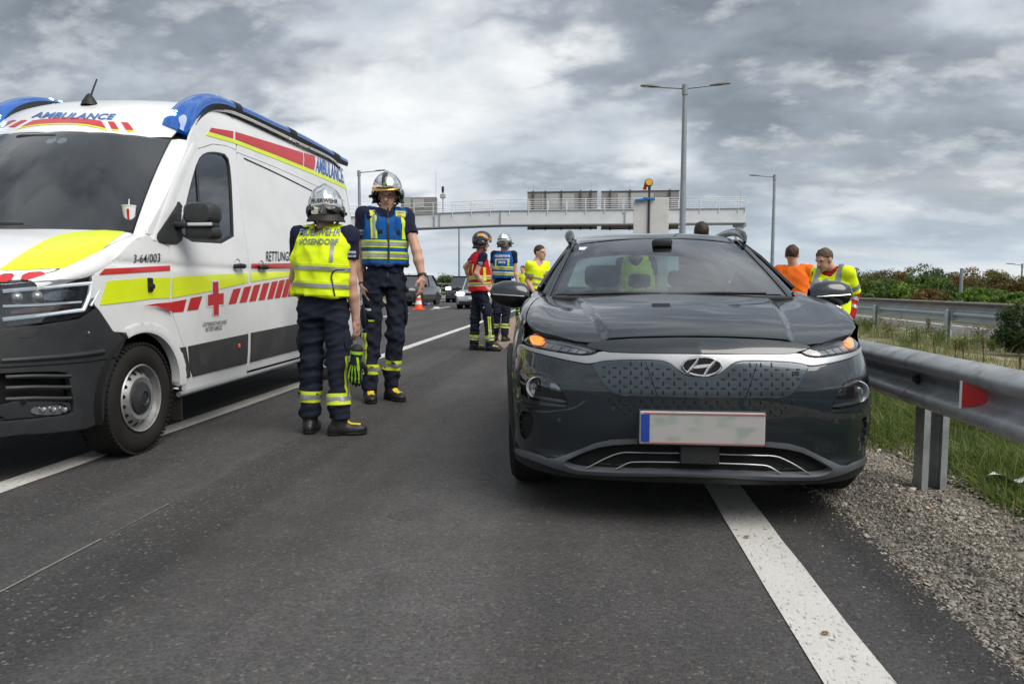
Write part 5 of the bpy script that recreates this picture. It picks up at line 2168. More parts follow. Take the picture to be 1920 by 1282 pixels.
for s in (-1, 1):
    SS = Surf(lambda uv, s=s: np.stack([s * side_x(uv[:, 0], uv[:, 1]), uv[:, 0], uv[:, 1]], 1), flip=(s < 0))
    body = [(1.43, .985), (3.3, 1.02), (3.9, 1.0), (4.06, .92), (4.10, .72), (4.06, .50)] + arch(AX1, .375, .40, rev=True) + [(3.05, .30), (1.25, .30)] + arch(AX0, .375, .42, rev=True)[:9] + [(.84, .712), (1.43, .72)]
    panel('flank', body, SS, mk_paint, car, roll=.004, spacing=.05, wall=.02, step=.03)
    for cy in (AX0, AX1):
        o_, i_ = arch(cy, .425, .22, 22), arch(cy, .370, .22, 22, True)
        panel('arch_cladding', o_ + i_, SS, mk_clad, car, off=.012, roll=.006, spacing=.02, wall=.05, step=.02)
    panel('sill', [(1.22, .19), (1.2, .32), (3.08, .32), (3.06, .19)], SS, mk_clad, car, off=.012, roll=.008, spacing=.05, wall=.05)
    # side glass and pillars
    gq = [(1.46, .985), (2.02, 1.33), (2.5, 1.37), (3.3, 1.33), (3.72, 1.16), (3.6, 1.02)]
    SG = Surf(lambda uv, s=s: np.stack([s * (.845 - .62 * (uv[:, 1] - .98)), uv[:, 0], uv[:, 1]], 1), flip=(s < 0))
    panel('side_window', gq, SG, mk_privacy, car, off=.0, roll=.002, spacing=.05, wall=.01)
    fr_o = [(1.32, .96), (2.0, 1.385), (2.5, 1.425), (3.35, 1.385), (3.98, 1.10), (3.95, .97)]
    panel('window_frame', fr_o, SG, M('frame_black', (.008, .008, .009), .25, coat=.4), car, holes=[np.array(gq)], off=.006, roll=.003, spacing=.05, wall=.015)
    # door mirror
    mr_ = empty if False else None
    c0 = Vector((s * .80, 1.36, .985))
    hx = [(.0, .035, .045), (.03, .06, .075), (.10, .068, .088), (.17, .062, .080), (.225, .045, .058), (.248, .015, .022)]
    P = []
    for (d, ry, rz) in hx:
        P.append([(s * (.835 + d), 1.355 + ry * math.cos(a) * (1 if math.cos(a) < 0 else .7), 1.012 + d * .06 + rz * (math.sin(a) if math.sin(a) > 0 else .95 * math.sin(a))) for a in np.linspace(0, 2 * math.pi, 21)])
    top_, low_ = [r_[:11] for r_ in P], [r_[10:] for r_ in P]
    mm = MB().grid(top_).build('mirror_cap', mk_paint, car, True)
    MB().grid(low_).build('mirror_housing', M('gloss_black', (.007, .007, .008), .12, coat=.6), mm, True)
    MB().tube([(s * .79, 1.34, .965), (s * .85, 1.35, .985)], [.035, .03], 10).build('mirror_arm', m_black, mm, True)
    MB().tube([(s * (.835 + d), 1.355 - ry * 1.02, 1.008 + d * .06) for d, ry, rz in hx[1:-1]], .004, 6).build('mirror_indicator', m_chrome, mm, True)
    # wheels
    for cy in (AX0, AX1):
        wheel_mesh(WR, .215, M('alloy', (.28, .29, .30), .3, metal=.7), car, (s * .775, cy, WR), 5)
MB().box((0, 2.15, .24), (1.5, 3.4, .10)).build('underbody', mk_gap, car)
for cy in (AX0, AX1):
    MB().box((0, cy, .50), (1.30, .74, .5)).build('wheel_housing', mk_gap, car)

# ---- windscreen, pillars, roof


def ws(u, v):
    """u -1..1 across, v 0 bottom .. 1 top"""
    au = np.abs(u)
    xb, xt = .715, .575
    x = u * (xb + (xt - xb) * v)
    yb = 1.165 + .155 * au ** 2.2
    yt = 1.960 + .10 * au ** 2.2
    y = yb + (yt - yb) * v
    zb = 1.020 - .012 * au ** 2
    zt = 1.403 - .035 * au ** 2
    z = zb + (zt - zb) * (v + .10 * v * (1 - v))
    return x, y, z


SW = Surf(lambda uv: np.stack(ws(uv[:, 0], uv[:, 1]), 1))
panel('windscreen', [(-.955, .035), (-.94, .96), (0, .98), (.94, .96), (.955, .035), (0, .025)], SW, mk_glass, car, roll=0, wall=0, spacing=.06, smooth_it=0, step=.05)
fo = [(-1.0, -.02), (-1.0, .99), (0, 1.0), (1.0, .99), (1.0, -.02), (0, -.03)]
fi = [(-.93, .07), (-.885, .90), (-.80, .925), (0, .935), (.80, .925), (.885, .90), (.93, .07), (.5, .06), (-.5, .06)]
panel('windscreen_frit', fo, SW, M('frit', (.006, .006, .007), .08, coat=.6), car, holes=[np.array(fi)], off=-.004, roll=0, wall=.004, spacing=.05, smooth_it=0, step=.04)
MB().box((0, 1.17, 1.0), (1.36, .14, .03), bev=.01).build('cowl', mk_clad, car)
for s in (-1, 1):
    P = []
    for v in np.linspace(-.05, 1.06, 22):
        x, y, z = ws(np.array(1.0), np.array(v))
        x, y, z = float(x), float(y), float(z)
        w = .075 - .02 * v
        row = spline([(s * (x - .004), y - .004, z), (s * (x + w * .35), y + .006, z + .006), (s * (x + w * .8), y + .045, z - .004), (s * (x + w), y + .10, z - .03)], 9)
        P.append([tuple(q) for q in row])
    MB().grid(P).build('pillar', mk_paint, car, True)
    # inspection disc holder, roof rails
    rp = spline([(s * .600, 2.02, 1.372), (s * .612, 2.10, 1.412), (s * .615, 2.22, 1.446), (s * .612, 2.45, 1.472), (s * .61, 2.8, 1.484), (s * .61, 3.2, 1.468), (s * .612, 3.6, 1.42), (s * .62, 3.72, 1.37)], 30)
    MB().tube([tuple(q) for q in rp], [.012 + .016 * min(1, i / 4, (29 - i) / 4) for i in range(30)], 8).build('roof_rail', M('rail_black', (.02, .02, .022), .3, coat=.3), car, True)


def roof(u, v):
    au = np.abs(u)
    y = 1.955 + .105 * au ** 2.2 * (1 - v) + v * 1.80
    x = u * np.interp(v, [0, .2, .6, 1], [.585, .62, .62, .58])
    zc = np.interp(v, *zip(*spline([(0, 1.404), (.08, 1.432), (.2, 1.462), (.4, 1.480), (.65, 1.465), (.85, 1.43), (1, 1.385)], 40)))
    z = zc - .038 * au ** 2.4 - np.clip(au - .9, 0, 1) * .25
    return x, y, z


SR = Surf(lambda uv: np.stack(roof(uv[:, 0], uv[:, 1]), 1))
panel('roof', [(-1.0, .0), (-1.0, 1), (1.0, 1), (1.0, .0), (0, 0.0)], SR, mk_paint, car, roll=.004, wall=.02, spacing=.07, smooth_it=0, step=.05)
MB().box((0, 3.80, 1.385), (1.10, .22, .03), bev=.012).build('spoiler', mk_paint, car, True)
# rear: hatch with glass left open to view, lower tailgate
mb = MB().grid([[(x, 4.10 - .12 * (abs(x) / .8) ** 2 + dy, z) for x in np.linspace(-.80, .80, 9)] for z, dy in ((.25, -.06), (.45, .02), (.72, .0), (1.0, -.10))])
mb.build('tailgate', mk_paint, car, True)
MB().grid([[(x * w, y, z) for x in np.linspace(-1, 1, 7)] for w, y, z in ((.70, 4.00, 1.0), (.62, 3.90, 1.18), (.54, 3.76, 1.37))]).build('rear_window', glass_mat('rear_glass', (.72, .78, .74), .02), car, True)
for s in (-1, 1):
    MB().grid([[(s * (a0 + (a1 - a0) * k_), y - b, z) for k_, b in ((0, 0), (.5, .08), (1, .30))] for a0, a1, y, z in ((.54, .60, 3.78, 1.375), (.62, .725, 3.92, 1.18), (.70, .83, 4.02, 1.0))]).build('rear_pillar', mk_paint, car, True)

# wipers, sticker, mirror, interior
for (a, b) in (((-.60, 1.165, 1.022), (-.05, 1.185, 1.030)), ((-.02, 1.16, 1.024), (.55, 1.20, 1.032))):
    MB().tube([a, ((a[0] + b[0]) / 2, (a[1] + b[1]) / 2 - .01, (a[2] + b[2]) / 2 + .006), b], [.010, .008, .006], 6).build('wiper', m_black, car, True)
q = np.array(ws(np.array(-.855), np.array(.86)))
MB().box(tuple(q + np.array((0, -.006, 0))), (.055, .003, .045), Matrix.Rotation(R(-62), 3, 'X')).build('inspection_sticker', m_white, car)
MB().box((.02, 1.96, 1.345), (.24, .05, .075), bev=.02).build('rear_view_mirror', m_black, car, True)
MB().box((.02, 1.84, 1.36), (.13, .10, .05), bev=.015).build('camera_housing', m_black, car, True)
mb = MB()
mb.grid([[(x, y, z - .02 * (x / .7) ** 2) for x in np.linspace(-.72, .72, 13)] for y, z in ((1.16, .985), (1.35, 1.0), (1.6, 1.005), (1.75, .985), (1.82, .93), (1.84, .7))])
mb.build('dashboard', mk_dash, car, True)
MB().box((.36, 1.62, 1.00), (.30, .22, .07), bev=.03).build('instrument_hood', mk_dash, car, True)
st_ = MB().tube([(.36 + .185 * math.cos(a), 1.86 - .06 * math.sin(a), .93 + .175 * math.sin(a)) for a in np.linspace(0, 2 * math.pi, 36, endpoint=False)], .016, 8, closed=True).build('steering_wheel', mk_dash, car, True)
MB().box((.36, 1.87, .92), (.16, .05, .11), bev=.03).box((.36, 1.87, .93), (.34, .025, .03)).build('steering_boss', mk_dash, st_, True)
for x, y, hz, sc in ((-.36, 2.30, 1.13, 1), (.36, 2.30, 1.13, 1), (-.36, 3.25, 1.12, .85), (0.0, 3.28, 1.10, .75), (.36, 3.25, 1.12, .85)):
    P = []
    for z, w, d in ((.45, .25, .12), (.62, .26, .13), (.85, .245, .11), (1.0, .20, .085), (1.04, .12, .05)):
        P.append([(x + w * np.sign(math.cos(a)) * abs(math.cos(a)) ** .5, y + (z - .45) * .28 + d * np.sign(math.sin(a)) * abs(math.sin(a)) ** .6, z - (.06 if sc < 1 else 0)) for a in np.linspace(0, 2 * math.pi, 19)])
    se = MB().grid(P).build('seat', mk_fabric, car, True)
    MB().box((x, y + .20, hz + .02), (.27 * sc, .10, .17 * sc), Matrix.Rotation(R(-8), 3, 'X'), bev=.045).build('headrest', mk_fabric, se, True)
    for dx in (-.06, .06):
        MB().tube([(x + dx, y + .19, 1.0), (x + dx, y + .2, hz)], .007, 6).build('headrest_post', m_chrome, se, True)
MB().box((0, 2.2, .42), (1.5, 2.3, .05)).build('cabin_floor', mk_gap, car)
for s in (-1, 1):
    MB().box((s * .78, 2.4, .72), (.05, 2.1, .5)).build('door_lining', mk_dash, car)
# ================================================================== THE AMBULANCE
VA = R(2.0)
vex = np.array((math.cos(VA), math.sin(VA), 0))
vey = np.array((-math.sin(VA), math.cos(VA), 0))
vorg = at_z(262, 853) - vex * .985 - vey * 1.0
van = empty('ambulance', tuple(vorg), VA, 'white ambulance van with yellow and red stripes and lit blue lights', 'ambulance')

mv_white = M('van_white', (0.76, 0.77, 0.785), 0.38, var=.03, scale=2, coat=.55, coat_r=.16, dirt=((.42, .40, .37), .22, 3.0))
mv_yel = M('van_yellow', (0.72, 0.85, 0.014), 0.42, var=.04, coat=.5, coat_r=.1)
mv_red = M('van_red', (0.52, 0.018, 0.022), 0.40, var=.05, coat=.5, coat_r=.1)
mv_blue = M('van_blue_print', (0.012, 0.10, 0.36), 0.45, coat=.4)
mv_ink = M('van_ink', (0.018, 0.02, 0.035), 0.5)
mv_plast = M('van_plastic', (0.024, 0.026, 0.029), 0.52, var=.12, bump=.0005, bscale=500, dirt=((.07, .066, .06), .3, 5))
mv_clad = M('van_cladding', (0.040, 0.041, 0.044), 0.50, var=.1, dirt=((.10, .095, .088), .4, 4))
mv_glass = glass_mat('van_windscreen', (0.60, 0.66, 0.67), .05)
mv_sglass = glass_mat('van_side_glass', (0.50, 0.57, 0.57), .08)
mv_blue_l = M('beacon_blue', (0.002, 0.06, 0.27), 0.08, var=.25, scale=40, coat=1.0, coat_r=.02, emit=(0.0, .20, .80), estr=.10)
mv_led = M('beacon_led', (.5, .8, 1.0), .3, emit=(.30, .68, 1.0), estr=4.0, var=.02)
mv_grey = M('van_seal', (0.03, 0.031, 0.033), 0.7)

_vm = spline([(0, 0), (.3, .015), (.5, .05), (.65, .11), (.76, .19), (.84, .29), (.90, .42), (.945, .58), (.975, .76), (.995, .95), (1.012, 1.2), (1.02, 1.5)], 120)
_vz = spline([(.15, .20), (.25, .10), (.35, .035), (.5, .0), (.75, .0), (.9, .03), (1.0, .07), (1.1, .13), (1.2, .22), (1.3, .34)], 100)


def V_front(x, z):
    ax = np.abs(x)
    return np.interp(ax, _vm[:, 0], _vm[:, 1]) + np.maximum(0, ax - 1.02) * 8 + np.interp(z, _vz[:, 0], _vz[:, 1]) * np.clip(1.15 - ax, .25, 1)


VF = Surf(lambda uv: np.stack([uv[:, 0], V_front(uv[:, 0], uv[:, 1]), uv[:, 1]], 1))
_vp = spline([(.20, .955), (.32, .985), (.45, 1.005), (.70, 1.018), (1.0, 1.022), (1.18, 1.022), (1.215, 1.012), (1.25, 1.016), (1.38, 1.0), (1.7, .955), (2.0, .908), (2.2, .872), (2.35, .842), (2.45, .81), (2.53, .765), (2.60, .70), (2.66, .60)], 160)
_vplan = spline([(.50, .90), (.62, .930), (.76, .955), (.95, .975), (1.2, .990), (1.5, .998), (1.9, 1.0), (5.0, 1.0), (5.7, .995), (5.95, .985), (6.08, .965)], 120)


def V_side(y, z):
    z = z - np.interp(y, [2.5, 5.8], [.012, .085]) * np.clip((z - 1.6) / .8, 0, 1)
    return np.interp(z, _vp[:, 0], _vp[:, 1]) * np.interp(y, _vplan[:, 0], _vplan[:, 1])


VS = Surf(lambda uv: np.stack([V_side(uv[:, 0], uv[:, 1]), uv[:, 0], uv[:, 1]], 1))
VSL = Surf(lambda uv: np.stack([-V_side(uv[:, 0], uv[:, 1]), uv[:, 0], uv[:, 1]], 1), flip=True)


def vray(px, py):
    d = ray(px, py)
    c = CAMP - vorg
    return np.array((c @ vex, c @ vey, c[2])), np.array((d @ vex, d @ vey, d[2]))


def spx(px, py):
    """pixel on the flank: march along the ray from outside"""
    o, d = vray(px, py)
    ts = np.linspace((1.25 - o[0]) / d[0], (.45 - o[0]) / d[0], 500)
    P = o + d * ts[:, None]
    f = P[:, 0] - V_side(P[:, 1], P[:, 2])
    k = np.where((f[:-1] > 0) & (f[1:] <= 0))[0]
    i = k[0] if len(k) else int(np.argmin(np.abs(f[:-1])))
    u = f[i] / (f[i] - f[i + 1])
    p = P[i] + (P[i + 1] - P[i]) * np.clip(u, 0, 1)
    return np.array((p[1], p[2]))


def vfx(px, py):
    """pixel on the nose surface: march along the ray"""
    o, d = vray(px, py)
    ts = np.linspace((-.1 - o[1]) / d[1], (1.6 - o[1]) / d[1], 400)
    P = o + d * ts[:, None]
    f = P[:, 1] - V_front(P[:, 0], P[:, 2])
    k = np.where((f[:-1] < 0) & (f[1:] >= 0))[0]
    if len(k) == 0:
        i = int(np.argmin(np.abs(f)))
        return np.array((P[i, 0], P[i, 2]))
    i = k[0]
    u = f[i] / (f[i] - f[i + 1])
    p = P[i] + (P[i + 1] - P[i]) * u
    return np.array((p[0], p[2]))


SPX = lambda L: [spx(*p) for p in L]
VFX = lambda L: [vfx(*p) for p in L]

# ---- flank panels, cut from the outlines seen in the photo; arch centre from the wheel
ARY, ARR, WZ, WRV = 1.065, .435, .352, .356


def varch(r, z0, z1, n=22, cy=ARY):
    a0 = math.pi - math.asin((z0 - WZ) / r)
    a1 = math.asin((z1 - WZ) / r)
    return [(cy + r * math.cos(t), WZ + r * math.sin(t)) for t in np.linspace(a0, a1, n)]


dF = SPX([(318, 463), (320, 492), (321, 522), (319, 562), (326, 592), (338, 626), (347, 652), (349, 700), (348, 732)])   # front edge of the door
wing = [tuple(spx(232, 446)), tuple(spx(285, 452))] + [tuple(p + np.array((-.004, 0))) for p in dF] + [(1.44, .33)] + varch(.445, .42, .78, 16)[::-1][:1]
wing = [(.66, 1.13), (.80, 1.21), (.98, 1.33), (1.18, 1.405)] + [tuple(p + np.array((-.005, 0))) for p in dF] + [(1.445, .36)] + [(ARY + .445 * math.cos(t), WZ + .445 * math.sin(t)) for t in np.linspace(.02, math.pi - 1.30, 14)] \
    + [(.80, .80), (.70, .93), (.63, 1.00)]
panel('wing', wing, VS, mv_white, van, roll=.004, spacing=.03, wall=.02, smooth_it=0, step=.03)
# wheel-arch flare
panel('arch_flare', [(ARY + .50 * math.cos(t), WZ + .49 * math.sin(t)) for t in np.linspace(.05, math.pi - 1.22, 22)] + [(ARY + .425 * math.cos(t), WZ + .425 * math.sin(t)) for t in np.linspace(math.pi - 1.22, .05, 22)],
      VS, mv_white, van, off=.018, roll=.016, spacing=.018, wall=.06, smooth_it=0, step=.02)
dR = SPX([(439.5, 228), (441, 240), (446, 320), (452, 380), (460, 440), (466, 480), (467, 540), (465, 620), (463, 700)])      # rear edge of the door
WIN = SPX([(331, 452), (345, 400), (358, 345), (371, 300), (384, 286), (405, 284), (428, 290), (434, 320), (438, 400), (440, 458)])
doorT = SPX([(318, 463), (322, 430), (340, 350), (355, 305), (372, 280), (400, 271), (425, 274), (443, 282)])
door = [tuple(p) for p in dF] + [(dR[-1][0] - .006, spx(463, 703)[1])] + [tuple(p + np.array((-.006, 0))) for p in dR[::-1]][0:7] + [tuple(p) for p in doorT[::-1][:-1]]
panel('front_door', door, VS, mv_white, van, holes=[np.array(WIN)], roll=.004, spacing=.035, wall=.02, smooth_it=0, hsmooth=1, step=.03)
# window rubber and panes
wc = np.mean(WIN, 0)
panel('window_seal', [wc + (p - wc) * 1.03 for p in WIN], VS, mv_grey, van, holes=[np.array([wc + (p - wc) * .95 for p in WIN])], off=-.004, roll=.002, spacing=.03, wall=.02)
gls = panel('door_window', WIN, VS, mv_sglass, van, off=-.016, roll=0, wall=0, spacing=.05)
a, b = spx(371, 292), spx(376, 380)
MB().tube([(float(V_side(*p)) - .012, p[0], p[1]) for p in (spx(370.5, 290), spx(373, 340), spx(377, 400))], .010, 6).build('window_bar', mv_grey, gls, True)
# A-pillar/roof flank forward of and above the door
pil = [tuple(p) for p in SPX([(318, 463), (322, 430), (340, 350), (355, 305), (372, 280), (400, 271), (425, 274), (443, 281.5), (439.5, 228)])]
pil = [tuple(p + np.array((-.004, .004))) for p in np.array(pil)]
pil += [(2.86, 2.60), (2.62, 2.57), (2.40, 2.50), (2.15, 2.36), (1.98, 2.20), (1.90, 2.10), (1.55, 1.76), (1.20, 1.44), (1.19, 1.412)]
panel('roof_flank', pil, VS, mv_white, van, roll=.003, spacing=.03, wall=.015, smooth_it=0, step=.03)
# big side panel behind the door
rear_y = 6.05
sidep = [tuple(p + np.array((.006, 0))) for p in dR] + [(dR[-1][0] + .006, .35), (3.9, .35)] + [(4.65 - .45 * math.cos(t), WZ + .45 * math.sin(t)) for t in np.linspace(.0, math.pi, 20)] + [(5.2, .38), (rear_y, .42), (rear_y, 1.2), (rear_y - .01, 2.0), (rear_y - .06, 2.52), (rear_y - .10, 2.66), (4.3, 2.635), (2.95, 2.60)]
panel('side_panel', sidep, VS, mv_white, van, roll=.004, spacing=.06, wall=.02, smooth_it=0, step=.05)
# swaged blank window on it, guide rail, roof gutter
for (pl, r_) in (([(457, 297), (520, 326), (600, 366), (640, 386)], .007), ([(445, 209), (500, 233), (580, 270), (640, 299)], .006), ([(444, 285), (520, 315), (600, 352), (645, 376)], .004)):
    q = spline(SPX(pl), 20)
    MB().tube([(float(V_side(*p)) + .001, p[0], p[1]) for p in q], r_, 6).build('gutter', mv_grey if r_ == .007 else mv_white, van, True)

# ---- dark lower cladding and sill
panel('door_cladding', SPX([(352, 649), (400, 639), (464, 625.5), (461.5, 681), (400, 696), (361, 706), (355, 690)]), VS, mv_clad, van, off=.012, roll=.007, spacing=.05, wall=.012, smooth_it=0)
panel('side_cladding', SPX([(470, 624), (557, 607), (575, 603.5), (575, 651), (557, 656), (468, 679)]), VS, mv_clad, van, off=.012, roll=.007, spacing=.06, wall=.012, smooth_it=0)
panel('wing_cladding', SPX([(334, 652), (347, 650), (356, 706), (345, 709), (338, 690)]), VS, mv_clad, van, off=.012, roll=.006, spacing=.03, wall=.012, smooth_it=0)
MB().tube([(1.0, 1.46, .318), (1.0, 3.9, .318)], .018, 8).build('side_step', M('alu_step', (.45, .46, .47), .35, metal=.7), van, True)
MB().box((.55, 3.7, .36), (.8, 4.3, .10)).build('chassis', mk_gap, van)
MB().box((-.2, 3.0, .42), (1.5, 5.4, .12)).build('floor_pan', mk_gap, van)
q = spx(444.5, 648)
MB().box((float(V_side(*q)) + .018, q[0], q[1]), (.01, .035, .035), bev=.004).build('side_marker', M('marker_amber', (.75, .14, .02), .3, coat=.6), van)
for (px, py) in ((443, 500), (488, 502)):
    q = spx(px, py)
    x = float(V_side(*q))
    MB().lathe([(0, -.004), (.045, -.004), (.055, .004)], c=(x, q[0] + .02, q[1] + .01), axis=0, n=18).build('handle_bowl', mv_grey, van, True)
    MB().tube([(x + .02, q[0] - .07, q[1]), (x + .042, q[0] - .03, q[1] + .006), (x + .042, q[0] + .05, q[1] + .006), (x + .02, q[0] + .09, q[1])], [.018, .020, .020, .016], 10).build('door_handle', m_black, van, True)
q = spx(280, 534)
fl = MB().box((float(V_side(*q)) + .006, q[0], q[1]), (.02, .05, .09), bev=.008).build('socket_flap', m_black, van)
MB().lathe([(0, .022), (.018, .02), (.02, 0)], c=(float(V_side(*q)) + .01, q[0], q[1] - .01), axis=0, n=12).build('socket', m_black, fl, True)

# ---- nose: bumper, headlight, insert


def gpanel(name, px, mat, **kw):
    return panel(name, VFX(px), VF, mat, van, **kw)


bx = [(vfx(180, 579)), vfx(212, 611), vfx(238, 637), vfx(221, 670), vfx(205, 722), vfx(196, 790), vfx(165, 803)]
bp = [(0, .90), (.40, .895), (.62, .885)] + [tuple(vfx(0, 618)), tuple(vfx(80, 609)), tuple(vfx(150, 598))] + [tuple(p) for p in bx] + [(.80, .285), (.5, .27), (0, .27)]
INS = [tuple(p) for p in VFX([(0, 700), (60, 697), (120, 696), (132, 703), (142, 770), (134, 778), (60, 785), (0, 791)])]
INS = [(.30, INS[0][1] + .01)] + INS + [(.30, INS[-1][1] - .01)]
bumper = panel('bumper', [(x, z) for x, z in bp] + [(-x, z) for x, z in reversed(bp) if x > 1e-6], VF, mv_plast, van, holes=mh(INS), roll=.006, spacing=.03, wall=.04, smooth_it=0, step=.03)
panel('bumper_insert', INS, VF, mk_gap, bumper, off=-.07, roll=0, wall=0, spacing=.03)
for py in (706, 727, 748):
    q = spline(VFX([(2, py + 2), (60, py), (126, py)]), 10)
    MB().tube([(p[0], float(V_front(*p)) + .03, p[1]) for p in q], .012, 6).build('insert_slat', mv_plast, bumper, True)
fg = gpanel('fog_lamp', [(60, 766), (90, 760), (126, 757), (127, 776), (100, 779), (63, 778)], mk_reflct, off=-.02, roll=.006, wall=.03, spacing=.012)
for k in range(3):
    q = vfx(78 + 20 * k, 769)
    MB().lathe([(0, -.012), (.012, -.009), (.017, .0)], c=(q[0], float(V_front(*q)) + .012, q[1]), axis=1, n=14).build('fog_lens', M('projector_glass', (.08, .085, .09), .04), fg, True)
panel('fog_surround', VFX([(0, 752), (134, 748), (138, 774), (60, 783), (0, 789)]), VF, mv_plast, bumper, holes=[np.array(VFX([(58, 766), (90, 759), (128, 756), (129, 777), (100, 781), (61, 780)]))], off=-.012, roll=.004, wall=.03, spacing=.02)
q = spline(VFX([(0, 688.5), (80, 684), (160, 678), (221, 669)]), 16)
MB().tube([(p[0], float(V_front(*p)) - .001, p[1]) for p in q], .004, 5).build('bumper_joint', mk_gap, bumper, True)
q = spline(VFX([(0, 676), (80, 671), (150, 665), (192, 659)]), 16)
MB().tube([(p[0], float(V_front(*p)) + .008, p[1]) for p in q], .016, 8).build('bumper_crease', mv_plast, bumper, True)
for (px, py) in ((164, 625), (44, 752)):
    q = vfx(px, py)
    MB().lathe([(0, -.006), (.012, -.005), (.014, .003)], c=(q[0], float(V_front(*q)), q[1]), axis=1, n=14).build('parking_sensor', m_chrome if px > 100 else mk_gap, bumper, True)
panel('tow_cover', VFX([(36, 622), (80, 613), (70, 628), (55, 634), (33, 634)]), VF, mv_plast, bumper, off=.004, roll=.003, wall=.006, spacing=.02)
HLV = [(.42, 1.075)] + [tuple(p) for p in VFX([(0, 533.5), (70, 527), (131, 522), (194, 519.5), (198, 527), (188, 556), (172, 580), (150, 596), (80, 606), (0, 615)])] + [(.46, .90)]
hl = panel('headlight', HLV, VF, mk_lampbk, van, off=-.03, roll=0, wall=0, spacing=.03)
panel('headlight_cover', HLV, VF, mk_clear, hl, off=.002, roll=.004, wall=.03, spacing=.03)
for pts, r_ in (([(0, 546), (80, 539), (168, 531)], .011), ([(168, 531), (163, 555), (152, 581)], .012), ([(152, 581), (80, 590), (0, 599)], .011), ([(0, 574), (80, 571), (148, 566)], .007), ([(186, 526), (180, 548), (166, 573)], .008)):
    q = spline(VFX(pts), 12)
    MB().tube([(p[0], float(V_front(*p)) + .018, p[1]) for p in q], r_, 6).build('light_guide', M('light_guide', (.62, .64, .66), .15, metal=.3, emit=(.8, .9, 1), estr=.12), hl, True)
for (px, py, r_) in ((60, 557, .036), (22, 559, .036)):
    q = vfx(px, py)
    MB().lathe([(0, -.03), (r_ * .5, -.026), (r_ * .85, -.012), (r_, .004)], c=(q[0], float(V_front(*q)) + .03, q[1]), axis=1, n=20).build('lamp_lens', M('projector_glass', (.08, .085, .09), .04), hl, True)
panel('lamp_reflector', VFX([(86, 548), (150, 541), (146, 560), (86, 566)]), VF, M('bowl', (.30, .31, .33), .15), hl, off=-.018, roll=.003, wall=.01, spacing=.02)
panel('indicator_strip', VFX([(20, 581), (140, 570), (136, 578), (20, 590)]), VF, M('dark_amber', (.20, .09, .05), .25, coat=1), hl, off=-.012, roll=.003, wall=.01, spacing=.02)
panel('grille', [(0, 1.08), (.40, 1.07), (.44, .905), (0, .91), (-.44, .905), (-.40, 1.07)], VF, mv_plast, van, off=-.01, roll=.006, wall=.02, spacing=.04, smooth_it=0)

# ---- bonnet
_vhc = spline([(.08, 1.085), (.14, 1.13), (.25, 1.20), (.45, 1.285), (.70, 1.365), (.95, 1.425), (1.2, 1.475)], 60)


def V_bon(x, y):
    ax = np.abs(x)
    lag = np.interp(ax, _vm[:, 0], _vm[:, 1]) * .85
    z = np.interp(y - lag * np.clip(1.2 - y * .55, 0, 1), _vhc[:, 0], _vhc[:, 1])
    return z - .02 * (ax / .8) ** 2


VB = Surf(lambda uv: np.stack([uv[:, 0], uv[:, 1], V_bon(uv[:, 0], uv[:, 1])], 1))


def top_hit(px, py, fn, t0=-.2, t1=6.5):
    """first crossing of pixel rays with a height surface z = fn(x, y) of the van"""
    o, d = vray(px, py)
    ts = np.linspace((t0 - o[1]) / d[1], (t1 - o[1]) / d[1], 900)
    P = o + d * ts[:, None]
    f = P[:, 2] - fn(P[:, 0], P[:, 1])
    k = np.where((f[:-1] >= 0) & (f[1:] < 0))[0] if f[0] > 0 else np.where((f[:-1] < 0) & (f[1:] >= 0))[0]
    i = k[0] if len(k) else int(np.argmin(np.abs(f)))
    i = min(i, len(f) - 2)
    den = f[i] - f[i + 1]
    u = f[i] / den if abs(den) > 1e-12 else 0
    p = P[i] + (P[i + 1] - P[i]) * np.clip(u, 0, 1)
    return np.array((p[0], p[1]))


bpx_v = lambda px, py: top_hit(px, py, V_bon, .0, 1.4)
e0 = [bpx_v(*p) for p in ((133, 519.5), (150, 505), (185, 470), (215, 445), (246, 424))]
print('van bonnet edge', [tuple(np.round(q, 3)) for q in e0])
vb = [(0, .085), (.35, .10), (.55, .145), (.70, .225)] + [(.80, .34), (.862, .48), (.892, .64), (.905, .85), (.90, 1.05), (.88, 1.20)] + [(.6, 1.07), (.3, .985), (0, .96)]
bonn = panel('bonnet', vb + [(-x, y) for x, y in reversed(vb) if x > 0], VB, mv_white, van, roll=.005, spacing=.03, wall=.02, smooth_it=0, step=.03)
# strip of wing top between bonnet edge and flank
for s in (1, -1):
    P = []
    for y in np.linspace(.34, 1.22, 26):
        hx = float(np.interp(y, [.34, .48, .64, .85, 1.05, 1.22], [.803, .866, .896, .909, .904, .884]))
        hz = float(V_bon(np.array(hx), np.array(y))) - .002
        zz_ = hz - .03 - .05 * np.clip((y - .3) / .5, 0, 1)
        sx = float(V_side(np.array(max(y, .5)), np.array(min(zz_, 1.40)))) if y > .6 else float(np.interp(y, [.3, .6], [.85, V_side(.6, 1.15)]))
        row = spline([(s * hx, y, hz), (s * (hx * .4 + sx * .6), y, hz - .010), (s * sx, y, zz_), (s * (sx - .006), y, zz_ - .025)], 9)
        P.append([tuple(q) for q in row])
    MB().grid(P).build('wing_top', mv_white, van, True)


def bon_patch(name, pts, mat, off=.003):
    return panel(name, [bpx_v(*p) for p in pts], VB, mat, bonn, off=off, roll=0, wall=0, spacing=.04, step=.03)


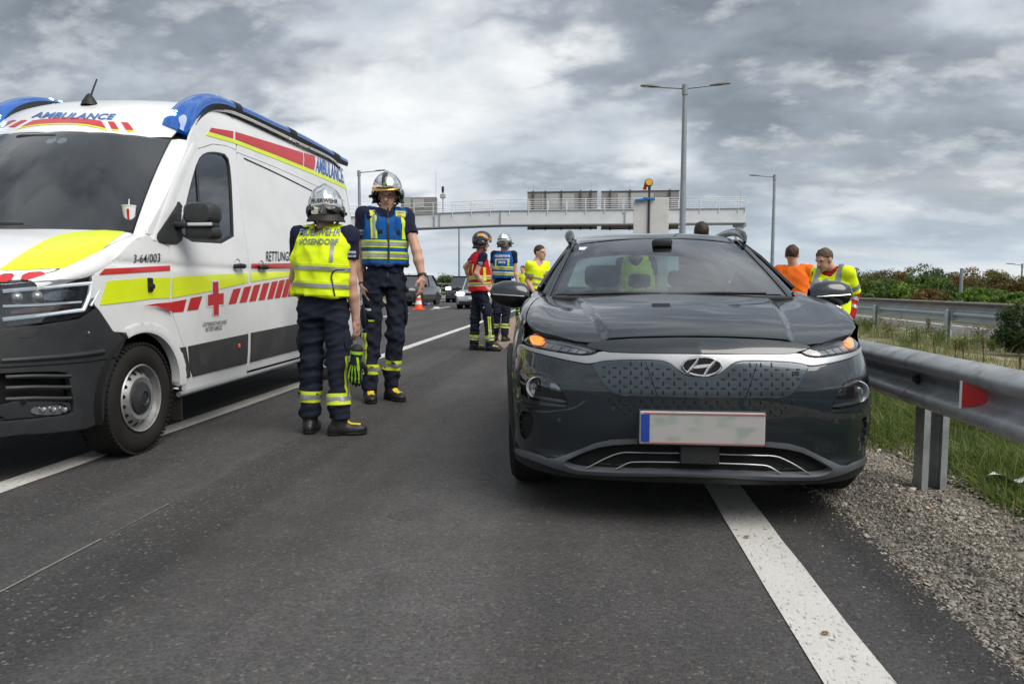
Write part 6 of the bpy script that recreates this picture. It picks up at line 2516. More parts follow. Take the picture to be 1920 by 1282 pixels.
bon_patch('yellow_patch', [(-8, 510), (20, 492), (60, 465), (110, 440), (160, 433.5), (238, 431), (224, 444), (190, 470), (165, 490), (147, 506), (70, 507)], mv_yel)
for q in ([(0, 514), (30, 513), (18, 529), (-10, 530)], [(44, 512), (87, 509.5), (79, 524), (37, 527)], [(103, 508.5), (145, 506), (137, 521), (94, 523.5)]):
    bon_patch('red_block', q, mv_red)


# ---- windscreen and raised forehead
def vws(u, v):
    au = np.abs(u)
    x = u * (.885 + (.755 - .885) * v)
    yb = .95 + .25 * au ** 2.2
    yt = 1.63 + .30 * au ** 2.4
    y = yb + (yt - yb) * (v - .05 * v * (1 - v))
    z = (1.405 + .025 * au ** 2) * (1 - v) + 2.158 * v + .10 * v * (1 - v)
    return x, y, z


VW = Surf(lambda uv: np.stack(vws(uv[:, 0], uv[:, 1]), 1))
wsn = panel('windscreen', [(-.99, .0), (-.99, 1), (0, 1), (.99, 1), (.99, 0), (0, 0)], VW, mv_glass, van, roll=0, wall=0, spacing=.07, smooth_it=0, step=.06)
panel('windscreen_frit', [(-1.01, -.03), (-1.01, 1.02), (0, 1.02), (1.01, 1.02), (1.01, -.03), (0, -.03)], VW, M('frit', (.006, .006, .007), .08), wsn,
      holes=[np.array([(-.93, .09), (-.93, .90), (-.85, .945), (0, .955), (.85, .945), (.93, .90), (.93, .09), (.8, .07), (-.8, .07)])], off=-.003, roll=0, wall=.0, spacing=.05, smooth_it=0, step=.04)
for s in (1, -1):
    P = []
    for v in np.linspace(-.06, 1.0, 18):
        x, y, z = [float(q) for q in vws(np.array(1.0), np.array(v))]
        sx = float(V_side(np.array(y + .06), np.array(z)))
        P.append([tuple(q) for q in spline([(s * (x + .002), y, z), (s * (x * .55 + sx * .45 + .01), y + .004, z + .004), (s * sx, y + .05, z - .004), (s * (float(V_side(np.array(y + .16), np.array(z - .02)))), y + .16, z - .02)], 8)])
    MB().grid(P).build('pillar', mv_white, van, True)
_vr = spline([(1.50, 2.03), (1.63, 2.162), (1.80, 2.30), (2.0, 2.43), (2.3, 2.55), (2.7, 2.63), (3.2, 2.665), (4.5, 2.70), (5.7, 2.725), (6.05, 2.67)], 90)


def V_roof(x, y):
    ax = np.abs(x)
    lag = .30 * (ax / .755) ** 2.4 * np.clip((2.9 - y) / 1.2, 0, 1)
    z = np.interp(y - lag, _vr[:, 0], _vr[:, 1])
    return z - .03 * (ax / .75) ** 2.6 - .5 * np.clip(ax - .74, 0, 1) ** 1.2


VR = Surf(lambda uv: np.stack([uv[:, 0], uv[:, 1], V_roof(uv[:, 0], uv[:, 1])], 1))
rf_f = [(0, 1.633), (.3, 1.668), (.5, 1.745), (.65, 1.84), (.755, 1.935)]
rfp = rf_f + [(.79, 2.2), (.80, 2.6), (.79, 6.03)]
roofp = panel('roof', rfp + [(-x, y) for x, y in reversed(rfp) if x > 0], VR, mv_white, van, roll=.006, spacing=.07, wall=.02, smooth_it=0, step=.04)
rpx = lambda px, py: top_hit(px, py, V_roof, 1.55, 3.2)


def roof_patch(name, pts, mat, off=.003):
    return panel(name, [rpx(*p) for p in pts], VR, mat, roofp, off=off, roll=0, wall=0, spacing=.04, step=.03, smooth_it=0)


roof_patch('red_stripe', [(38, 239.5), (62, 226.5), (190, 227.5), (199, 241.5)], mv_red)
roof_patch('yellow_stripe', [(28, 244), (37, 240), (199, 242), (200.5, 245.5)], mv_yel)
for q in ([(202, 228.5), (214, 229), (223, 243), (209.5, 242.5)], [(227, 229.5), (240, 230.5), (251, 245), (236, 243.8)], [(16, 239), (41, 226), (52, 226), (28, 239)], [(-6, 240), (22, 226), (32, 226), (5, 239.5)]):
    roof_patch('red_block', q, mv_red)
for q in ([(210, 243), (223, 243.5), (225, 246.5), (212, 246)], [(236.5, 244.5), (251, 245.5), (253, 248.5), (239, 247.5)]):
    roof_patch('yellow_block', q, mv_yel)


def px_text(name, s, quad, hit, surf, mat, parent, off=.006, bold=0.0, shear=0.0, cuts=1):
    """lettering whose box is given by four photo pixels (bl, br, tr, tl) on a van surface"""
    bl, br, tr_, tl = [np.array(q, float) for q in quad]

    def place(U):
        a, b = U[:, 0] + .5, U[:, 1] + .5
        Pq = (bl * ((1 - a) * (1 - b))[:, None] + br * (a * (1 - b))[:, None] + tr_ * (a * b)[:, None] + tl * ((1 - a) * b)[:, None])
        uv = np.array([hit(*p) for p in Pq])
        P0 = surf(uv)
        e = 1e-3
        n = np.cross(surf(uv + np.array([e, 0])) - surf(uv - np.array([e, 0])), surf(uv + np.array([0, e])) - surf(uv - np.array([0, e])))
        n /= np.linalg.norm(n, axis=1)[:, None]
        if surf.flip:
            n = -n
        return P0 + n * off
    return text_on(name, s, place, mat, parent, bold=bold, shear=shear, cuts=cuts)


px_text('lettering', 'AMBULANCE', ((58, 222), (213, 225.5), (219, 215), (68, 211)), rpx, VR, mv_blue, roofp, bold=.022, shear=.15, cuts=1)
px_text('lettering', 'AMBULANCE', ((591, 322), (644, 345), (642, 317), (593, 294)), spx, VS, mv_blue, van, bold=.02)
px_text('lettering', '3-64/003', ((249, 493), (299, 490.5), (299.5, 475), (250, 477.5)), spx, VS, mv_ink, van, bold=.004)
px_text('lettering', 'RETTUNGS', ((498, 490.5), (545, 488.5), (545, 472), (498.5, 471)), spx, VS, mv_ink, van, bold=.006)
px_text('lettering', 'ÖSTERREICHISCHES', ((379.5, 612.5), (424, 606.5), (424, 598), (380, 603.5)), spx, VS, mv_ink, van, bold=.004, shear=.2)
px_text('lettering', 'ROTES KREUZ', ((384, 621.5), (415.5, 617), (416, 609.5), (385, 613.5)), spx, VS, mv_ink, van, bold=.008, shear=.2)


def side_patch(name, pts, mat, off=.0035, it=0):
    return panel(name, SPX(pts), VS, mat, van, off=off, roll=0, wall=0, spacing=.05, step=.04, smooth_it=it)


side_patch('red_stripe', [(185, 515.5), (195, 504), (260, 501), (318.5, 498), (318.5, 507.5), (260, 511)], mv_red)
side_patch('red_stripe', [(471, 494.5), (552, 493.5), (552, 502.5), (471, 503.5)], mv_red)
side_patch('yellow_band', [(200, 527), (260, 522), (319.5, 520), (317.5, 558.5), (285, 560), (240, 566), (186, 572)], mv_yel)
side_patch('yellow_band', [(323, 519.5), (400, 515), (464, 511.5), (464, 529.5), (386, 547.5), (321.5, 558.5)], mv_yel)
side_patch('yellow_band', [(469.5, 511), (552, 508), (552, 516.5), (469.5, 528.5)], mv_yel)
side_patch('red_block', [(262, 573.5), (290, 568.5), (317, 566.5), (319, 585), (305, 579), (288, 573.5)], mv_red, .02)
side_patch('red_block', [(321.5, 566), (349.3, 561), (343.4, 584), (322, 585.4)], mv_red)
side_patch('red_block', [(357, 558.7), (379, 555), (371, 580), (350, 582.6)], mv_red)
side_patch('cross_border', [(395.5, 525.5), (409.5, 524.8), (410.5, 549), (420, 547.5), (420, 571.5), (411.5, 573), (411, 592), (398, 593), (398, 575), (387, 576), (386.5, 552.5), (396, 551)], mv_white, .0045)
side_patch('red_cross', [(397.6, 528.7), (408, 527.8), (408.8, 550.4), (418.3, 549.2), (418, 569.8), (409.2, 570.8), (409, 590.5), (399.5, 591.3), (399, 572), (388.8, 573.2), (388.6, 552.6), (397.8, 551.4)], mv_red, .006)
for x_ in (630, 703, 768, 830, 888, 938, 985, 1025):
    tw = 52 - (x_ - 630) * .045
    t0 = 507 - (x_ - 630) * .19
    b0 = 607 - (x_ - 630) * .128
    q = [(x_, t0), (x_ + tw, t0 - .19 * tw), (x_ - 32 + tw * .98, b0 - .128 * tw), (x_ - 32, b0)]
    side_patch('red_block', [(260 + a / 3.562, 400 + b / 3.562) for a, b in q], mv_red)
side_patch('red_stripe', [(395.5, 240), (437, 246.5), (437, 259.8), (391.5, 246.5)], mv_red)
side_patch('red_stripe', [(440.5, 247.3), (567, 286.2), (567.5, 311), (441, 261)], mv_red)
side_patch('red_stripe', [(568.8, 286.8), (589.5, 293), (588.5, 319), (569.3, 311.6)], mv_red)
side_patch('yellow_stripe', [(390.5, 247.8), (440, 262), (520, 292.5), (588, 320), (649.5, 349.5), (649.5, 356), (588, 327.5), (520, 300), (440, 269.2), (385, 254)], mv_yel)

# ---- blue light rails along both roof edges
for s in (1, -1):
    path = []
    for (px_, py_, x_) in ((326, 246, .735), (337, 228, .745), (352, 209, .75), (374, 194, .75), (402, 191, .75), (440, 204, .745), (500, 231, .745), (570, 263, .745), (646, 304, .74)):
        o_, d_ = vray(px_, py_)
        q_ = o_ + d_ * ((x_ - o_[0]) / d_[0])
        path.append(tuple(q_))
    print('bar', [tuple(np.round(q, 2)) for q in path[4:]])
    path = spline(path, 60)
    wid = np.interp(np.linspace(0, 1, 60), [0, .06, .14, .25, .4, 1], [.100, .105, .090, .066, .052, .050])
    hgt = np.interp(np.linspace(0, 1, 60), [0, .04, .12, .22, .35, 1], [.045, .075, .085, .07, .052, .048])
    P, Bs = [], []
    tg = np.gradient(path, axis=0)
    for i, p in enumerate(path):
        t_ = Vector(tg[i]).normalized()
        out = Vector((1, 0, 0))
        up = t_.cross(out).normalized() * -1
        if up.z < 0:
            up = -up
        up = (up + out * .35).normalized()
        sd_ = up.cross(t_).normalized()
        row = []
        for a in np.linspace(-.05, math.pi + .05, 13):
            q = Vector(p) + sd_ * math.cos(a) * wid[i] + up * (math.sin(a) * hgt[i])
            row.append((s * q.x, q.y, q.z))
        P.append(row)
        Bs.append([tuple((s * (Vector(p) + sd_ * (k * wid[i] * 1.12) - up * dd).x, (Vector(p) + sd_ * (k * wid[i] * 1.12) - up * dd).y, (Vector(p) + sd_ * (k * wid[i] * 1.12) - up * dd).z)) for k, dd in ((-1, -.005), (-1, .045), (1, .045), (1, -.005))])
    mb = MB().grid(P)
    n_ = 13
    mb.f.append(tuple(range(n_)))
    mb.f.append(tuple(59 * n_ + k for k in range(n_)))
    bar = mb.build('blue_light_bar', mv_blue_l, van, True)
    MB().grid(Bs).build('bar_base', m_black, bar, True)
    for k in (24, 40, 54):
        rows_ = [[tuple(np.array(q) + np.array((0, 0, .004))) for q in P[j]] for j in range(k, k + 3)]
        c_ = np.mean([q for r_ in rows_ for q in r_], 0)
        MB().grid([[tuple(c_ + (np.array(q) - c_) * 1.05) for q in r_] for r_ in rows_]).build('bar_module', m_black, bar, True)
    # lit diodes
    for (i, js, sc) in ((3, (2, 3, 4, 5), .017), (4, (2, 3, 4, 5), .012), (20, (3, 4), .013), (22, (3, 4), .012), (34, (3, 4), .011), (36, (3, 4), .011), (47, (3, 4), .012)):
        for j in js:
            q = P[i][j if s > 0 else j]
            mb = MB()
            mb.lathe([(0, sc * .6), (sc * .6, sc * .45), (sc, 0), (sc * .6, -sc * .45), (0, -sc * .6)], c=q, axis=2, n=8)
            mb.build('diode', mv_led, bar, True)
# antenna on the forehead
q = rpx(168, 196)
z = float(V_roof(np.array(q[0]), np.array(q[1])))
an = MB().lathe([(0, .085), (.02, .07), (.05, .02), (.062, -.01)], c=(q[0], q[1], z), n=16).build('antenna_foot', m_black, van, True)
tip = np.array(vray(181.5, 149)[0]) + np.array(vray(181.5, 149)[1]) * ((q[1] + .06 - vray(181.5, 149)[0][1]) / vray(181.5, 149)[1][1])
MB().tube([(q[0] + .005, q[1] + .005, z + .05), (q[0] * .5 + tip[0] * .5, q[1] + .02, z * .5 + tip[2] * .5), tuple(tip)], [.009, .007, .006], 7).build('antenna_rod', m_black, an, True)

# ---- door mirror
mc = np.array(vray(378, 410)[0]) + np.array(vray(378, 410)[1]) * ((1.52 - vray(378, 410)[0][1]) / vray(378, 410)[1][1])
mirr = empty if False else None
hw, hh = .118, .125
P = []
for (dy, sx, sz) in ((-.075, .35, .45), (-.065, .72, .80), (-.03, .96, .98), (.02, 1.0, 1.0), (.06, .97, .97), (.07, .90, .90)):
    P.append([(mc[0] + hw * sx * np.sign(math.cos(a)) * abs(math.cos(a)) ** .55, mc[1] + dy, mc[2] + .035 + hh * .62 * sz * np.sign(math.sin(a)) * abs(math.sin(a)) ** .6) for a in np.linspace(0, 2 * math.pi, 29)])
mb = MB().grid(P)
mb.f.append(tuple(range(29)))
mb.f.append(tuple(5 * 29 + k for k in range(29)))
mi = mb.build('door_mirror', mv_plast, van, True)
P = []
for (dy, sx, sz) in ((-.06, .5, .4), (-.05, .80, .78), (-.015, .98, .97), (.03, 1.0, 1.0), (.065, .92, .92)):
    P.append([(mc[0] + .004 + hw * sx * np.sign(math.cos(a)) * abs(math.cos(a)) ** .5, mc[1] + dy, mc[2] - .098 + .052 * sz * np.sign(math.sin(a)) * abs(math.sin(a)) ** .7) for a in np.linspace(0, 2 * math.pi, 29)])
mb = MB().grid(P)
mb.f.append(tuple(range(29)))
mb.f.append(tuple(4 * 29 + k for k in range(29)))
mb.build('mirror_lower', mv_plast, mi, True)
MB().box((mc[0] - .045, mc[1] - .005, mc[2] - .045), (.30, .13, .040), bev=.015).build('mirror_arm', mv_plast, mi, True)
MB().box((mc[0] + .025, mc[1] - .075, mc[2] - .045), (.17, .02, .022), bev=.006).build('mirror_indicator', m_lampoff, mi, True)
pd = SPX([(290, 444), (303, 425), (322, 398), (338, 372), (336, 430), (340, 458), (300, 457)])
panel('mirror_base', pd, VS, mv_plast, mi, off=.03, roll=.02, spacing=.03, wall=.04)

# ---- wheels


def steel_wheel(loc, s):
    r, w = WRV, .225
    t_ = MB()
    prof = [(.215, -w * .40), (.24, -w * .48), (.30, -w * .5), (.335, -w * .44), (r, -w * .34), (r, w * .34), (.335, w * .44), (.30, w * .5), (.24, w * .48), (.215, w * .40)]
    t_.lathe([(a, b * s) for a, b in prof], axis=0, n=48)
    ty = t_.build('wheel', m_rubber, van, True)
    ty.location = loc
    mb = MB()
    for k in range(64):        # shoulder tread blocks
        a = 2 * math.pi * k / 64
        for sx in (-1, 1):
            mb.box((sx * w * .40, math.cos(a) * (r - .004), math.sin(a) * (r - .004)), (w * .14, .020, .012), Matrix.Rotation(a - math.pi / 2, 3, 'X'))
    mb.build('tread', m_rubber, ty)['kind'] = 'stuff'
    m_steel = M('steel_rim', (.33, .335, .34), .42, metal=.55, var=.12, scale=12, dirt=((.09, .06, .04), .5, 14))
    e = w * .5
    MB().lathe([(x_, s * y_) for x_, y_ in ((.218, e - .012), (.212, e - .004), (.204, e - .010), (.196, e - .05), (.185, e - .062), (.160, e - .030), (.135, e - .012), (.10, e - .022), (.085, e - .03))], axis=0, n=48).build('rim', m_steel, ty, True)
    mb = MB()
    for k in range(16):
        a = 2 * math.pi * (k + .5) / 16
        cy_, cz_ = math.cos(a), math.sin(a)
        ring_ = []
        for b in np.linspace(0, 2 * math.pi, 10, endpoint=False):
            rr = .1665 + .0135 * math.cos(b)
            aa = a + .020 * 4.2 * math.sin(b)
            xo = np.interp(rr, [.150, .160, .170, .185], [e - .021, e - .030, e - .041, e - .062]) + .0025
            ring_.append((s * xo, rr * math.cos(aa), rr * math.sin(aa)))
        mb.add(ring_, [tuple(range(10))])
    mb.build('vent_hole', mk_gap, ty)['kind'] = 'stuff'
    MB().lathe([(x_, s * y_) for x_, y_ in ((.104, e - .030), (.100, e - .008), (.060, e + .004), (.045, e + .012), (.040, e + .004), (0, e + .006))], axis=0, n=32).build('hub_cap', mv_plast, ty, True)
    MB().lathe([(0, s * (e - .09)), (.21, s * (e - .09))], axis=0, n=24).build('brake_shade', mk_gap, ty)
    return ty


steel_wheel((.985 - .1125, ARY, WRV), 1)
steel_wheel((.985 - .1125, 4.65, WRV), 1)
steel_wheel((-.985 + .1125, ARY, WRV), -1)
steel_wheel((-.985 + .1125, 4.65, WRV), -1)
for cy in (ARY, 4.65):
    for s in (-1, 1):
        MB().grid([[(s * x_, cy + .44 * math.cos(q_), WZ + .44 * math.sin(q_)) for q_ in np.linspace(-.2, math.pi + .2, 24)] for x_ in (.68, 1.0)]).build('wheel_arch_liner', mk_gap, van, True)
        MB().add([(s * .70, cy + .46 * math.cos(q_), WZ + .46 * math.sin(q_)) for q_ in np.linspace(-.15, math.pi + .15, 24)], [tuple(range(24))]).build('arch_back', mk_gap, van)
MB().box((.90, 1.50, .30), (.20, .02, .34), bev=.005).build('mud_flap', m_rubber, van)

# ---- far flank, tail, interior
lf = [(.70, 1.10), (1.0, 1.33), (1.2, 1.42), (1.98, 2.20), (2.4, 2.5), (2.85, 2.60), (5.97, 2.65), (6.05, 2.45), (6.05, .42), (5.1, .40)] + [(4.65 + .45 * math.cos(t), WZ + .45 * math.sin(t)) for t in np.linspace(.05, math.pi - .05, 16)] \
    + [(4.1, .36), (1.5, .36)] + [(ARY + .445 * math.cos(t), WZ + .445 * math.sin(t)) for t in np.linspace(.03, math.pi - 1.2, 14)]
win_l = [(1.55, 1.42), (2.02, 2.03), (2.52, 2.10), (2.46, 1.43)]
panel('far_flank', lf, VSL, mv_white, van, holes=[np.array(win_l)], roll=.004, spacing=.08, wall=.02, smooth_it=0, step=.05)
panel('far_window', win_l, VSL, mv_sglass, van, off=-.01, roll=0, wall=0, spacing=.08)
panel('far_light_stripe', [(2.4, 2.25), (5.8, 2.32), (5.8, 2.42), (2.45, 2.36)], VSL, mv_red, van, off=.004, roll=0, wall=0, spacing=.1)
mb = MB()
zs_ = np.concatenate([np.linspace(.40, 2.5, 14), [2.58, 2.66]])
mb.grid([[(u * float(V_side(np.array(6.05), np.array(z_))) * (1.0), 6.06 + .03 * (1 - u * u), z_) for u in np.linspace(-1, 1, 9)] for z_ in zs_])
mb.build('rear_doors', mv_white, van, True)
for s in (-1, 1):
    MB().box((s * .92, 6.09, .95), (.12, .05, .5), bev=.02).build('tail_lamp', m_redrefl, van, True)
mb = MB()
mb.grid([[(x, y, z - .02 * (x / .8) ** 2) for x in np.linspace(-.80, .80, 15)] for y, z in ((1.08, 1.39), (1.32, 1.485), (1.5, 1.495), (1.62, 1.45), (1.68, 1.25), (1.70, .8))])
mb.build('dashboard', M('van_dash', (.075, .078, .082), .75, var=.08), van, True)
MB().box((-.42, 1.5, 1.50), (.42, .30, .12), bev=.05).build('instrument_hood', mk_dash, van, True)
for x in (-.5, .5):
    se = MB().box((x, 2.45, 1.25), (.50, .18, .78), Matrix.Rotation(R(-10), 3, 'X'), bev=.07).build('seat', mk_fabric, van, True)
    MB().box((x, 2.56, 1.76), (.28, .12, .22), bev=.05).build('headrest', mk_fabric, se, True)
    MB().box((x, 2.2, .85), (.50, .52, .16), bev=.06).build('seat_cushion', mk_fabric, se, True)
MB().box((0, 2.80, 1.25), (1.66, .04, 1.7)).build('bulkhead', M('bulkhead_grey', (.22, .23, .235), .7), van)
MB().box((0, 2.42, 2.12), (1.60, .74, .03)).build('cab_ceiling', M('ceiling_grey', (.20, .20, .20), .8), van)
for (u, v) in ((.10, .905), (.20, .905)):
    q = np.array(vws(np.array(u), np.array(v)))
    ob = MB().lathe([(0, 0), (.035, 0)], c=(0, 0, 0), axis=1, n=18).build('sticker', M('sticker', (.45, .52, .5), .6), wsn)
    ob.location = tuple(q + np.array((0, .012, -.004)))
    ob.rotation_euler = (R(-44), 0, 0)
MB().box((-.05, 1.66, 2.10), (.34, .14, .10), bev=.04).build('sensor_housing', m_black, wsn, True)
MB().box((-.04, 1.72, 2.0), (.10, .04, .10), bev=.02).build('inside_mirror', m_black, wsn, True)
wp = [vws(np.array(u), np.array(.035)) for u in (-.35, 0, .18, .36)]
MB().tube([tuple(np.array([float(c) for c in q]) + np.array((0, -.035, .02))) for q in wp], [.012, .014, .012, .008], 6).build('wiper', m_black, van, True)
wp = [vws(np.array(u), np.array(.035)) for u in (-.95, -.6, -.2)]
MB().tube([tuple(np.array([float(c) for c in q]) + np.array((0, -.035, .02))) for q in wp], [.012, .014, .010], 6).build('wiper', m_black, van, True)
# paper cup standing on the dashboard
_o, _d = vray(242, 398)
cw = _o + _d * ((1.452 - _o[2]) / _d[2]) if abs(_d[2]) > 1e-6 else _o + _d * 5
cw = _o + _d * ((1.27 - _o[1]) / _d[1])
print('cup', cw)
cb = vorg + vex * cw[0] + vey * cw[1]
cup = empty('paper_cup', (cb[0], cb[1], 1.478), 0, 'white paper cup with straw and red lettering on the ambulance dashboard', 'cup')
MB().lathe([(0, 0), (.030, 0), (.041, .115), (.044, .118), (.044, .124), (0, .126)], n=22).build('cup_body', M('cup_white', (.72, .74, .74), .5), cup, True)
MB().tube([(0, 0, .12), (.004, 0, .165)], .004, 6).build('straw', m_white, cup, True)
V_ = []
MB().grid([[(.0415 * math.cos(a) * (.75 + .25 * h_) , .0415 * math.sin(a) * (.75 + .25 * h_), .012 + .085 * h_) for a in np.linspace(-1.35, -.95, 4)] for h_ in np.linspace(0, 1, 4)]).build('red_print', mv_red, cup)

# ---- the far half of the nose repeats the near one


def mirror_tree(o, parent):
    c = mirror_x(o, parent)
    for k in list(o.children):
        mirror_tree(k, c)
    return c


mirror_tree(hl, van)
mirror_tree(fg, van)
mirror_tree(mi, van)
for k in list(bumper.children):
    mirror_x(k, bumper)
for k in list(bonn.children):
    if k.name.split('.')[0] in ('yellow_patch', 'red_block'):
        mirror_x(k, bonn)
for z_ in (.95, .99, 1.03):
    MB().tube([(x_, float(V_front(np.array(x_), np.array(z_))) + .004, z_) for x_ in np.linspace(-.40, .40, 17)], .006, 6).build('grille_bar', m_chrome, van, True)
# ================================================================== PEOPLE (signed-distance bodies and clothes)
def surface_nets(fn, lo, hi, vox):
    lo, hi = np.array(lo, float), np.array(hi, float)
    n = np.ceil((hi - lo) / vox).astype(int) + 2
    B = 6
    nb = (n + B - 1) // B
    n = nb * B
    # coarse pass
    ci = np.stack(np.meshgrid(*[np.arange(k) for k in nb], indexing='ij'), -1).reshape(-1, 3)
    cc = lo + (ci * B + (B - 1) / 2) * vox
    dc = fn(cc)
    rad = B * vox * .5 * 1.75 + vox * 2 + .012
    G = np.repeat(np.repeat(np.repeat(dc.reshape(nb), B, 0), B, 1), B, 2).astype(np.float32)
    keep = np.abs(dc) < rad
    k = ci[keep]
    off = np.stack(np.meshgrid(*[np.arange(B)] * 3, indexing='ij'), -1).reshape(-1, 3)
    idx = (k[:, None, :] * B + off[None]).reshape(-1, 3)
    G[idx[:, 0], idx[:, 1], idx[:, 2]] = fn(lo + idx * vox)
    ins = G < 0
    c = [ins[:-1, :-1, :-1], ins[1:, :-1, :-1], ins[:-1, 1:, :-1], ins[1:, 1:, :-1], ins[:-1, :-1, 1:], ins[1:, :-1, 1:], ins[:-1, 1:, 1:], ins[1:, 1:, 1:]]
    s = sum(x.astype(np.int8) for x in c)
    act = (s > 0) & (s < 8)
    ai = np.argwhere(act)
    vid = np.full(act.shape, -1, np.int64)
    vid[act] = np.arange(len(ai))
    acc = np.zeros((len(ai), 3))
    cnt = np.zeros(len(ai))
    corners = [(0, 0, 0), (1, 0, 0), (0, 1, 0), (1, 1, 0), (0, 0, 1), (1, 0, 1), (0, 1, 1), (1, 1, 1)]
    val = [G[ai[:, 0] + a, ai[:, 1] + b, ai[:, 2] + d] for a, b, d in corners]
    for i in range(8):
        for j in range(i + 1, 8):
            df = np.abs(np.array(corners[i]) - np.array(corners[j]))
            if df.sum() != 1:
                continue
            m = (val[i] < 0) != (val[j] < 0)
            t = np.where(m, val[i] / np.where(m, val[i] - val[j], 1), 0)
            p = np.array(corners[i]) + t[:, None] * (np.array(corners[j]) - np.array(corners[i]))
            acc += np.where(m[:, None], p, 0)
            cnt += m
    V = lo + (ai + acc / cnt[:, None]) * vox
    F = []
    for ax in range(3):
        o1, o2 = (ax + 1) % 3, (ax + 2) % 3
        sl0 = [slice(None)] * 3
        sl1 = [slice(None)] * 3
        sl0[ax], sl1[ax] = slice(0, -1), slice(1, None)
        a, b = ins[tuple(sl0)], ins[tuple(sl1)]
        e = np.argwhere(a != b)
        fl = a[tuple(e.T)]
        ok = (e[:, o1] > 0) & (e[:, o2] > 0) & (e[:, o1] < ins.shape[o1] - 1) & (e[:, o2] < ins.shape[o2] - 1)
        e, fl = e[ok], fl[ok]
        u, v = np.zeros(3, int), np.zeros(3, int)
        u[o1], v[o2] = 1, 1
        q = [vid[tuple((e - d).T)] for d in (0 * u, u, u + v, v)]
        Q = np.stack(q, 1)
        Q[~fl] = Q[~fl][:, ::-1]
        F.append(Q)
    F = np.concatenate(F)
    F = F[(F >= 0).all(1)]
    return V, F


def smin(a, b, k):
    h = np.clip(.5 + .5 * (b - a) / k, 0, 1)
    return b + (a - b) * h - k * h * (1 - h)


def cone(a, b, ra, rb):
    a, b = np.array(a, float), np.array(b, float)
    ab = b - a
    L = ab @ ab + 1e-12

    def f(p):
        t = np.clip(((p - a) @ ab) / L, 0, 1)
        return np.linalg.norm(p - a - t[:, None] * ab, axis=1) - (ra + (rb - ra) * t)
    f.lo = np.minimum(a - ra, b - rb)
    f.hi = np.maximum(a + ra, b + rb)
    return f


def ell(c, r, Rm=None):
    c, r = np.array(c, float), np.array(r, float)

    def f(p):
        q = p - c
        if Rm is not None:
            q = q @ Rm
        k0 = np.linalg.norm(q / r, axis=1)
        k1 = np.linalg.norm(q / (r * r), axis=1) + 1e-9
        return k0 * (k0 - 1) / k1
    m = r.max()
    f.lo, f.hi = c - m, c + m
    return f


def loft(a, b, right, fwd, prof, pw=2.4):
    """stack of rounded cross-sections between a (t=0) and b (t=1): prof = (t, half width, half depth, fwd shift)"""
    a, b, right, fwd = [np.array(q, float) for q in (a, b, right, fwd)]
    ax = b - a
    L = np.linalg.norm(ax)
    ax = ax / L
    right = right - ax * (right @ ax)
    right /= np.linalg.norm(right)
    fw = np.cross(ax, right)
    if fw @ fwd < 0:
        fw = -fw
    T, Wd, Dp, Sh = [np.array(q) for q in zip(*prof)]

    def f(p):
        q = p - a
        t = (q @ ax) / L
        w, d, sh = np.interp(t, T, Wd), np.interp(t, T, Dp), np.interp(t, T, Sh)
        u, v = q @ right, q @ fw - sh
        k = (np.abs(u / w) ** pw + np.abs(v / d) ** pw) ** (1 / pw)
        s = (k - 1) * np.minimum(w, d)
        e = np.maximum(-t, t - 1) * L
        return np.maximum(s, e)
    m = max(Wd.max(), Dp.max()) + .05
    f.lo, f.hi = np.minimum(a, b) - m, np.maximum(a, b) + m
    f.frame = (a, ax, L, right, fw)
    return f


def union(parts, k):
    def f(p):
        d = parts[0](p)
        for q in parts[1:]:
            d = smin(d, q(p), k)
        return d
    f.lo = np.min([q.lo for q in parts], 0)
    f.hi = np.max([q.hi for q in parts], 0)
    return f


def folds(seed, amp, scale, stretch=(1, 1, .45)):
    g = np.random.default_rng(seed)
    K = g.normal(0, 1, (9, 3)) * scale * np.array(stretch)
    ph = g.uniform(0, 6.28, 9)
    K2 = g.normal(0, 1, (4, 3)) * scale * .5
    p2 = g.uniform(0, 6.28, 4)

    def f(p):
        w = sum(np.sin(p @ K2[i] + p2[i]) for i in range(4)) * .7
        s = sum(1 - np.abs(np.sin(.5 * (p @ K[i] + ph[i] + w))) * 2 for i in range(9)) / 9
        return amp * s
    return f


def sdf_obj(name, fn, mat, parent, vox=.009, disp=None, lo=None, hi=None, org=(0, 0, 0), shade=2):
    lo = (fn.lo if lo is None else np.array(lo)) - .03
    hi = (fn.hi if hi is None else np.array(hi)) + .03
    g = (lambda p: fn(p) - disp(p)) if disp else fn
    V, F = surface_nets(g, lo, hi, vox)
    # relax once or twice for smooth shading
    for _ in range(shade):
        acc = np.zeros_like(V)
        cnt = np.zeros(len(V))
        for i, j in ((0, 1), (1, 2), (2, 3), (3, 0)):
            np.add.at(acc, F[:, i], V[F[:, j]])
            np.add.at(acc, F[:, j], V[F[:, i]])
            np.add.at(cnt, F[:, i], 1)
            np.add.at(cnt, F[:, j], 1)
        V = V * .5 + .5 * acc / np.maximum(cnt, 1)[:, None]
    o = mk(name, V - np.array(org), F, mat, parent)
    o['_org'] = list(map(float, org))
    return o, BVHTree.FromPolygons(V.tolist(), F.tolist())


# ---- cloth and skin
def cloth(name, col, rough=.85, bump=.0012, var=.12, sheen=.0):
    return M(name, col, rough, var=var, scale=9, bump=bump, bscale=260, spec=.25, sheen=sheen)


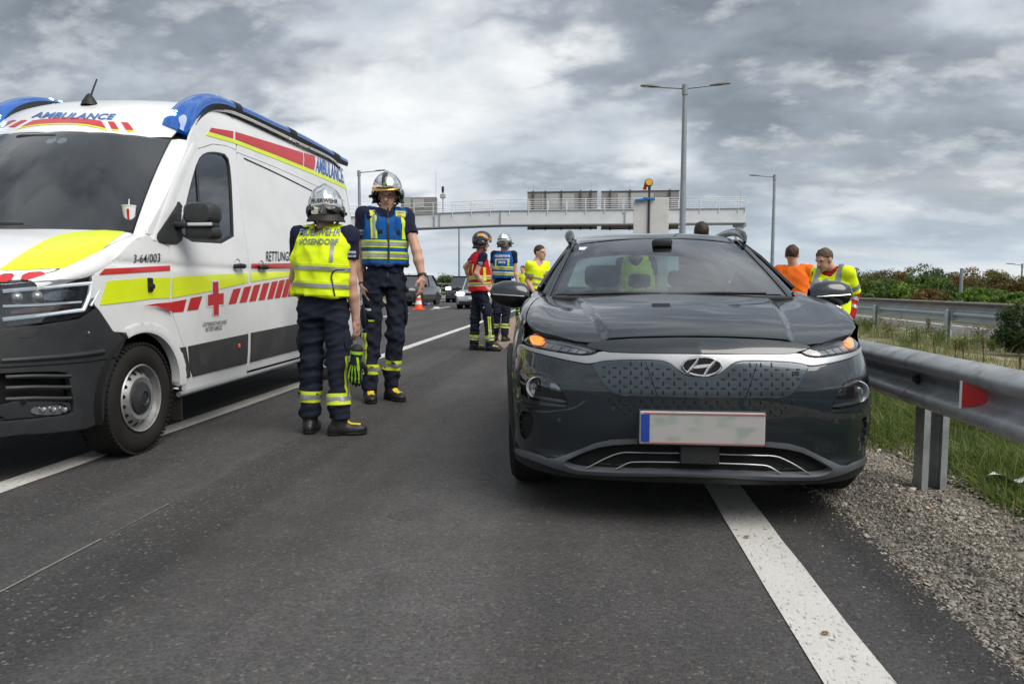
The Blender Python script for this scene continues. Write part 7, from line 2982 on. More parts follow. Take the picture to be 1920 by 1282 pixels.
mp_skin = M('skin', (0.52, 0.30, 0.215), .52, var=.10, scale=14, sub=.08, bump=.0003, bscale=300)
mp_navy = cloth('navy_cloth', (0.015, 0.019, 0.032), .9)
mp_shirt = cloth('navy_shirt', (0.014, 0.017, 0.042), .9)
mp_hiviz = cloth('hiviz_yellow', (0.78, 0.96, 0.018), .8, var=.08)
mp_polo = cloth('hiviz_polo', (0.74, 0.88, 0.014), .8, var=.08)
mp_bluev = cloth('blue_vest', (0.008, 0.085, 0.30), .85)
mp_redv = cloth('red_vest', (0.50, 0.012, 0.022), .85)
mp_orng = cloth('hiviz_orange', (0.90, 0.17, 0.015), .8, var=.08)
mp_redj = cloth('red_jacket', (0.38, 0.012, 0.016), .85)
mp_band = M('reflective_grey', (0.30, 0.32, 0.33), .35, metal=.35, var=.12, scale=30)
mp_bandy = M('reflective_yellow', (0.60, 0.72, 0.02), .6, var=.08)
mp_bandc = M('reflective_pale_yellow', (0.70, 0.70, 0.10), .6, var=.08)
mp_boot = M('boot_leather', (0.012, 0.012, 0.013), .45, var=.2, bump=.001, bscale=120, dirt=((.06, .055, .05), .4, 18))
mp_booty = M('boot_yellow', (0.70, 0.50, 0.02), .55, var=.12)
mp_chrome = M('helmet_chrome', (0.74, 0.75, 0.76), .13, metal=1.0, var=.04, rvar=.05, dirt=((.4, .4, .4), .25, 6))
mp_hblack = M('helmet_black', (0.012, 0.012, 0.013), .28, coat=.7)
mp_leath = M('neck_leather', (0.014, 0.013, 0.012), .6, bump=.001, bscale=200)
mp_gold = M('helmet_gold', (0.62, 0.36, 0.10), .25, metal=.9)
mp_hor = M('helmet_orange', (0.80, 0.30, 0.02), .35)
mp_wtape = M('label_white', (0.62, 0.63, 0.64), .4)
mp_hairb = M('hair_brown', (0.030, 0.018, 0.011), .6, var=.35, scale=40, bump=.003, bscale=130)
mp_hairl = M('hair_light_brown', (0.085, 0.048, 0.026), .6, var=.35, scale=40, bump=.003, bscale=130)
mp_lip = M('lips', (0.32, 0.12, 0.09), .5)
mp_eye = M('eye_dark', (0.02, 0.014, 0.01), .2)
mp_white = M('print_white', (0.62, 0.64, 0.66), .6)
mp_printg = M('print_grey', (0.20, 0.23, 0.22), .45, metal=.3)
mp_glove = M('nitrile_blue', (0.01, 0.20, 0.50), .4)
mp_lime = M('glove_lime', (0.36, 0.72, 0.03), .6)


def nrm(v):
    v = np.array(v, float)
    return v / (np.linalg.norm(v) + 1e-12)


def frame(f, up=(0, 0, 1)):
    f = nrm(f)
    r = nrm(np.cross(f, up))
    u = np.cross(r, f)
    return np.stack([r, f, u], 1)      # columns right, forward, up


def hand_parts(wr, d, palm_n, s=1.0, curl=.5, thumb=1):
    """palm, four unequal fingers and a side thumb; d = pointing direction, palm_n = out of the palm"""
    d, n = nrm(d), nrm(palm_n)
    n = nrm(n - d * (n @ d))
    a = np.cross(d, n) * thumb         # thumb side
    parts = [cone(wr, wr + d * .035 * s, .027 * s, .030 * s)]
    Rm = np.stack([a, d, n], 1)
    parts.append(ell(wr + d * .062 * s, np.array((.042, .052, .019)) * s, Rm))
    for i, (o, L) in enumerate(((.030, .072), (.010, .082), (-.010, .077), (-.029, .060))):
        k0 = wr + d * .098 * s + a * o * s
        c = curl * (1 + .12 * i)
        p, ang = k0, c * .35
        rr = .0098 * s
        for j, fr_ in enumerate((.45, .32, .23)):
            dd = d * math.cos(ang) + n * math.sin(ang)
            q = p + dd * L * fr_ * s
            parts.append(cone(p, q, rr, rr * .93))
            p, rr = q, rr * .93
            ang += c * .55
    t0 = wr + d * .030 * s + a * .026 * s
    t1 = t0 + nrm(d * .62 + a * .62 + n * .35) * .040 * s
    t2 = t1 + nrm(d * .90 + a * .16 + n * .40) * .032 * s
    t3 = t2 + nrm(d * .92 - a * .05 + n * .45) * .024 * s
    parts += [cone(t0, t1, .017 * s, .0125 * s), cone(t1, t2, .0125 * s, .0105 * s), cone(t2, t3, .0105 * s, .009 * s)]
    return parts


def ring_band(name, bvh, c, ax, r0, width, mat, parent, org, rows=3, n=48, off=.004, a0=0, a1=2 * math.pi, maxd=.5):
    """band of cloth around an axis: rays from the axis out to the garment"""
    ax = nrm(ax)
    r0 = nrm(np.array(r0) - ax * (np.array(r0) @ ax))
    r1 = np.cross(ax, r0)
    V, ok = [], []
    full_ = abs(a1 - a0 - 2 * math.pi) < 1e-6
    ang = np.linspace(a0, a1, n, endpoint=not full_)
    for i in range(rows):
        o_ = np.array(c) + ax * ((i / (rows - 1) - .5) * width)
        for a in ang:
            d = r0 * math.cos(a) + r1 * math.sin(a)
            h = bvh.ray_cast(Vector(o_), Vector(d), maxd)
            V.append(np.array(h[0]) + d * off if h[0] else o_ + d * .001)
            ok.append(h[0] is not None)
    F = []
    m = n if full_ else n - 1
    for i in range(rows - 1):
        for k in range(m):
            q = (i * n + k, i * n + (k + 1) % n, (i + 1) * n + (k + 1) % n, (i + 1) * n + k)
            if all(ok[z] for z in q):
                F.append(q)
    if not F:
        return None
    return mk(name, np.array(V) - np.array(org), F, mat, parent)


def strip_on(name, bvh, pts, right, dirn, width, mat, parent, org, off=.004, n=18, cols=3):
    """band that runs along a path in space, dropped onto the garment along -dirn"""
    P = spline(pts, n)
    dirn, right = nrm(dirn), nrm(right)
    T = np.full((n, cols), np.nan)
    O_s = np.zeros((n, cols, 3))
    for i, p in enumerate(P):
        for k in range(cols):
            O_s[i, k] = p + right * ((k / (cols - 1) - .5) * width) + dirn * .35
            h = bvh.ray_cast(Vector(O_s[i, k]), Vector(-dirn), .7)
            if h[0]:
                T[i, k] = h[3]
    if np.isnan(T).all():
        return None
    med_ = np.nanmedian(T)
    T[np.abs(T - med_) > .12] = np.nan
    if np.isnan(T).all():
        return None
    gi, gk = np.where(~np.isnan(T))
    for i in range(n):
        for k in range(cols):
            if np.isnan(T[i, k]):
                q = np.argmin((gi - i) ** 2 + (gk - k) ** 2)
                T[i, k] = T[gi[q], gk[q]]
    V = (O_s - dirn * (T - off)[..., None]).reshape(-1, 3)
    F = [(i * cols + k, i * cols + k + 1, (i + 1) * cols + k + 1, (i + 1) * cols + k) for i in range(n - 1) for k in range(cols - 1)]
    return mk(name, V - np.array(org), F, mat, parent)


def text_drop(name, s, bvh, c, right, up, dirn, w, h, mat, parent, org, off=.005, bold=.02, cuts=1):
    c, right, up, dirn = np.array(c, float), nrm(right), nrm(up), nrm(dirn)

    def place(U):
        out = []
        last = 0.0
        for u, v in U:
            o_ = c + right * u * w + up * v * h + dirn * .35
            hit = bvh.ray_cast(Vector(o_), Vector(-dirn), .7)
            if hit[0]:
                q = np.array(hit[0]) + dirn * off
                last = (q - c) @ dirn
            else:
                q = c + right * u * w + up * v * h + dirn * last
            out.append(q)
        return np.array(out) - np.array(org)
    return text_on(name, s, place, mat, parent, bold=bold, cuts=cuts)


def helmet(t, org, hc, hf, style, s=1.0):
    """modern fire helmet on head centre hc facing hf"""
    Fm = frame(hf)
    r, f, u = Fm[:, 0], Fm[:, 1], Fm[:, 2]
    c = hc + u * .047 * s
    dome = ell(c + f * -.004, np.array((.128, .158, .150)) * s, Fm)
    ridge = ell(c + u * .012 * s - f * .005, np.array((.050, .162, .150)) * s, Fm)

    def shell(p):
        d = smin(dome(p), ridge(p), .02)
        q = (p - c) @ Fm
        # lower rim rises over the face, drops behind the ears
        low = -.045 * s + .075 * s * np.clip((q[:, 1] / s - .02) / .10, 0, 1) - .035 * s * np.clip((-q[:, 1] / s) / .10, 0, 1)
        return np.maximum(d, low - q[:, 2])
    shell.lo, shell.hi = c - .2, c + .2
    h, bv = sdf_obj('helmet', shell, mp_hblack if style == 'black' else mp_chrome, t, .0065 if s > .9 else .008, org=org, shade=1)
    h['label'] = 'black fire helmet with orange patches' if style == 'black' else 'chrome fire helmet'
    # black edge trim and inner shell
    inn = ell(c - u * .012 - f * .012, np.array((.118, .138, .135)) * s, Fm)

    def inner(p):
        q = (p - c) @ Fm
        low = -.085 * s + .125 * s * np.clip((q[:, 1] / s + .01) / .08, 0, 1)
        return np.maximum(inn(p), low - q[:, 2])
    inner.lo, inner.hi = c - .2, c + .2
    sdf_obj('helmet_liner', inner, mp_leath, h, .009, org=org)
    # side shells / lamp clips
    for sd_ in (-1, 1):
        sh = ell(c + r * sd_ * .122 * s - u * .045 * s - f * .01, np.array((.022, .062, .050)) * s, Fm)
        sdf_obj('ear_shell', sh, mp_hblack, h, .007, org=org)
        MB().tube([tuple(c + r * sd_ * .135 * s - u * .05 * s + f * .055 - org), tuple(c + r * sd_ * .14 * s - u * .05 * s + f * .085 - org)], .014 * s, 10).build('side_knob', mp_hblack, h, True)
    # neck curtain
    P = []
    for k, (rr, z) in enumerate(((.115, -.05), (.128, -.075), (.140, -.105), (.146, -.118))):
        P.append([tuple(c + (r * math.sin(a) * rr * .98 - f * math.cos(a) * rr * 1.12 + u * (z - .012 * math.cos(a * 1.0))) * s - org) for a in np.linspace(-2.05, 2.05, 29)])
    o = MB().grid(P).build('neck_curtain', mp_leath, h, True)
    o.modifiers.new('thick', 'SOLIDIFY').thickness = .004
    # chin strap
    for sd_ in (-1, 1):
        MB().tube([tuple(c + r * sd_ * .098 * s - u * .07 * s - org), tuple(c + r * sd_ * .085 * s - u * .115 * s + f * .03 - org), tuple(c + r * sd_ * .035 * s - u * .165 * s + f * .07 - org)], .010 * s, 6).build('chin_strap', mp_leath, h, True)
    if style == 'black':
        for sd_ in (-1, 1):
            V_, ok = [], True
            for i in range(5):
                for j in range(5):
                    dd = nrm(r * sd_ * .75 - f * (.62 - i * .22) + u * (.45 + .12 * j))
                    hh = bv.ray_cast(Vector(c), Vector(dd), .4)
                    V_.append(np.array(hh[0]) + dd * .003 - org if hh[0] else c + dd * .15 - org)
            mk('helmet_patch', V_, [(i * 5 + j, i * 5 + j + 1, (i + 1) * 5 + j + 1, (i + 1) * 5 + j) for i in range(4) for j in range(4)], mp_hor, h)
        ring = [tuple(c + f * .155 * s * math.cos(a) * .98 + r * .12 * s * math.sin(a) + u * (.035) * s - org) for a in np.linspace(-1.1, 1.1, 15)]
        MB().tube(ring, .010, 6).build('brow_band', mp_hor, h, True)
        # visor pushed up
        P = [[tuple(c + (f * .160 * math.cos(a) + r * .128 * math.sin(a)) * s + u * z * s - org) for a in np.linspace(-1.0, 1.0, 13)] for z in (.02, -.02)]
        MB().grid(P).build('visor', glass_mat('visor_clear', (.75, .8, .8), .05), h, True)
        return h
    # gold brow band, dark centre stripe with crest
    P = []
    for z, k_ in ((.020, 1.015), (.006, 1.04), (-.004, 1.02)):
        P.append([tuple(c + (f * .158 * math.cos(a) * k_ + r * .130 * math.sin(a) * k_ + u * (z + .012 * (1 - math.cos(a)))) * s - org) for a in np.linspace(-1.15, 1.15, 19)])
    o = MB().grid(P).build('brow_band', mp_gold, h, True)
    o.modifiers.new('thick', 'SOLIDIFY').thickness = .006
    V_, n_ = [], 12
    for i in range(n_):
        el = .28 + i * .085
        for j in (-1, -.5, 0, .5, 1):
            dd = nrm(f * math.cos(el) + u * math.sin(el) + r * j * .15)
            hh = bv.ray_cast(Vector(c), Vector(dd), .4)
            V_.append((np.array(hh[0]) if hh[0] else c + dd * .15) + dd * .003 - org)
    mk('front_stripe', V_, [(i * 5 + j, i * 5 + j + 1, (i + 1) * 5 + j + 1, (i + 1) * 5 + j) for i in range(n_ - 1) for j in range(4)], mp_hblack, h)
    V_ = []
    for i in range(4):
        for j in range(4):
            dd = nrm(f * math.cos(.30 + i * .055) + u * math.sin(.30 + i * .055) + r * (j - 1.5) * .045 * (1 if i else .5))
            hh = bv.ray_cast(Vector(c), Vector(dd), .4)
            V_.append((np.array(hh[0]) if hh[0] else c + dd * .15) + dd * .006 - org)
    mk('crest', V_, [(i * 4 + j, i * 4 + j + 1, (i + 1) * 4 + j + 1, (i + 1) * 4 + j) for i in range(3) for j in range(3)], M('crest', (.10, .30, .05), .4, var=.6, scale=60), h)
    # white label with lettering round the back
    V_ = []
    n_ = 25
    for z in (.042, .020, -.002):
        for a in np.linspace(-1.05, 1.05, n_):
            o_ = c + u * z * s
            dd = nrm(-f * math.cos(a) + r * math.sin(a))
            hh = bv.ray_cast(Vector(o_), Vector(dd), .4)
            V_.append((np.array(hh[0]) if hh[0] else o_ + dd * .15) + dd * .003 - org)
    mk('helmet_label', V_, [(i * n_ + j, i * n_ + j + 1, (i + 1) * n_ + j + 1, (i + 1) * n_ + j) for i in range(2) for j in range(n_ - 1)], mp_wtape, h)

    def place(U):
        out = []
        for x_, y_ in U:
            a = -x_ * 1.35
            o_ = c + u * (.020 + y_ * .030) * s
            dd = nrm(-f * math.cos(a) - r * math.sin(a))
            hh = bv.ray_cast(Vector(o_), Vector(dd), .4)
            out.append((np.array(hh[0]) if hh[0] else o_ + dd * .15) + dd * .0055 - org)
        return np.array(out)
    text_on('lettering', 'FEUERWEHR', place, mv_ink, h, bold=.03, cuts=0)
    return h


def person(cfg):
    Y = cfg['Y']
    g0 = cfg.get('ground', 0.0)
    P = lambda q: at_y(q[0], q[1], Y + (q[2] if len(q) > 2 else 0.0))
    f = nrm((*cfg['f'], 0))
    r = nrm((f[1], -f[0], 0))
    pel, sho, hc = P(cfg['pel']), P(cfg['sho']), P(cfg['head'])
    org = np.array((pel[0], pel[1], g0))
    t = empty('person', tuple(org), 0, cfg['label'], 'person', cfg.get('group'))
    s = cfg.get('s', 1.0)
    vox = cfg.get('vox', .009)
    up = nrm(sho - pel)
    hf = nrm(cfg.get('hf', (*cfg['f'], 0)))
    HFm = frame(hf)
    shw = cfg.get('shw', .185) * s
    shR, shL = sho + r * shw, sho - r * shw
    hipR, hipL = pel + r * .095 * s - np.array((0, 0, .03)), pel - r * .095 * s - np.array((0, 0, .03))
    kn, an = {}, {}
    for k in 'RL':
        kn[k], an[k] = P(cfg['knee' + k]), P(cfg['ank' + k])
    el_, wr_ = {}, {}
    for k in 'RL':
        el_[k], wr_[k] = P(cfg['elb' + k]), P(cfg['wri' + k])
    hip = {'R': hipR, 'L': hipL}
    shd = {'R': shR, 'L': shL}
    # ---------------- skin, one continuous body
    hu, hfw, hr = HFm[:, 2], HFm[:, 1], HFm[:, 0]
    parts = [ell(hc + hu * .025 * s - hfw * .012, np.array((.076, .095, .098)) * s, HFm), ell(hc - hu * .050 * s + hfw * .030, np.array((.056, .062, .075)) * s, HFm),
             ell(hc - hu * .104 * s + hfw * .062, np.array((.028, .023, .022)) * s, HFm),
             cone(hc + hu * .012 * s + hfw * .088 * s, hc - hu * .030 * s + hfw * .108 * s, .009 * s, .014 * s),
             ell(hc + hu * .022 * s + hfw * .075 * s, np.array((.055, .018, .012)) * s, HFm)]
    for sd_ in (-1, 1):
        parts.append(ell(hc + hr * sd_ * .079 * s - hfw * .012 * s - hu * .008 * s, np.array((.011, .022, .034)) * s, HFm))
    parts.append(cone(hc - hu * .04 * s - hfw * .02, sho + np.array((0, 0, .015)), .056 * s, .062 * s))
    parts.append(ell((sho + pel) / 2 + up * .08, np.array((.145, .10, .25)) * s, np.stack([r, f, up], 1)))
    parts.append(ell(pel, np.array((.11, .075, .10)) * s))
    for k in 'RL':
        parts += [cone(shd[k], el_[k], .048 * s, .041 * s), cone(el_[k], el_[k] * .6 + wr_[k] * .4, .040 * s, .042 * s), cone(el_[k] * .6 + wr_[k] * .4, wr_[k], .042 * s, .028 * s),
                  cone(hip[k], kn[k], .07 * s, .055 * s), cone(kn[k], an[k], .05 * s, .035 * s), cone(sho, shd[k], .06 * s, .055 * s)]
    base = union(parts, .022)
    hp = []
    for k in 'RL':
        hcf = cfg.get('hand' + k)
        if hcf == 'hide':
            continue
        d = hcf[0] if hcf else nrm(wr_[k] - el_[k])
        pn = hcf[1] if hcf else (-r if k == 'R' else r)
        hp += hand_parts(wr_[k], d, pn, s, cfg.get('curl', .55), (hcf[2] if hcf and len(hcf) > 2 else (1 if k == 'R' else -1)))
    if hp:
        hu_ = union(hp, .006)

        def bodyf(p):
            return smin(base(p), hu_(p), .012)
        bodyf.lo, bodyf.hi = np.minimum(base.lo, hu_.lo), np.maximum(base.hi, hu_.hi)
    else:
        bodyf = base
    bx_, bvs = sdf_obj('body', bodyf, mp_skin, t, cfg.get('bvox', vox * .78), org=org, shade=1)
    # face details
    for sd_ in (-1, 1):
        e_ = hc + hu * .006 * s + hfw * .081 * s + hr * sd_ * .030 * s
        MB().lathe([(0, .006), (.006, .005), (.009, 0), (.006, -.005), (0, -.006)], c=tuple(e_ - org), n=8).build('eye', mp_eye, bx_, True)
        MB().tube([tuple(e_ + hu * .019 * s + hr * q_ * .018 * s + hfw * (.008 - .006 * abs(q_ + sd_ * .5)) - org) for q_ in (-1, 0, 1)], .0035 * s, 5).build('eyebrow', cfg.get('hairmat', mp_hairb), bx_, True)
    MB().tube([tuple(hc - hu * .062 * s + hfw * (.090 - .008 * abs(q_)) * s + hr * q_ * .017 * s - org) for q_ in (-1, -.5, 0, .5, 1)], .005 * s, 6).build('mouth', mp_lip, bx_, True)
    # ---------------- hair
    if cfg.get('hair'):
        hm = cfg['hairmat']
        cap = ell(hc + hu * .034 * s - hfw * .018 * s, np.array((.088, .104, .103)) * s, HFm)

        def hairf(p):
            q = (p - hc) @ HFm / s
            cut = np.maximum(.055 + .9 * (q[:, 1] - .055) - q[:, 2], -.055 + .6 * np.maximum(0, q[:, 1] + .02) - q[:, 2])
            return np.maximum(cap(p), cut)
        hairf.lo, hairf.hi = hc - .16, hc + .16
        sdf_obj('hair', hairf, hm, bx_, .006, folds(cfg['seed'], .008, 90, (1, 1, .6)), org=org, shade=1)
    # ---------------- boots
    for k in 'RL':
        td = nrm((*cfg['toe' + k], 0))
        rs = np.array((td[1], -td[0], 0))
        a = an[k]
        sole = np.array((a[0], a[1], g0))
        Rm = np.stack([rs, td, np.array((0, 0, 1.))], 1)
        bt = union([cone(a + np.array((0, 0, .06)), sole + np.array((0, 0, .07)), .062 * s, .056 * s), ell(sole + td * .02 + np.array((0, 0, .045)), np.array((.050, .085, .055)) * s, Rm),
                    ell(sole + td * .115 + np.array((0, 0, .038)), np.array((.052, .085, .046)) * s, Rm), ell(sole - td * .045 + np.array((0, 0, .035)), np.array((.044, .045, .05)) * s, Rm)], .03)

        def btf(p, bt=bt):
            return np.maximum(bt(p), (g0 + .002) - p[:, 2])
        btf.lo, btf.hi = bt.lo, bt.hi
        b_, bb = sdf_obj('boot', btf, mp_boot, t, vox * .9, org=org)
        so = union([ell(sole + td * .105 + np.array((0, 0, .015)), np.array((.056, .098, .024)) * s, Rm), ell(sole - td * .03 + np.array((0, 0, .015)), np.array((.050, .065, .024)) * s, Rm)], .04)

        def sof(p, so=so):
            return np.maximum(np.maximum(so(p), g0 + .001 - p[:, 2]), p[:, 2] - g0 - .026)
        sof.lo, sof.hi = so.lo, so.hi
        sdf_obj('sole', sof, m_rubber, b_, vox, org=org)
        if cfg.get('bootflap', True):
            strip_on('boot_tongue', bb, [sole + td * .055 + np.array((0, 0, .10)), sole + td * .115 + np.array((0, 0, .085)), sole + td * .145 + np.array((0, 0, .07))], rs, nrm(td * .5 + np.array((0, 0, 1))), .055 * s, mp_booty, b_, org, .003, 8)
    # ---------------- trousers
    lw = cfg.get('legw', 1.0) * s
    tp = [loft(pel - up * .11 * s, pel + up * .085 * s, r, f, [(0, .165 * s, .115 * s, 0), (.5, .168 * s, .125 * s, -.012), (1, .155 * s, .112 * s, 0)])]
    for k in 'RL':
        tp += [cone(hip[k], kn[k], .104 * lw, .088 * lw), cone(kn[k], an[k] + np.array((0, 0, .06)), .086 * lw, .080 * lw)]
    trf = union(tp, .04)

    def trs(p):
        return np.maximum(trf(p), (min(an['R'][2], an['L'][2]) + .035) - p[:, 2])
    trs.lo, trs.hi = trf.lo, trf.hi
    tr_o, tbv = sdf_obj('trousers', trs, cfg.get('tmat', mp_navy), t, vox, folds(cfg['seed'] + 1, .030, 28, (1, 1, 1.9)), org=org)
    if cfg.get('legband', True):
        for k in 'RL':
            ax = nrm(an[k] - kn[k])
            for (w_, m_, of_, rw) in ((.085, mp_bandy, .004, 3), (.034, mp_band, .007, 3)):
                ring_band('leg_band', tbv, kn[k] + (an[k] - kn[k]) * cfg.get('bandt', .62), ax, r, w_ * s, m_, tr_o, org, rw, 30, of_, maxd=.16)
            # cargo pocket
            oc = kn[k] + (hip[k] - kn[k]) * .36 + r * (.078 if k == 'R' else -.078) * s
            pk = ell(oc, np.array((.026, .075, .11)) * s, np.stack([r, f, up], 1))
            sdf_obj('leg_pocket', pk, cfg.get('tmat', mp_navy), tr_o, .009, folds(cfg['seed'] + 5, .006, 40), org=org)
    # ---------------- shirt with sleeves
    lift = cfg.get('lean', 0.0)
    sp = [loft(pel + up * .02, sho + up * .03 * s, r, f, [(0, .158 * s, .112 * s, 0), (.35, .160 * s, .110 * s, 0), (.75, .185 * s, .118 * s, 0), (.93, .165 * s, .095 * s, -.01), (1, .09 * s, .07 * s, -.015)])]
    for k in 'RL':
        L = cfg.get('sleeve', .55)
        sp += [cone(sho + up * .0, shd[k], .07 * s, .068 * s), cone(shd[k], shd[k] * (1 - L) + el_[k] * L, .070 * s, .066 * s)]
    shf = union(sp, .035)
    cuts = []
    for k in 'RL':
        L = cfg.get('sleeve', .55)
        e0 = shd[k] * (1 - L) + el_[k] * L
        cuts.append((e0, nrm(el_[k] - shd[k]), shd[k]))

    def shirt(p):
        d = shf(p)
        for e0, n_, s0 in cuts:
            near = np.linalg.norm(p - e0, axis=1) < .11
            d = np.where(near, np.maximum(d, (p - e0) @ n_), d)
        return d
    shirt.lo, shirt.hi = shf.lo, shf.hi
    if cfg.get('longsleeve'):
        sp2 = list(sp)
        for k in 'RL':
            sp2 += [cone(shd[k], el_[k], .068 * s, .062 * s), cone(el_[k], el_[k] * .08 + wr_[k] * .92, .060 * s, .050 * s)]
        shirt = union(sp2, .03)
    sh_o, sbv = sdf_obj('shirt', shirt, cfg.get('smat', mp_shirt), t, vox, folds(cfg['seed'] + 2, .016, 40), org=org)
    res = dict(t=t, org=org, s=s, r=r, f=f, up=up, pel=pel, sho=sho, hc=hc, hf=hf, HFm=HFm, body=bx_, tr=tr_o, tbv=tbv, shirt=sh_o, sbv=sbv, el=el_, wr=wr_, shd=shd, kn=kn, an=an, hip=hip, bvs=bvs)
    # ---------------- vest
    v = cfg.get('vest')
    if v:
        hem = v.get('hem', .02)
        wv = v.get('w', 1.0) * s
        vl = loft(pel + up * hem, sho + up * .045 * s, r, f, [(0, .212 * wv, .160 * wv, 0), (.25, .200 * wv, .150 * wv, 0), (.55, .202 * wv, .145 * wv, .0), (.80, .200 * wv, .130 * wv, -.004), (.93, .165 * wv, .100 * wv, -.012), (1, .085 * wv, .075 * wv, -.02)])
        vs_ = [vl]
        for k in 'RL':
            vs_.append(cone(sho + up * .022, shd[k] * 1.22 - sho * .22 - up * .012 * s, .078 * s, .074 * s))
        vf = union(vs_, .03)
        neck = cone(sho + up * .02 + f * .02, hc, .082 * s, .085 * s)

        def vest(p):
            side_ = np.abs((p - sho) @ r) - (shw * 1.05 + .35 * np.maximum(0, -((p - sho) @ up) - .03))
            return np.maximum(np.maximum(vf(p), -neck(p)), np.where(((p - pel) @ up) > np.linalg.norm(sho - pel) * .55, side_, -1.0))
        vest.lo, vest.hi = vf.lo, vf.hi
        vo, vbv = sdf_obj('vest', vest, v['mat'], t, vox, folds(cfg['seed'] + 3, v.get('fold', .022), 25, (1, 1, .7)), org=org)
        res.update(vest=vo, vbv=vbv)
        L = np.linalg.norm(sho - pel)
        for (h_, w_, m_, of_) in v.get('rings', ()):
            ring_band('reflective_band', vbv, pel + up * (h_ * s), up, r, w_ * s, m_, vo, org, 3, 64, of_)
        for (u_, h0, h1, w_, m_, of_, sd_) in v.get('straps', ()):
            strip_on('reflective_strap', vbv, [pel + r * u_ * s + up * h0 * s, pel + r * u_ * s + up * h1 * s], r, f * sd_, w_ * s, m_, vo, org, of_)
    if cfg.get('helmet'):
        helmet(t, org, hc, hf, cfg['helmet'], s * cfg.get('hs', 1.0))
    return res


# ------------------------------------------------------------------ the two in front
YB, YG, YY = mp_band, mp_band, mp_bandy
A = person(dict(Y=at_z(612, 812)[1], seed=1, label='firefighter in yellow vest and chrome helmet seen from behind, hand in pocket', f=(-.06, 1), hf=(-.28, .95, .0),
                pel=(605, 570), sho=(609, 441), head=(611, 398), s=.96, kneeL=(585, 672, .03), ankL=(582, 788, .02), kneeR=(634, 674), ankR=(637, 796, -.05),
                elbL=(553, 522, .10), wriL=(566, 560, .28), elbR=(658, 527, .0), wriR=(667, 596, .04), toeL=(-.15, 1), toeR=(.88, .25), handR=((0.02, .1, -1), (-.9, .3, 0)),
                vox=.0075, bvox=.006, legw=1.06, helmet='chrome', shw=.192, bandt=.60,
                vest=dict(mat=mp_hiviz, hem=.045, w=1.12, fold=.028, rings=((.27, .052, mp_bandy, .004), (.265, .026, mp_band, .008), (.145, .052, mp_bandy, .004), (.14, .026, mp_band, .008)),
                          straps=((.10, .31, .47, .026, mp_band, .006, -1),))))
B = person(dict(Y=at_z(715, 750)[1], seed=11, label='tall firefighter in blue vest with glasses facing the camera', f=(.46, -.89), hf=(.10, -.96, -.22),
                pel=(722, 516), sho=(722, 404), head=(727, 366), s=1.09, kneeR=(697, 632, -.04), ankR=(694, 738, -.06), kneeL=(742, 626, .0), ankL=(734, 727, .04),
                elbR=(674, 484, .0), wriR=(680, 534, -.08), elbL=(781, 470, .0), wriL=(791, 518, -.05), toeR=(.35, -.9), toeL=(.75, -.65), handR=((.28, -.1, -.95), (.9, .4, 0)), handL=((-.02, -.1, -1), (-.95, .2, 0)),
                vox=.008, bvox=.0062, legw=.93, helmet='chrome', hs=.97, shw=.178, bandt=.56,
                vest=dict(mat=mp_bluev, hem=.075, w=.98, rings=((.26, .062, mp_bandy, .004), (.26, .030, mp_band, .008), (.165, .062, mp_bandy, .004), (.165, .030, mp_band, .008)),
                          straps=((.115, .30, .50, .050, mp_bandy, .005, 1), (.115, .30, .50, .020, mp_band, .008, 1), (-.135, .30, .50, .034, mp_bandy, .005, 1)))))
C = person(dict(Y=at_z(903, 657)[1], seed=21, label='firefighter in red vest and black helmet with hand on hip', f=(.86, .50), hf=(.95, .10, -.05),
                pel=(900, 547), sho=(898, 481), head=(904, 457), s=1.02, kneeL=(891, 597, .05), ankL=(889, 653, .08), kneeR=(916, 597, -.05), ankR=(919, 656, -.08),
                elbR=(893, 513, -.22), wriR=(912, 540, -.16), elbL=(873, 500, .20), wriL=(884, 530, .25), toeL=(.9, .2), toeR=(.95, -.3), handR=((.75, .1, -.6), (.2, .9, -.2)), vox=.011, bvox=.0085, helmet='black', bandt=.62,
                vest=dict(mat=mp_redv, hem=.00, w=1.12, rings=((.23, .060, mp_bandc, .004), (.23, .028, mp_band, .009), (.12, .060, mp_bandc, .004), (.12, .028, mp_band, .009)),
                          straps=((-.08, .27, .42, .030, mp_bandc, .006, -1), (.10, .27, .45, .030, mp_bandc, .006, -1)))))
D = person(dict(Y=at_z(944, 640)[1], seed=31, label='firefighter in blue vest and chrome helmet seen from behind beside the red vest', f=(.12, 1), hf=(.25, 1, 0),
                pel=(943, 531), sho=(945, 477), head=(946, 456), s=1.04, kneeL=(932, 585, .0), ankL=(928, 628, .12), kneeR=(949, 585), ankR=(946, 632, -.04),
                elbL=(921, 508, .0), wriL=(925, 535, -.05), elbR=(966, 508), wriR=(971, 528, -.06), toeL=(0, 1), toeR=(.3, .9), vox=.011, bvox=.0085, helmet='chrome', bandt=.55,
                vest=dict(mat=mp_bluev, hem=.09, w=1.05, rings=((.28, .060, mp_bandc, .004), (.28, .028, mp_band, .009), (.18, .060, mp_bandc, .004), (.18, .028, mp_band, .009)),
                          straps=((-.12, .32, .44, .032, mp_bandc, .006, -1), (.12, .32, .44, .032, mp_bandc, .006, -1)))))
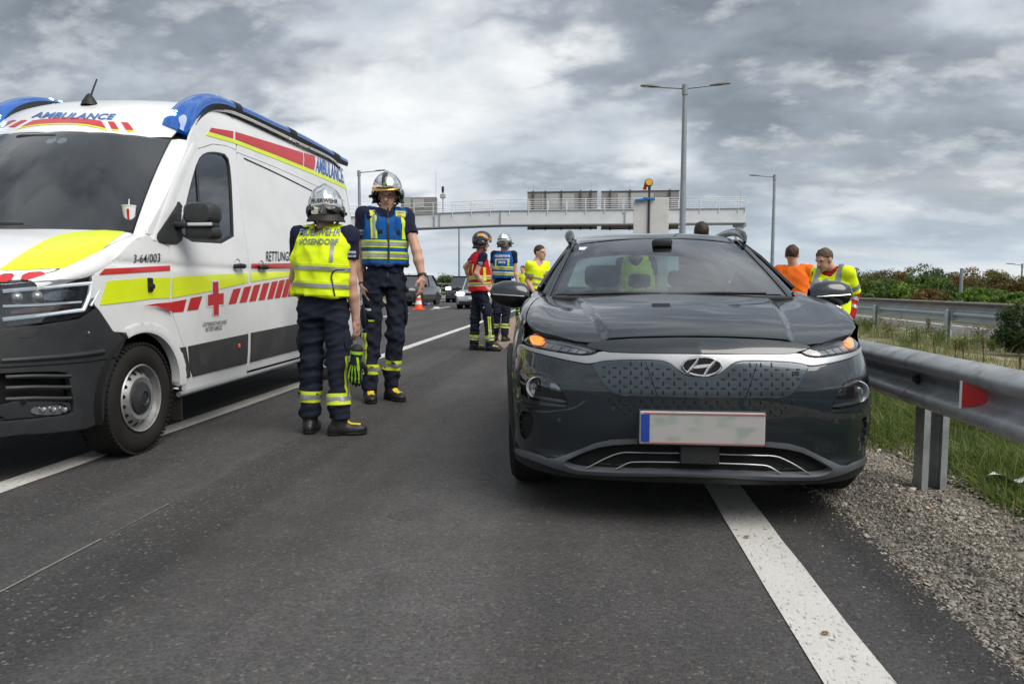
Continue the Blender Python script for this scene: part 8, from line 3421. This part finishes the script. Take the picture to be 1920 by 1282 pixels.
E = person(dict(Y=12.0, seed=41, label='dark-haired man in yellow polo shirt standing behind the dark car\'s mirror', f=(.62, -.78), hf=(.86, -.50, -.02),
                pel=(1006, 545), sho=(1008, 497), head=(1013, 474), s=1.0, kneeR=(1000, 590), ankR=(998, 637), kneeL=(1012, 590), ankL=(1014, 637), shw=.165, elbR=(989, 526, -.05), wriR=(1000, 546, -.25), elbL=(1030, 524), wriL=(1026, 546, -.15),
                toeR=(.6, -.7), toeL=(.7, -.6), vox=.011, bvox=.0085, hair=True, hairmat=mp_hairb, smat=mp_polo, sleeve=.72, legband=False))
F_ = person(dict(Y=24.0, seed=51, label='distant person in yellow shirt beyond the firefighters', f=(-.3, -1), pel=(983, 539), sho=(982, 515), head=(980, 505), s=.97, kneeR=(979, 562), ankR=(979, 590), kneeL=(986, 562), ankL=(986, 590),
                 elbR=(973, 527), wriR=(974, 537), elbL=(991, 527), wriL=(990, 537), toeR=(0, -1), toeL=(0, -1), vox=.018, bvox=.014, hair=True, hairmat=mp_hairb, smat=mp_polo, legband=False, bootflap=False))
G_ = person(dict(Y=8.6, seed=61, label='dark-haired person showing only the head above the car roof', f=(.1, 1), pel=(1313, 565), sho=(1314, 471), head=(1315, 437), s=1.0, kneeL=(1300, 635), ankL=(1298, 694), kneeR=(1328, 635), ankR=(1330, 694),
                 elbL=(1283, 520), wriL=(1288, 560, .15), elbR=(1346, 520), wriR=(1340, 560, .15), toeL=(0, 1), toeR=(0, 1), vox=.012, bvox=.009, hair=True, hairmat=mp_hairb, smat=mp_shirt, legband=False, bootflap=False))
K_ = person(dict(Y=8.9, seed=71, label='stooping person in yellow vest glimpsed through the car windows', f=(-.2, -1), hf=(-.2, -.8, -.5), pel=(1196, 572), sho=(1193, 492, -.12), head=(1190, 466, -.22), s=.98, kneeL=(1208, 632, .05), ankL=(1208, 688), kneeR=(1182, 632, .05), ankR=(1180, 688),
                 elbR=(1160, 535, -.1), wriR=(1172, 570, -.25), elbL=(1228, 535, -.1), wriL=(1222, 570, -.25), toeL=(0, -1), toeR=(0, -1), vox=.012, bvox=.009, hair=True, hairmat=mp_hairl, smat=mp_shirt,
                 legband=False, bootflap=False, vest=dict(mat=mp_hiviz, hem=.03, w=1.14, fold=.012, rings=((.20, .05, mp_band, .006),))))
O_ = person(dict(Y=9.6, seed=81, ground=-.06, label='person in plain orange vest with brown hair seen from behind at the guardrail', f=(.35, .95), hf=(.3, .95, -.1), pel=(1489, 590), sho=(1488, 506), head=(1485, 478), s=.98, kneeL=(1478, 640), ankL=(1478, 683),
                 kneeR=(1500, 640), ankR=(1500, 683), elbL=(1461, 545), wriL=(1466, 580, .1), elbR=(1517, 545), wriR=(1512, 580, .1), toeL=(0, 1), toeR=(0, 1), vox=.010, bvox=.008, hair=True, hairmat=M('hair_auburn', (.055, .022, .012), .6, var=.3, scale=40, bump=.003, bscale=130), smat=mp_orng,
                 legband=False, bootflap=False, vest=dict(mat=mp_orng, hem=-.02, w=1.02)))
I_ = person(dict(Y=8.9, seed=91, ground=-.06, label='paramedic in yellow jacket with red collar and blue gloves, looking down', f=(-.74, -.67), hf=(-.80, -.45, -.34), pel=(1563, 592), sho=(1561, 512), head=(1545, 487, -.05), s=1.03, kneeL=(1575, 645), ankL=(1576, 692),
                 kneeR=(1550, 645), ankR=(1549, 692), elbL=(1602, 553, -.02), wriL=(1594, 597, -.16), elbR=(1534, 552, -.10), wriR=(1536, 592, -.30), toeL=(-.7, -.7), toeR=(-.7, -.7), vox=.0095, bvox=.0075, hair=True, hairmat=mp_hairl, smat=mp_redj, longsleeve=True,
                 handL=((-.1, -.2, -1), (-.9, .2, 0)), handR='hide', legband=False, bootflap=False, tmat=mp_redj))
# ------------------------------------------------------------------ what each of them wears and carries
def loc(p, o):
    return tuple(np.array(p) - o)


# A: back lettering, cord, sleeve print, glove on the hip
a = A
bk = -a['f']
c0 = a['pel'] + a['up'] * .475 * a['s'] - a['r'] * .01
for s_, dz, w_ in (('FEUERWEHR', .052, .300), ('VÖSENDORF', -.012, .285)):
    text_drop('lettering', s_, a['vbv'], c0 + a['up'] * dz, a['r'], a['up'], bk, w_, .052, mp_printg, a['vest'], a['org'], .006, .03)
cord = [(628, 555), (624, 535), (622, 515), (628, 507), (640, 506), (655, 506)]
P3 = []
for px, py in cord:
    d = ray(px, py)
    h = a['vbv'].ray_cast(Vector(CAMP), Vector(d).normalized(), 12)
    if h[0]:
        P3.append(np.array(h[0]) - nrm(d) * .006)
if len(P3) > 2:
    MB().tube([loc(p, a['org']) for p in spline(P3, 24)], .005, 6).build('cord', m_black, a['vest'], True)
ring_band('hem_piping', a['vbv'], a['pel'] + a['up'] * .062 * a['s'], a['up'], a['r'], .014, m_black, a['vest'], a['org'], 2, 64, .005)


def sleeve_print(pp, k, txt, w=.075, h=.018):
    m = pp['shd'][k] * .62 + pp['el'][k] * .38
    d = nrm(CAMP - m)
    d[2] = 0
    d = nrm(d)
    rr = nrm(np.cross((0, 0, 1), d))
    for i, s_ in enumerate(txt):
        text_drop('lettering', s_, pp['sbv'], m - np.array((0, 0, .026 * i)), rr, (0, 0, 1), d, w, h, mp_white, pp['shirt'], pp['org'], .005, .02)


sleeve_print(A, 'R', ('FEUERWEHR', 'VÖSENDORF'))
sleeve_print(B, 'R', ('FEUERWEHR', 'VÖSENDORF'))
sleeve_print(C, 'R', ('FEUERWEHR', 'VÖSENDORF'))


def hanging_glove(p, d, label, s=1.25, back=(0, -1, 0), vox=.0055):
    p = np.array(p)
    t = empty('work_glove', tuple(p), 0, label, 'glove', 'work gloves hung on trousers')
    hp = hand_parts(p - nrm(d) * .0, d, -np.array(back), s, .35, 1)
    cuff = cone(p - nrm(d) * .045, p + nrm(d) * .02, .044, .036)
    u = union(hp + [cuff], .008)
    o, bv = sdf_obj('shell', u, M('glove_black', (.014, .015, .015), .7, bump=.001, bscale=180), t, vox, org=p)
    rr = nrm(np.cross(d, back))
    for k in (-.036, -.012, .012, .034):
        strip_on('lime_stripe', bv, [p + rr * k * .6 + nrm(d) * .06, p + rr * k + nrm(d) * .12, p + rr * k * 1.1 + nrm(d) * .19], rr, back, .009, mp_lime, o, p, .004, 14)
    ring_band('lime_cuff', bv, p - nrm(d) * .03, d, rr, .022, mp_lime, o, p, 3, 24, .003, maxd=.12)
    strip_on('lime_edge', bv, [p - rr * .02 + nrm(d) * .0, p - rr * .03 + nrm(d) * .06, p - rr * .034 + nrm(d) * .10], rr, back, .014, mp_lime, o, p, .004, 10)
    return t


hanging_glove(at_y(668, 668, A['org'][1] - .10), (-.14, .05, -1), 'black and lime work glove hanging from the yellow vest firefighter\'s trousers')
hanging_glove(at_y(971, 585, D['org'][1] - .10), (.05, 0, -1), 'black and lime work glove hanging at the back-turned blue vest firefighter\'s hip', vox=.008)
# snap hook that holds the glove
q0, q1 = at_y(665.5, 640, A['org'][1] - .10), at_y(666.5, 664, A['org'][1] - .10)
o = MB().tube([tuple(q0), tuple((q0 + q1) / 2 + np.array((.004, 0, 0))), tuple(q1)], .005, 6).build('snap_hook', m_chrome, None, True)
tag(o, 'metal snap hook holding the glove on the yellow vest firefighter', 'hook')
# side seam stripe on the trousers
for pp, k in ((A, 'R'), (B, 'R'), (C, 'R')):
    side = nrm(pp['r'] * (1 if k == 'R' else -1) + (-pp['f'] * .5 if pp is A else pp['f'] * .6 if pp is B else -pp['f'] * .2))
    path = [pp['kn'][k] * .92 + pp['hip'][k] * .08 + side * .0, pp['kn'][k] * .6 + pp['an'][k] * .4, pp['kn'][k] * .42 + pp['an'][k] * .58]
    fw = nrm(np.cross(side, (0, 0, 1)))
    strip_on('seam_stripe', pp['tbv'], path, fw, side, .050, mp_bandy, pp['tr'], pp['org'], .005, 16)
    strip_on('seam_stripe', pp['tbv'], path, fw, side, .018, mp_band, pp['tr'], pp['org'], .008, 16)

# B: chest labels, pockets, zip, glasses, watch and bracelet
b = B
s_ = b['s']
for u_, w_ in ((.105, .115), (-.115, .095)):
    cc_ = b['pel'] + b['r'] * u_ * s_ + b['up'] * .515 * s_
    strip_on('name_label', b['vbv'], [cc_ - b['up'] * .026, cc_ + b['up'] * .026], b['r'], b['f'], w_, mp_bandc, b['vest'], b['org'], .007, 5)
    for i, tx_ in enumerate(('FEUERWEHR', 'VÖSENDORF')):
        text_drop('lettering', tx_, b['vbv'], cc_ + b['up'] * (.011 - .024 * i), -b['r'], b['up'], b['f'], w_ * .75, .014, mv_ink, b['vest'], b['org'], .010, .02, 0)
    pc = b['pel'] + b['r'] * (u_ * .62 if u_ > 0 else u_ * .75) * s_ + b['up'] * .40 * s_
    h = b['vbv'].ray_cast(Vector(pc + b['f'] * .4), Vector(-b['f']), .8)
    pz = np.array(h[0]) if h[0] else pc + b['f'] * .13
    fr3 = np.stack([b['r'], b['f'], b['up']], 1)
    po, pbv = sdf_obj('chest_pocket', ell(pz - b['f'] * .004, (.044, .022, .095), fr3), mp_bluev, b['vest'], .007, folds(5, .006, 60), org=b['org'])
    strip_on('pocket_flap', pbv, [pz - b['up'] * .03, pz - b['up'] * .062], b['r'], b['f'], .034, m_black, po, b['org'], .006, 5)
strip_on('zip', b['vbv'], [b['pel'] + b['up'] * .085 * s_, b['pel'] + b['up'] * .56 * s_], b['r'], b['f'], .018, m_black, b['vest'], b['org'], .010, 26)
ring_band('hem_piping', b['vbv'], b['pel'] + b['up'] * .092 * s_, b['up'], b['r'], .014, m_black, b['vest'], b['org'], 2, 64, .005)
HF = b['HFm']
for sd_ in (-1, 1):
    ec_ = b['hc'] + HF[:, 2] * .004 * s_ + HF[:, 1] * .106 * s_ + HF[:, 0] * sd_ * .032 * s_
    ring_ = [loc(ec_ + HF[:, 0] * .025 * s_ * np.sign(math.cos(q)) * abs(math.cos(q)) ** .7 + HF[:, 2] * .018 * s_ * np.sign(math.sin(q)) * abs(math.sin(q)) ** .7, b['org']) for q in np.linspace(0, 2 * math.pi, 20, endpoint=False)]
    MB().tube(ring_, .0026, 5, closed=True).build('glasses', m_black, b['body'], True)
    MB().tube([loc(ec_ + HF[:, 0] * sd_ * .025 * s_, b['org']), loc(ec_ + HF[:, 0] * sd_ * .05 * s_ - HF[:, 1] * .09 * s_, b['org'])], .0022, 5).build('glasses_arm', m_black, b['body'], True)
MB().tube([loc(b['hc'] + HF[:, 2] * .006 * s_ + HF[:, 1] * .108 * s_ + HF[:, 0] * q * s_, b['org']) for q in (-.008, .008)], .0024, 5).build('glasses_bridge', m_black, b['body'], True)
for k, w_ in (('L', .026), ('R', .016)):
    d_ = nrm(b['wr'][k] - b['el'][k])
    ring_band('watch_strap' if k == 'L' else 'bracelet', b['bvs'], b['wr'][k] - d_ * .012, d_, b['r'], w_, m_black, b['body'], b['org'], 3, 24, .005, maxd=.09)
d_ = nrm(b['wr']['L'] - b['el']['L'])
out_ = nrm(b['r'] * -1 + np.array((0, -.4, 0)))
wc_ = b['wr']['L'] - d_ * .012 + out_ * .036
w_o = MB().lathe([(0, .008), (.018, .008), (.021, 0), (.021, -.006)], n=18).build('watch', m_dark, b['body'], True)
w_o.location = loc(wc_, b['org'])
w_o.rotation_euler = Vector(out_).to_track_quat('Z', 'Y').to_euler()
# trousers fly and pocket flaps on B
strip_on('fly', b['tbv'], [b['pel'] + b['up'] * .06, b['pel'] - b['up'] * .09], b['r'], b['f'], .012, m_black, b['tr'], b['org'], .004, 8)
for u_, z_ in ((.125, -.14),):
    q = b['pel'] + b['r'] * u_ + b['up'] * z_
    strip_on('pocket_flap', b['tbv'], [q + b['up'] * .03, q - b['up'] * .03], b['r'], b['f'], .10, mp_navy, b['tr'], b['org'], .012, 6)
strip_on('lime_tab', b['tbv'], [b['kn']['R'] + np.array((-.02, 0, .165)), b['kn']['R'] + np.array((-.02, 0, .15))], b['r'], b['f'], .05, mp_bandy, b['tr'], b['org'], .012, 4)
strip_on('care_label', b['tbv'], [b['kn']['R'] + np.array((-.05, 0, .27)), b['kn']['R'] + np.array((-.05, 0, .25))], b['r'], b['f'], .05, mp_white, b['tr'], b['org'], .012, 4)

# C and D: back lettering
for pp, rows_, w0 in ((C, ('FEUERWEHR', 'EINSATZ', 'LEITER'), .20), (D, ('FEUERWEHR', 'VÖSENDORF', 'SRFS'), .30)):
    for i, tx_ in enumerate(rows_):
        if pp is C:
            continue
        cc_ = pp['pel'] + pp['up'] * (.50 - .058 * i) * pp['s']
        text_drop('lettering', tx_, pp['vbv'], cc_, pp['r'], pp['up'], -pp['f'], w0 if i < 2 else .14, .044, mp_white, pp['vest'], pp['org'], .008, .03, 1)
# C: faint back print, not legible: pale blocks only
for i in range(3):
    cc_ = C['pel'] + C['up'] * (.49 - .05 * i) * C['s'] - C['r'] * .02
    strip_on('back_print', C['vbv'], [cc_ - C['up'] * .012, cc_ + C['up'] * .012], C['r'], -C['f'], .15, M('faded_print', (.55, .16, .17), .7, var=.5, scale=70), C['vest'], C['org'], .008, 4, 9)
strip_on('lime_lining', C['vbv'], [C['pel'] + C['r'] * .17 + C['up'] * .18, C['pel'] + C['r'] * .17 + C['up'] * .40], C['f'], C['r'], .05, mp_bandy, C['vest'], C['org'], .010, 10)
strip_on('pocket_print', C['tbv'], [C['kn']['R'] * .55 + C['hip']['R'] * .45 + np.array((0, 0, .012)), C['kn']['R'] * .55 + C['hip']['R'] * .45 - np.array((0, 0, .012))], np.array((1, 0, 0)), np.array((0, -1, 0)), .06, mp_white, C['tr'], C['org'], .01, 4)

# E: polo collar, grey bands
e = E
MB().tube([loc(e['sho'] + e['up'] * .045 + e['f'] * .06 * math.cos(q) + e['r'] * .068 * math.sin(q) - e['up'] * .03 * max(0, math.cos(q)), e['org']) for q in np.linspace(-2.9, 2.9, 26)], .016, 8).build('collar', mp_navy, e['shirt'], True)
for h_ in (.20, .10):
    ring_band('reflective_band', e['sbv'], e['pel'] + e['up'] * h_, nrm(e['up'] + e['r'] * -.10), e['r'], .035, mp_band, e['shirt'], e['org'], 3, 48, .006)
for k in 'RL':
    m = e['shd'][k] * .42 + e['el'][k] * .58
    ring_band('sleeve_band', e['sbv'], m, e['el'][k] - e['shd'][k], e['r'], .035, mp_band, e['shirt'], e['org'], 3, 28, .006, maxd=.14)

# I: yellow jacket over the red one
i_ = I_
s_ = i_['s']
up, r, f = i_['up'], i_['r'], i_['f']
jl = loft(i_['pel'] - up * .13, i_['sho'] + up * .05 * s_, r, f, [(0, .215 * s_, .165 * s_, 0), (.4, .205 * s_, .155 * s_, 0), (.72, .212 * s_, .152 * s_, 0), (.92, .165 * s_, .115 * s_, -.01), (1, .10 * s_, .085 * s_, -.02)])
jp = [jl]
for k in 'RL':
    e_ = i_['el'][k]
    jp += [cone(i_['sho'], i_['shd'][k] * 1.0, .085 * s_, .078 * s_), cone(i_['shd'][k], e_ * .92 + i_['shd'][k] * .08, .078 * s_, .082 * s_)]
jf = union(jp, .04)
nk = cone(i_['sho'] + up * .015 + f * .03, i_['hc'] + f * .02, .088 * s_, .10 * s_)


def jkt(p):
    d = np.maximum(jf(p), -nk(p))
    for k in 'RL':
        e_ = i_['el'][k] * .92 + i_['shd'][k] * .08
        n_ = nrm(i_['el'][k] - i_['shd'][k])
        near = np.linalg.norm(p - e_, axis=1) < .135
        d = np.where(near, np.maximum(d, (p - e_) @ n_), d)
    return d


jkt.lo, jkt.hi = jf.lo, jf.hi
jo, jbv = sdf_obj('jacket', jkt, mp_hiviz, i_['t'], .0095, folds(99, .014, 30), org=i_['org'])
ring_band('reflective_band', jbv, i_['pel'] + up * .20 * s_, up, r, .055, mp_band, jo, i_['org'], 3, 64, .006)
for u_ in (-.12, .12):
    strip_on('reflective_strap', jbv, [i_['pel'] + r * u_ + up * .22 * s_, i_['pel'] + r * u_ * 1.1 + up * .60 * s_], r, f, .055, mp_band, jo, i_['org'], .006, 20)
for k in 'RL':
    ring_band('sleeve_band', jbv, i_['shd'][k] * .38 + i_['el'][k] * .62, i_['el'][k] - i_['shd'][k], r, .055, mp_band, jo, i_['org'], 3, 36, .006, maxd=.17)
    for q, m_ in ((.22, mp_band), (.55, mp_band)):
        ring_band('cuff_band', i_['sbv'], i_['el'][k] * (1 - q) + i_['wr'][k] * q, i_['wr'][k] - i_['el'][k], r, .045, m_, i_['shirt'], i_['org'], 3, 28, .005, maxd=.12)
strip_on('zip', jbv, [i_['pel'] - up * .12, i_['pel'] + up * .40 * s_], r, f, .016, m_black, jo, i_['org'], .008, 24)
# red collar standing out of the jacket
col_o = MB().grid([[loc(i_['sho'] + up * z_ + f * (.085 * math.cos(q) * k_ + .02) + r * .095 * math.sin(q) * k_ - up * .09 * max(0, math.cos(q)) ** 2, i_['org']) for q in np.linspace(-2.95, 2.95, 28)] for z_, k_ in ((.0, 1.0), (.05, .98), (.085, .86))]).build('collar', mp_redj, i_['shirt'], True)
col_o.modifiers.new('thick', 'SOLIDIFY').thickness = .012
# blue glove over the hand
gl_ = union(hand_parts(i_['wr']['L'], (-.1, -.2, -1), (-.9, .2, 0), i_['s'] * 1.14, .55, -1) + [cone(i_['wr']['L'], i_['wr']['L'] * .75 + i_['el']['L'] * .25, .036, .040)], .006)
sdf_obj('glove', gl_, mp_glove, i_['t'], .0065, org=i_['org'])
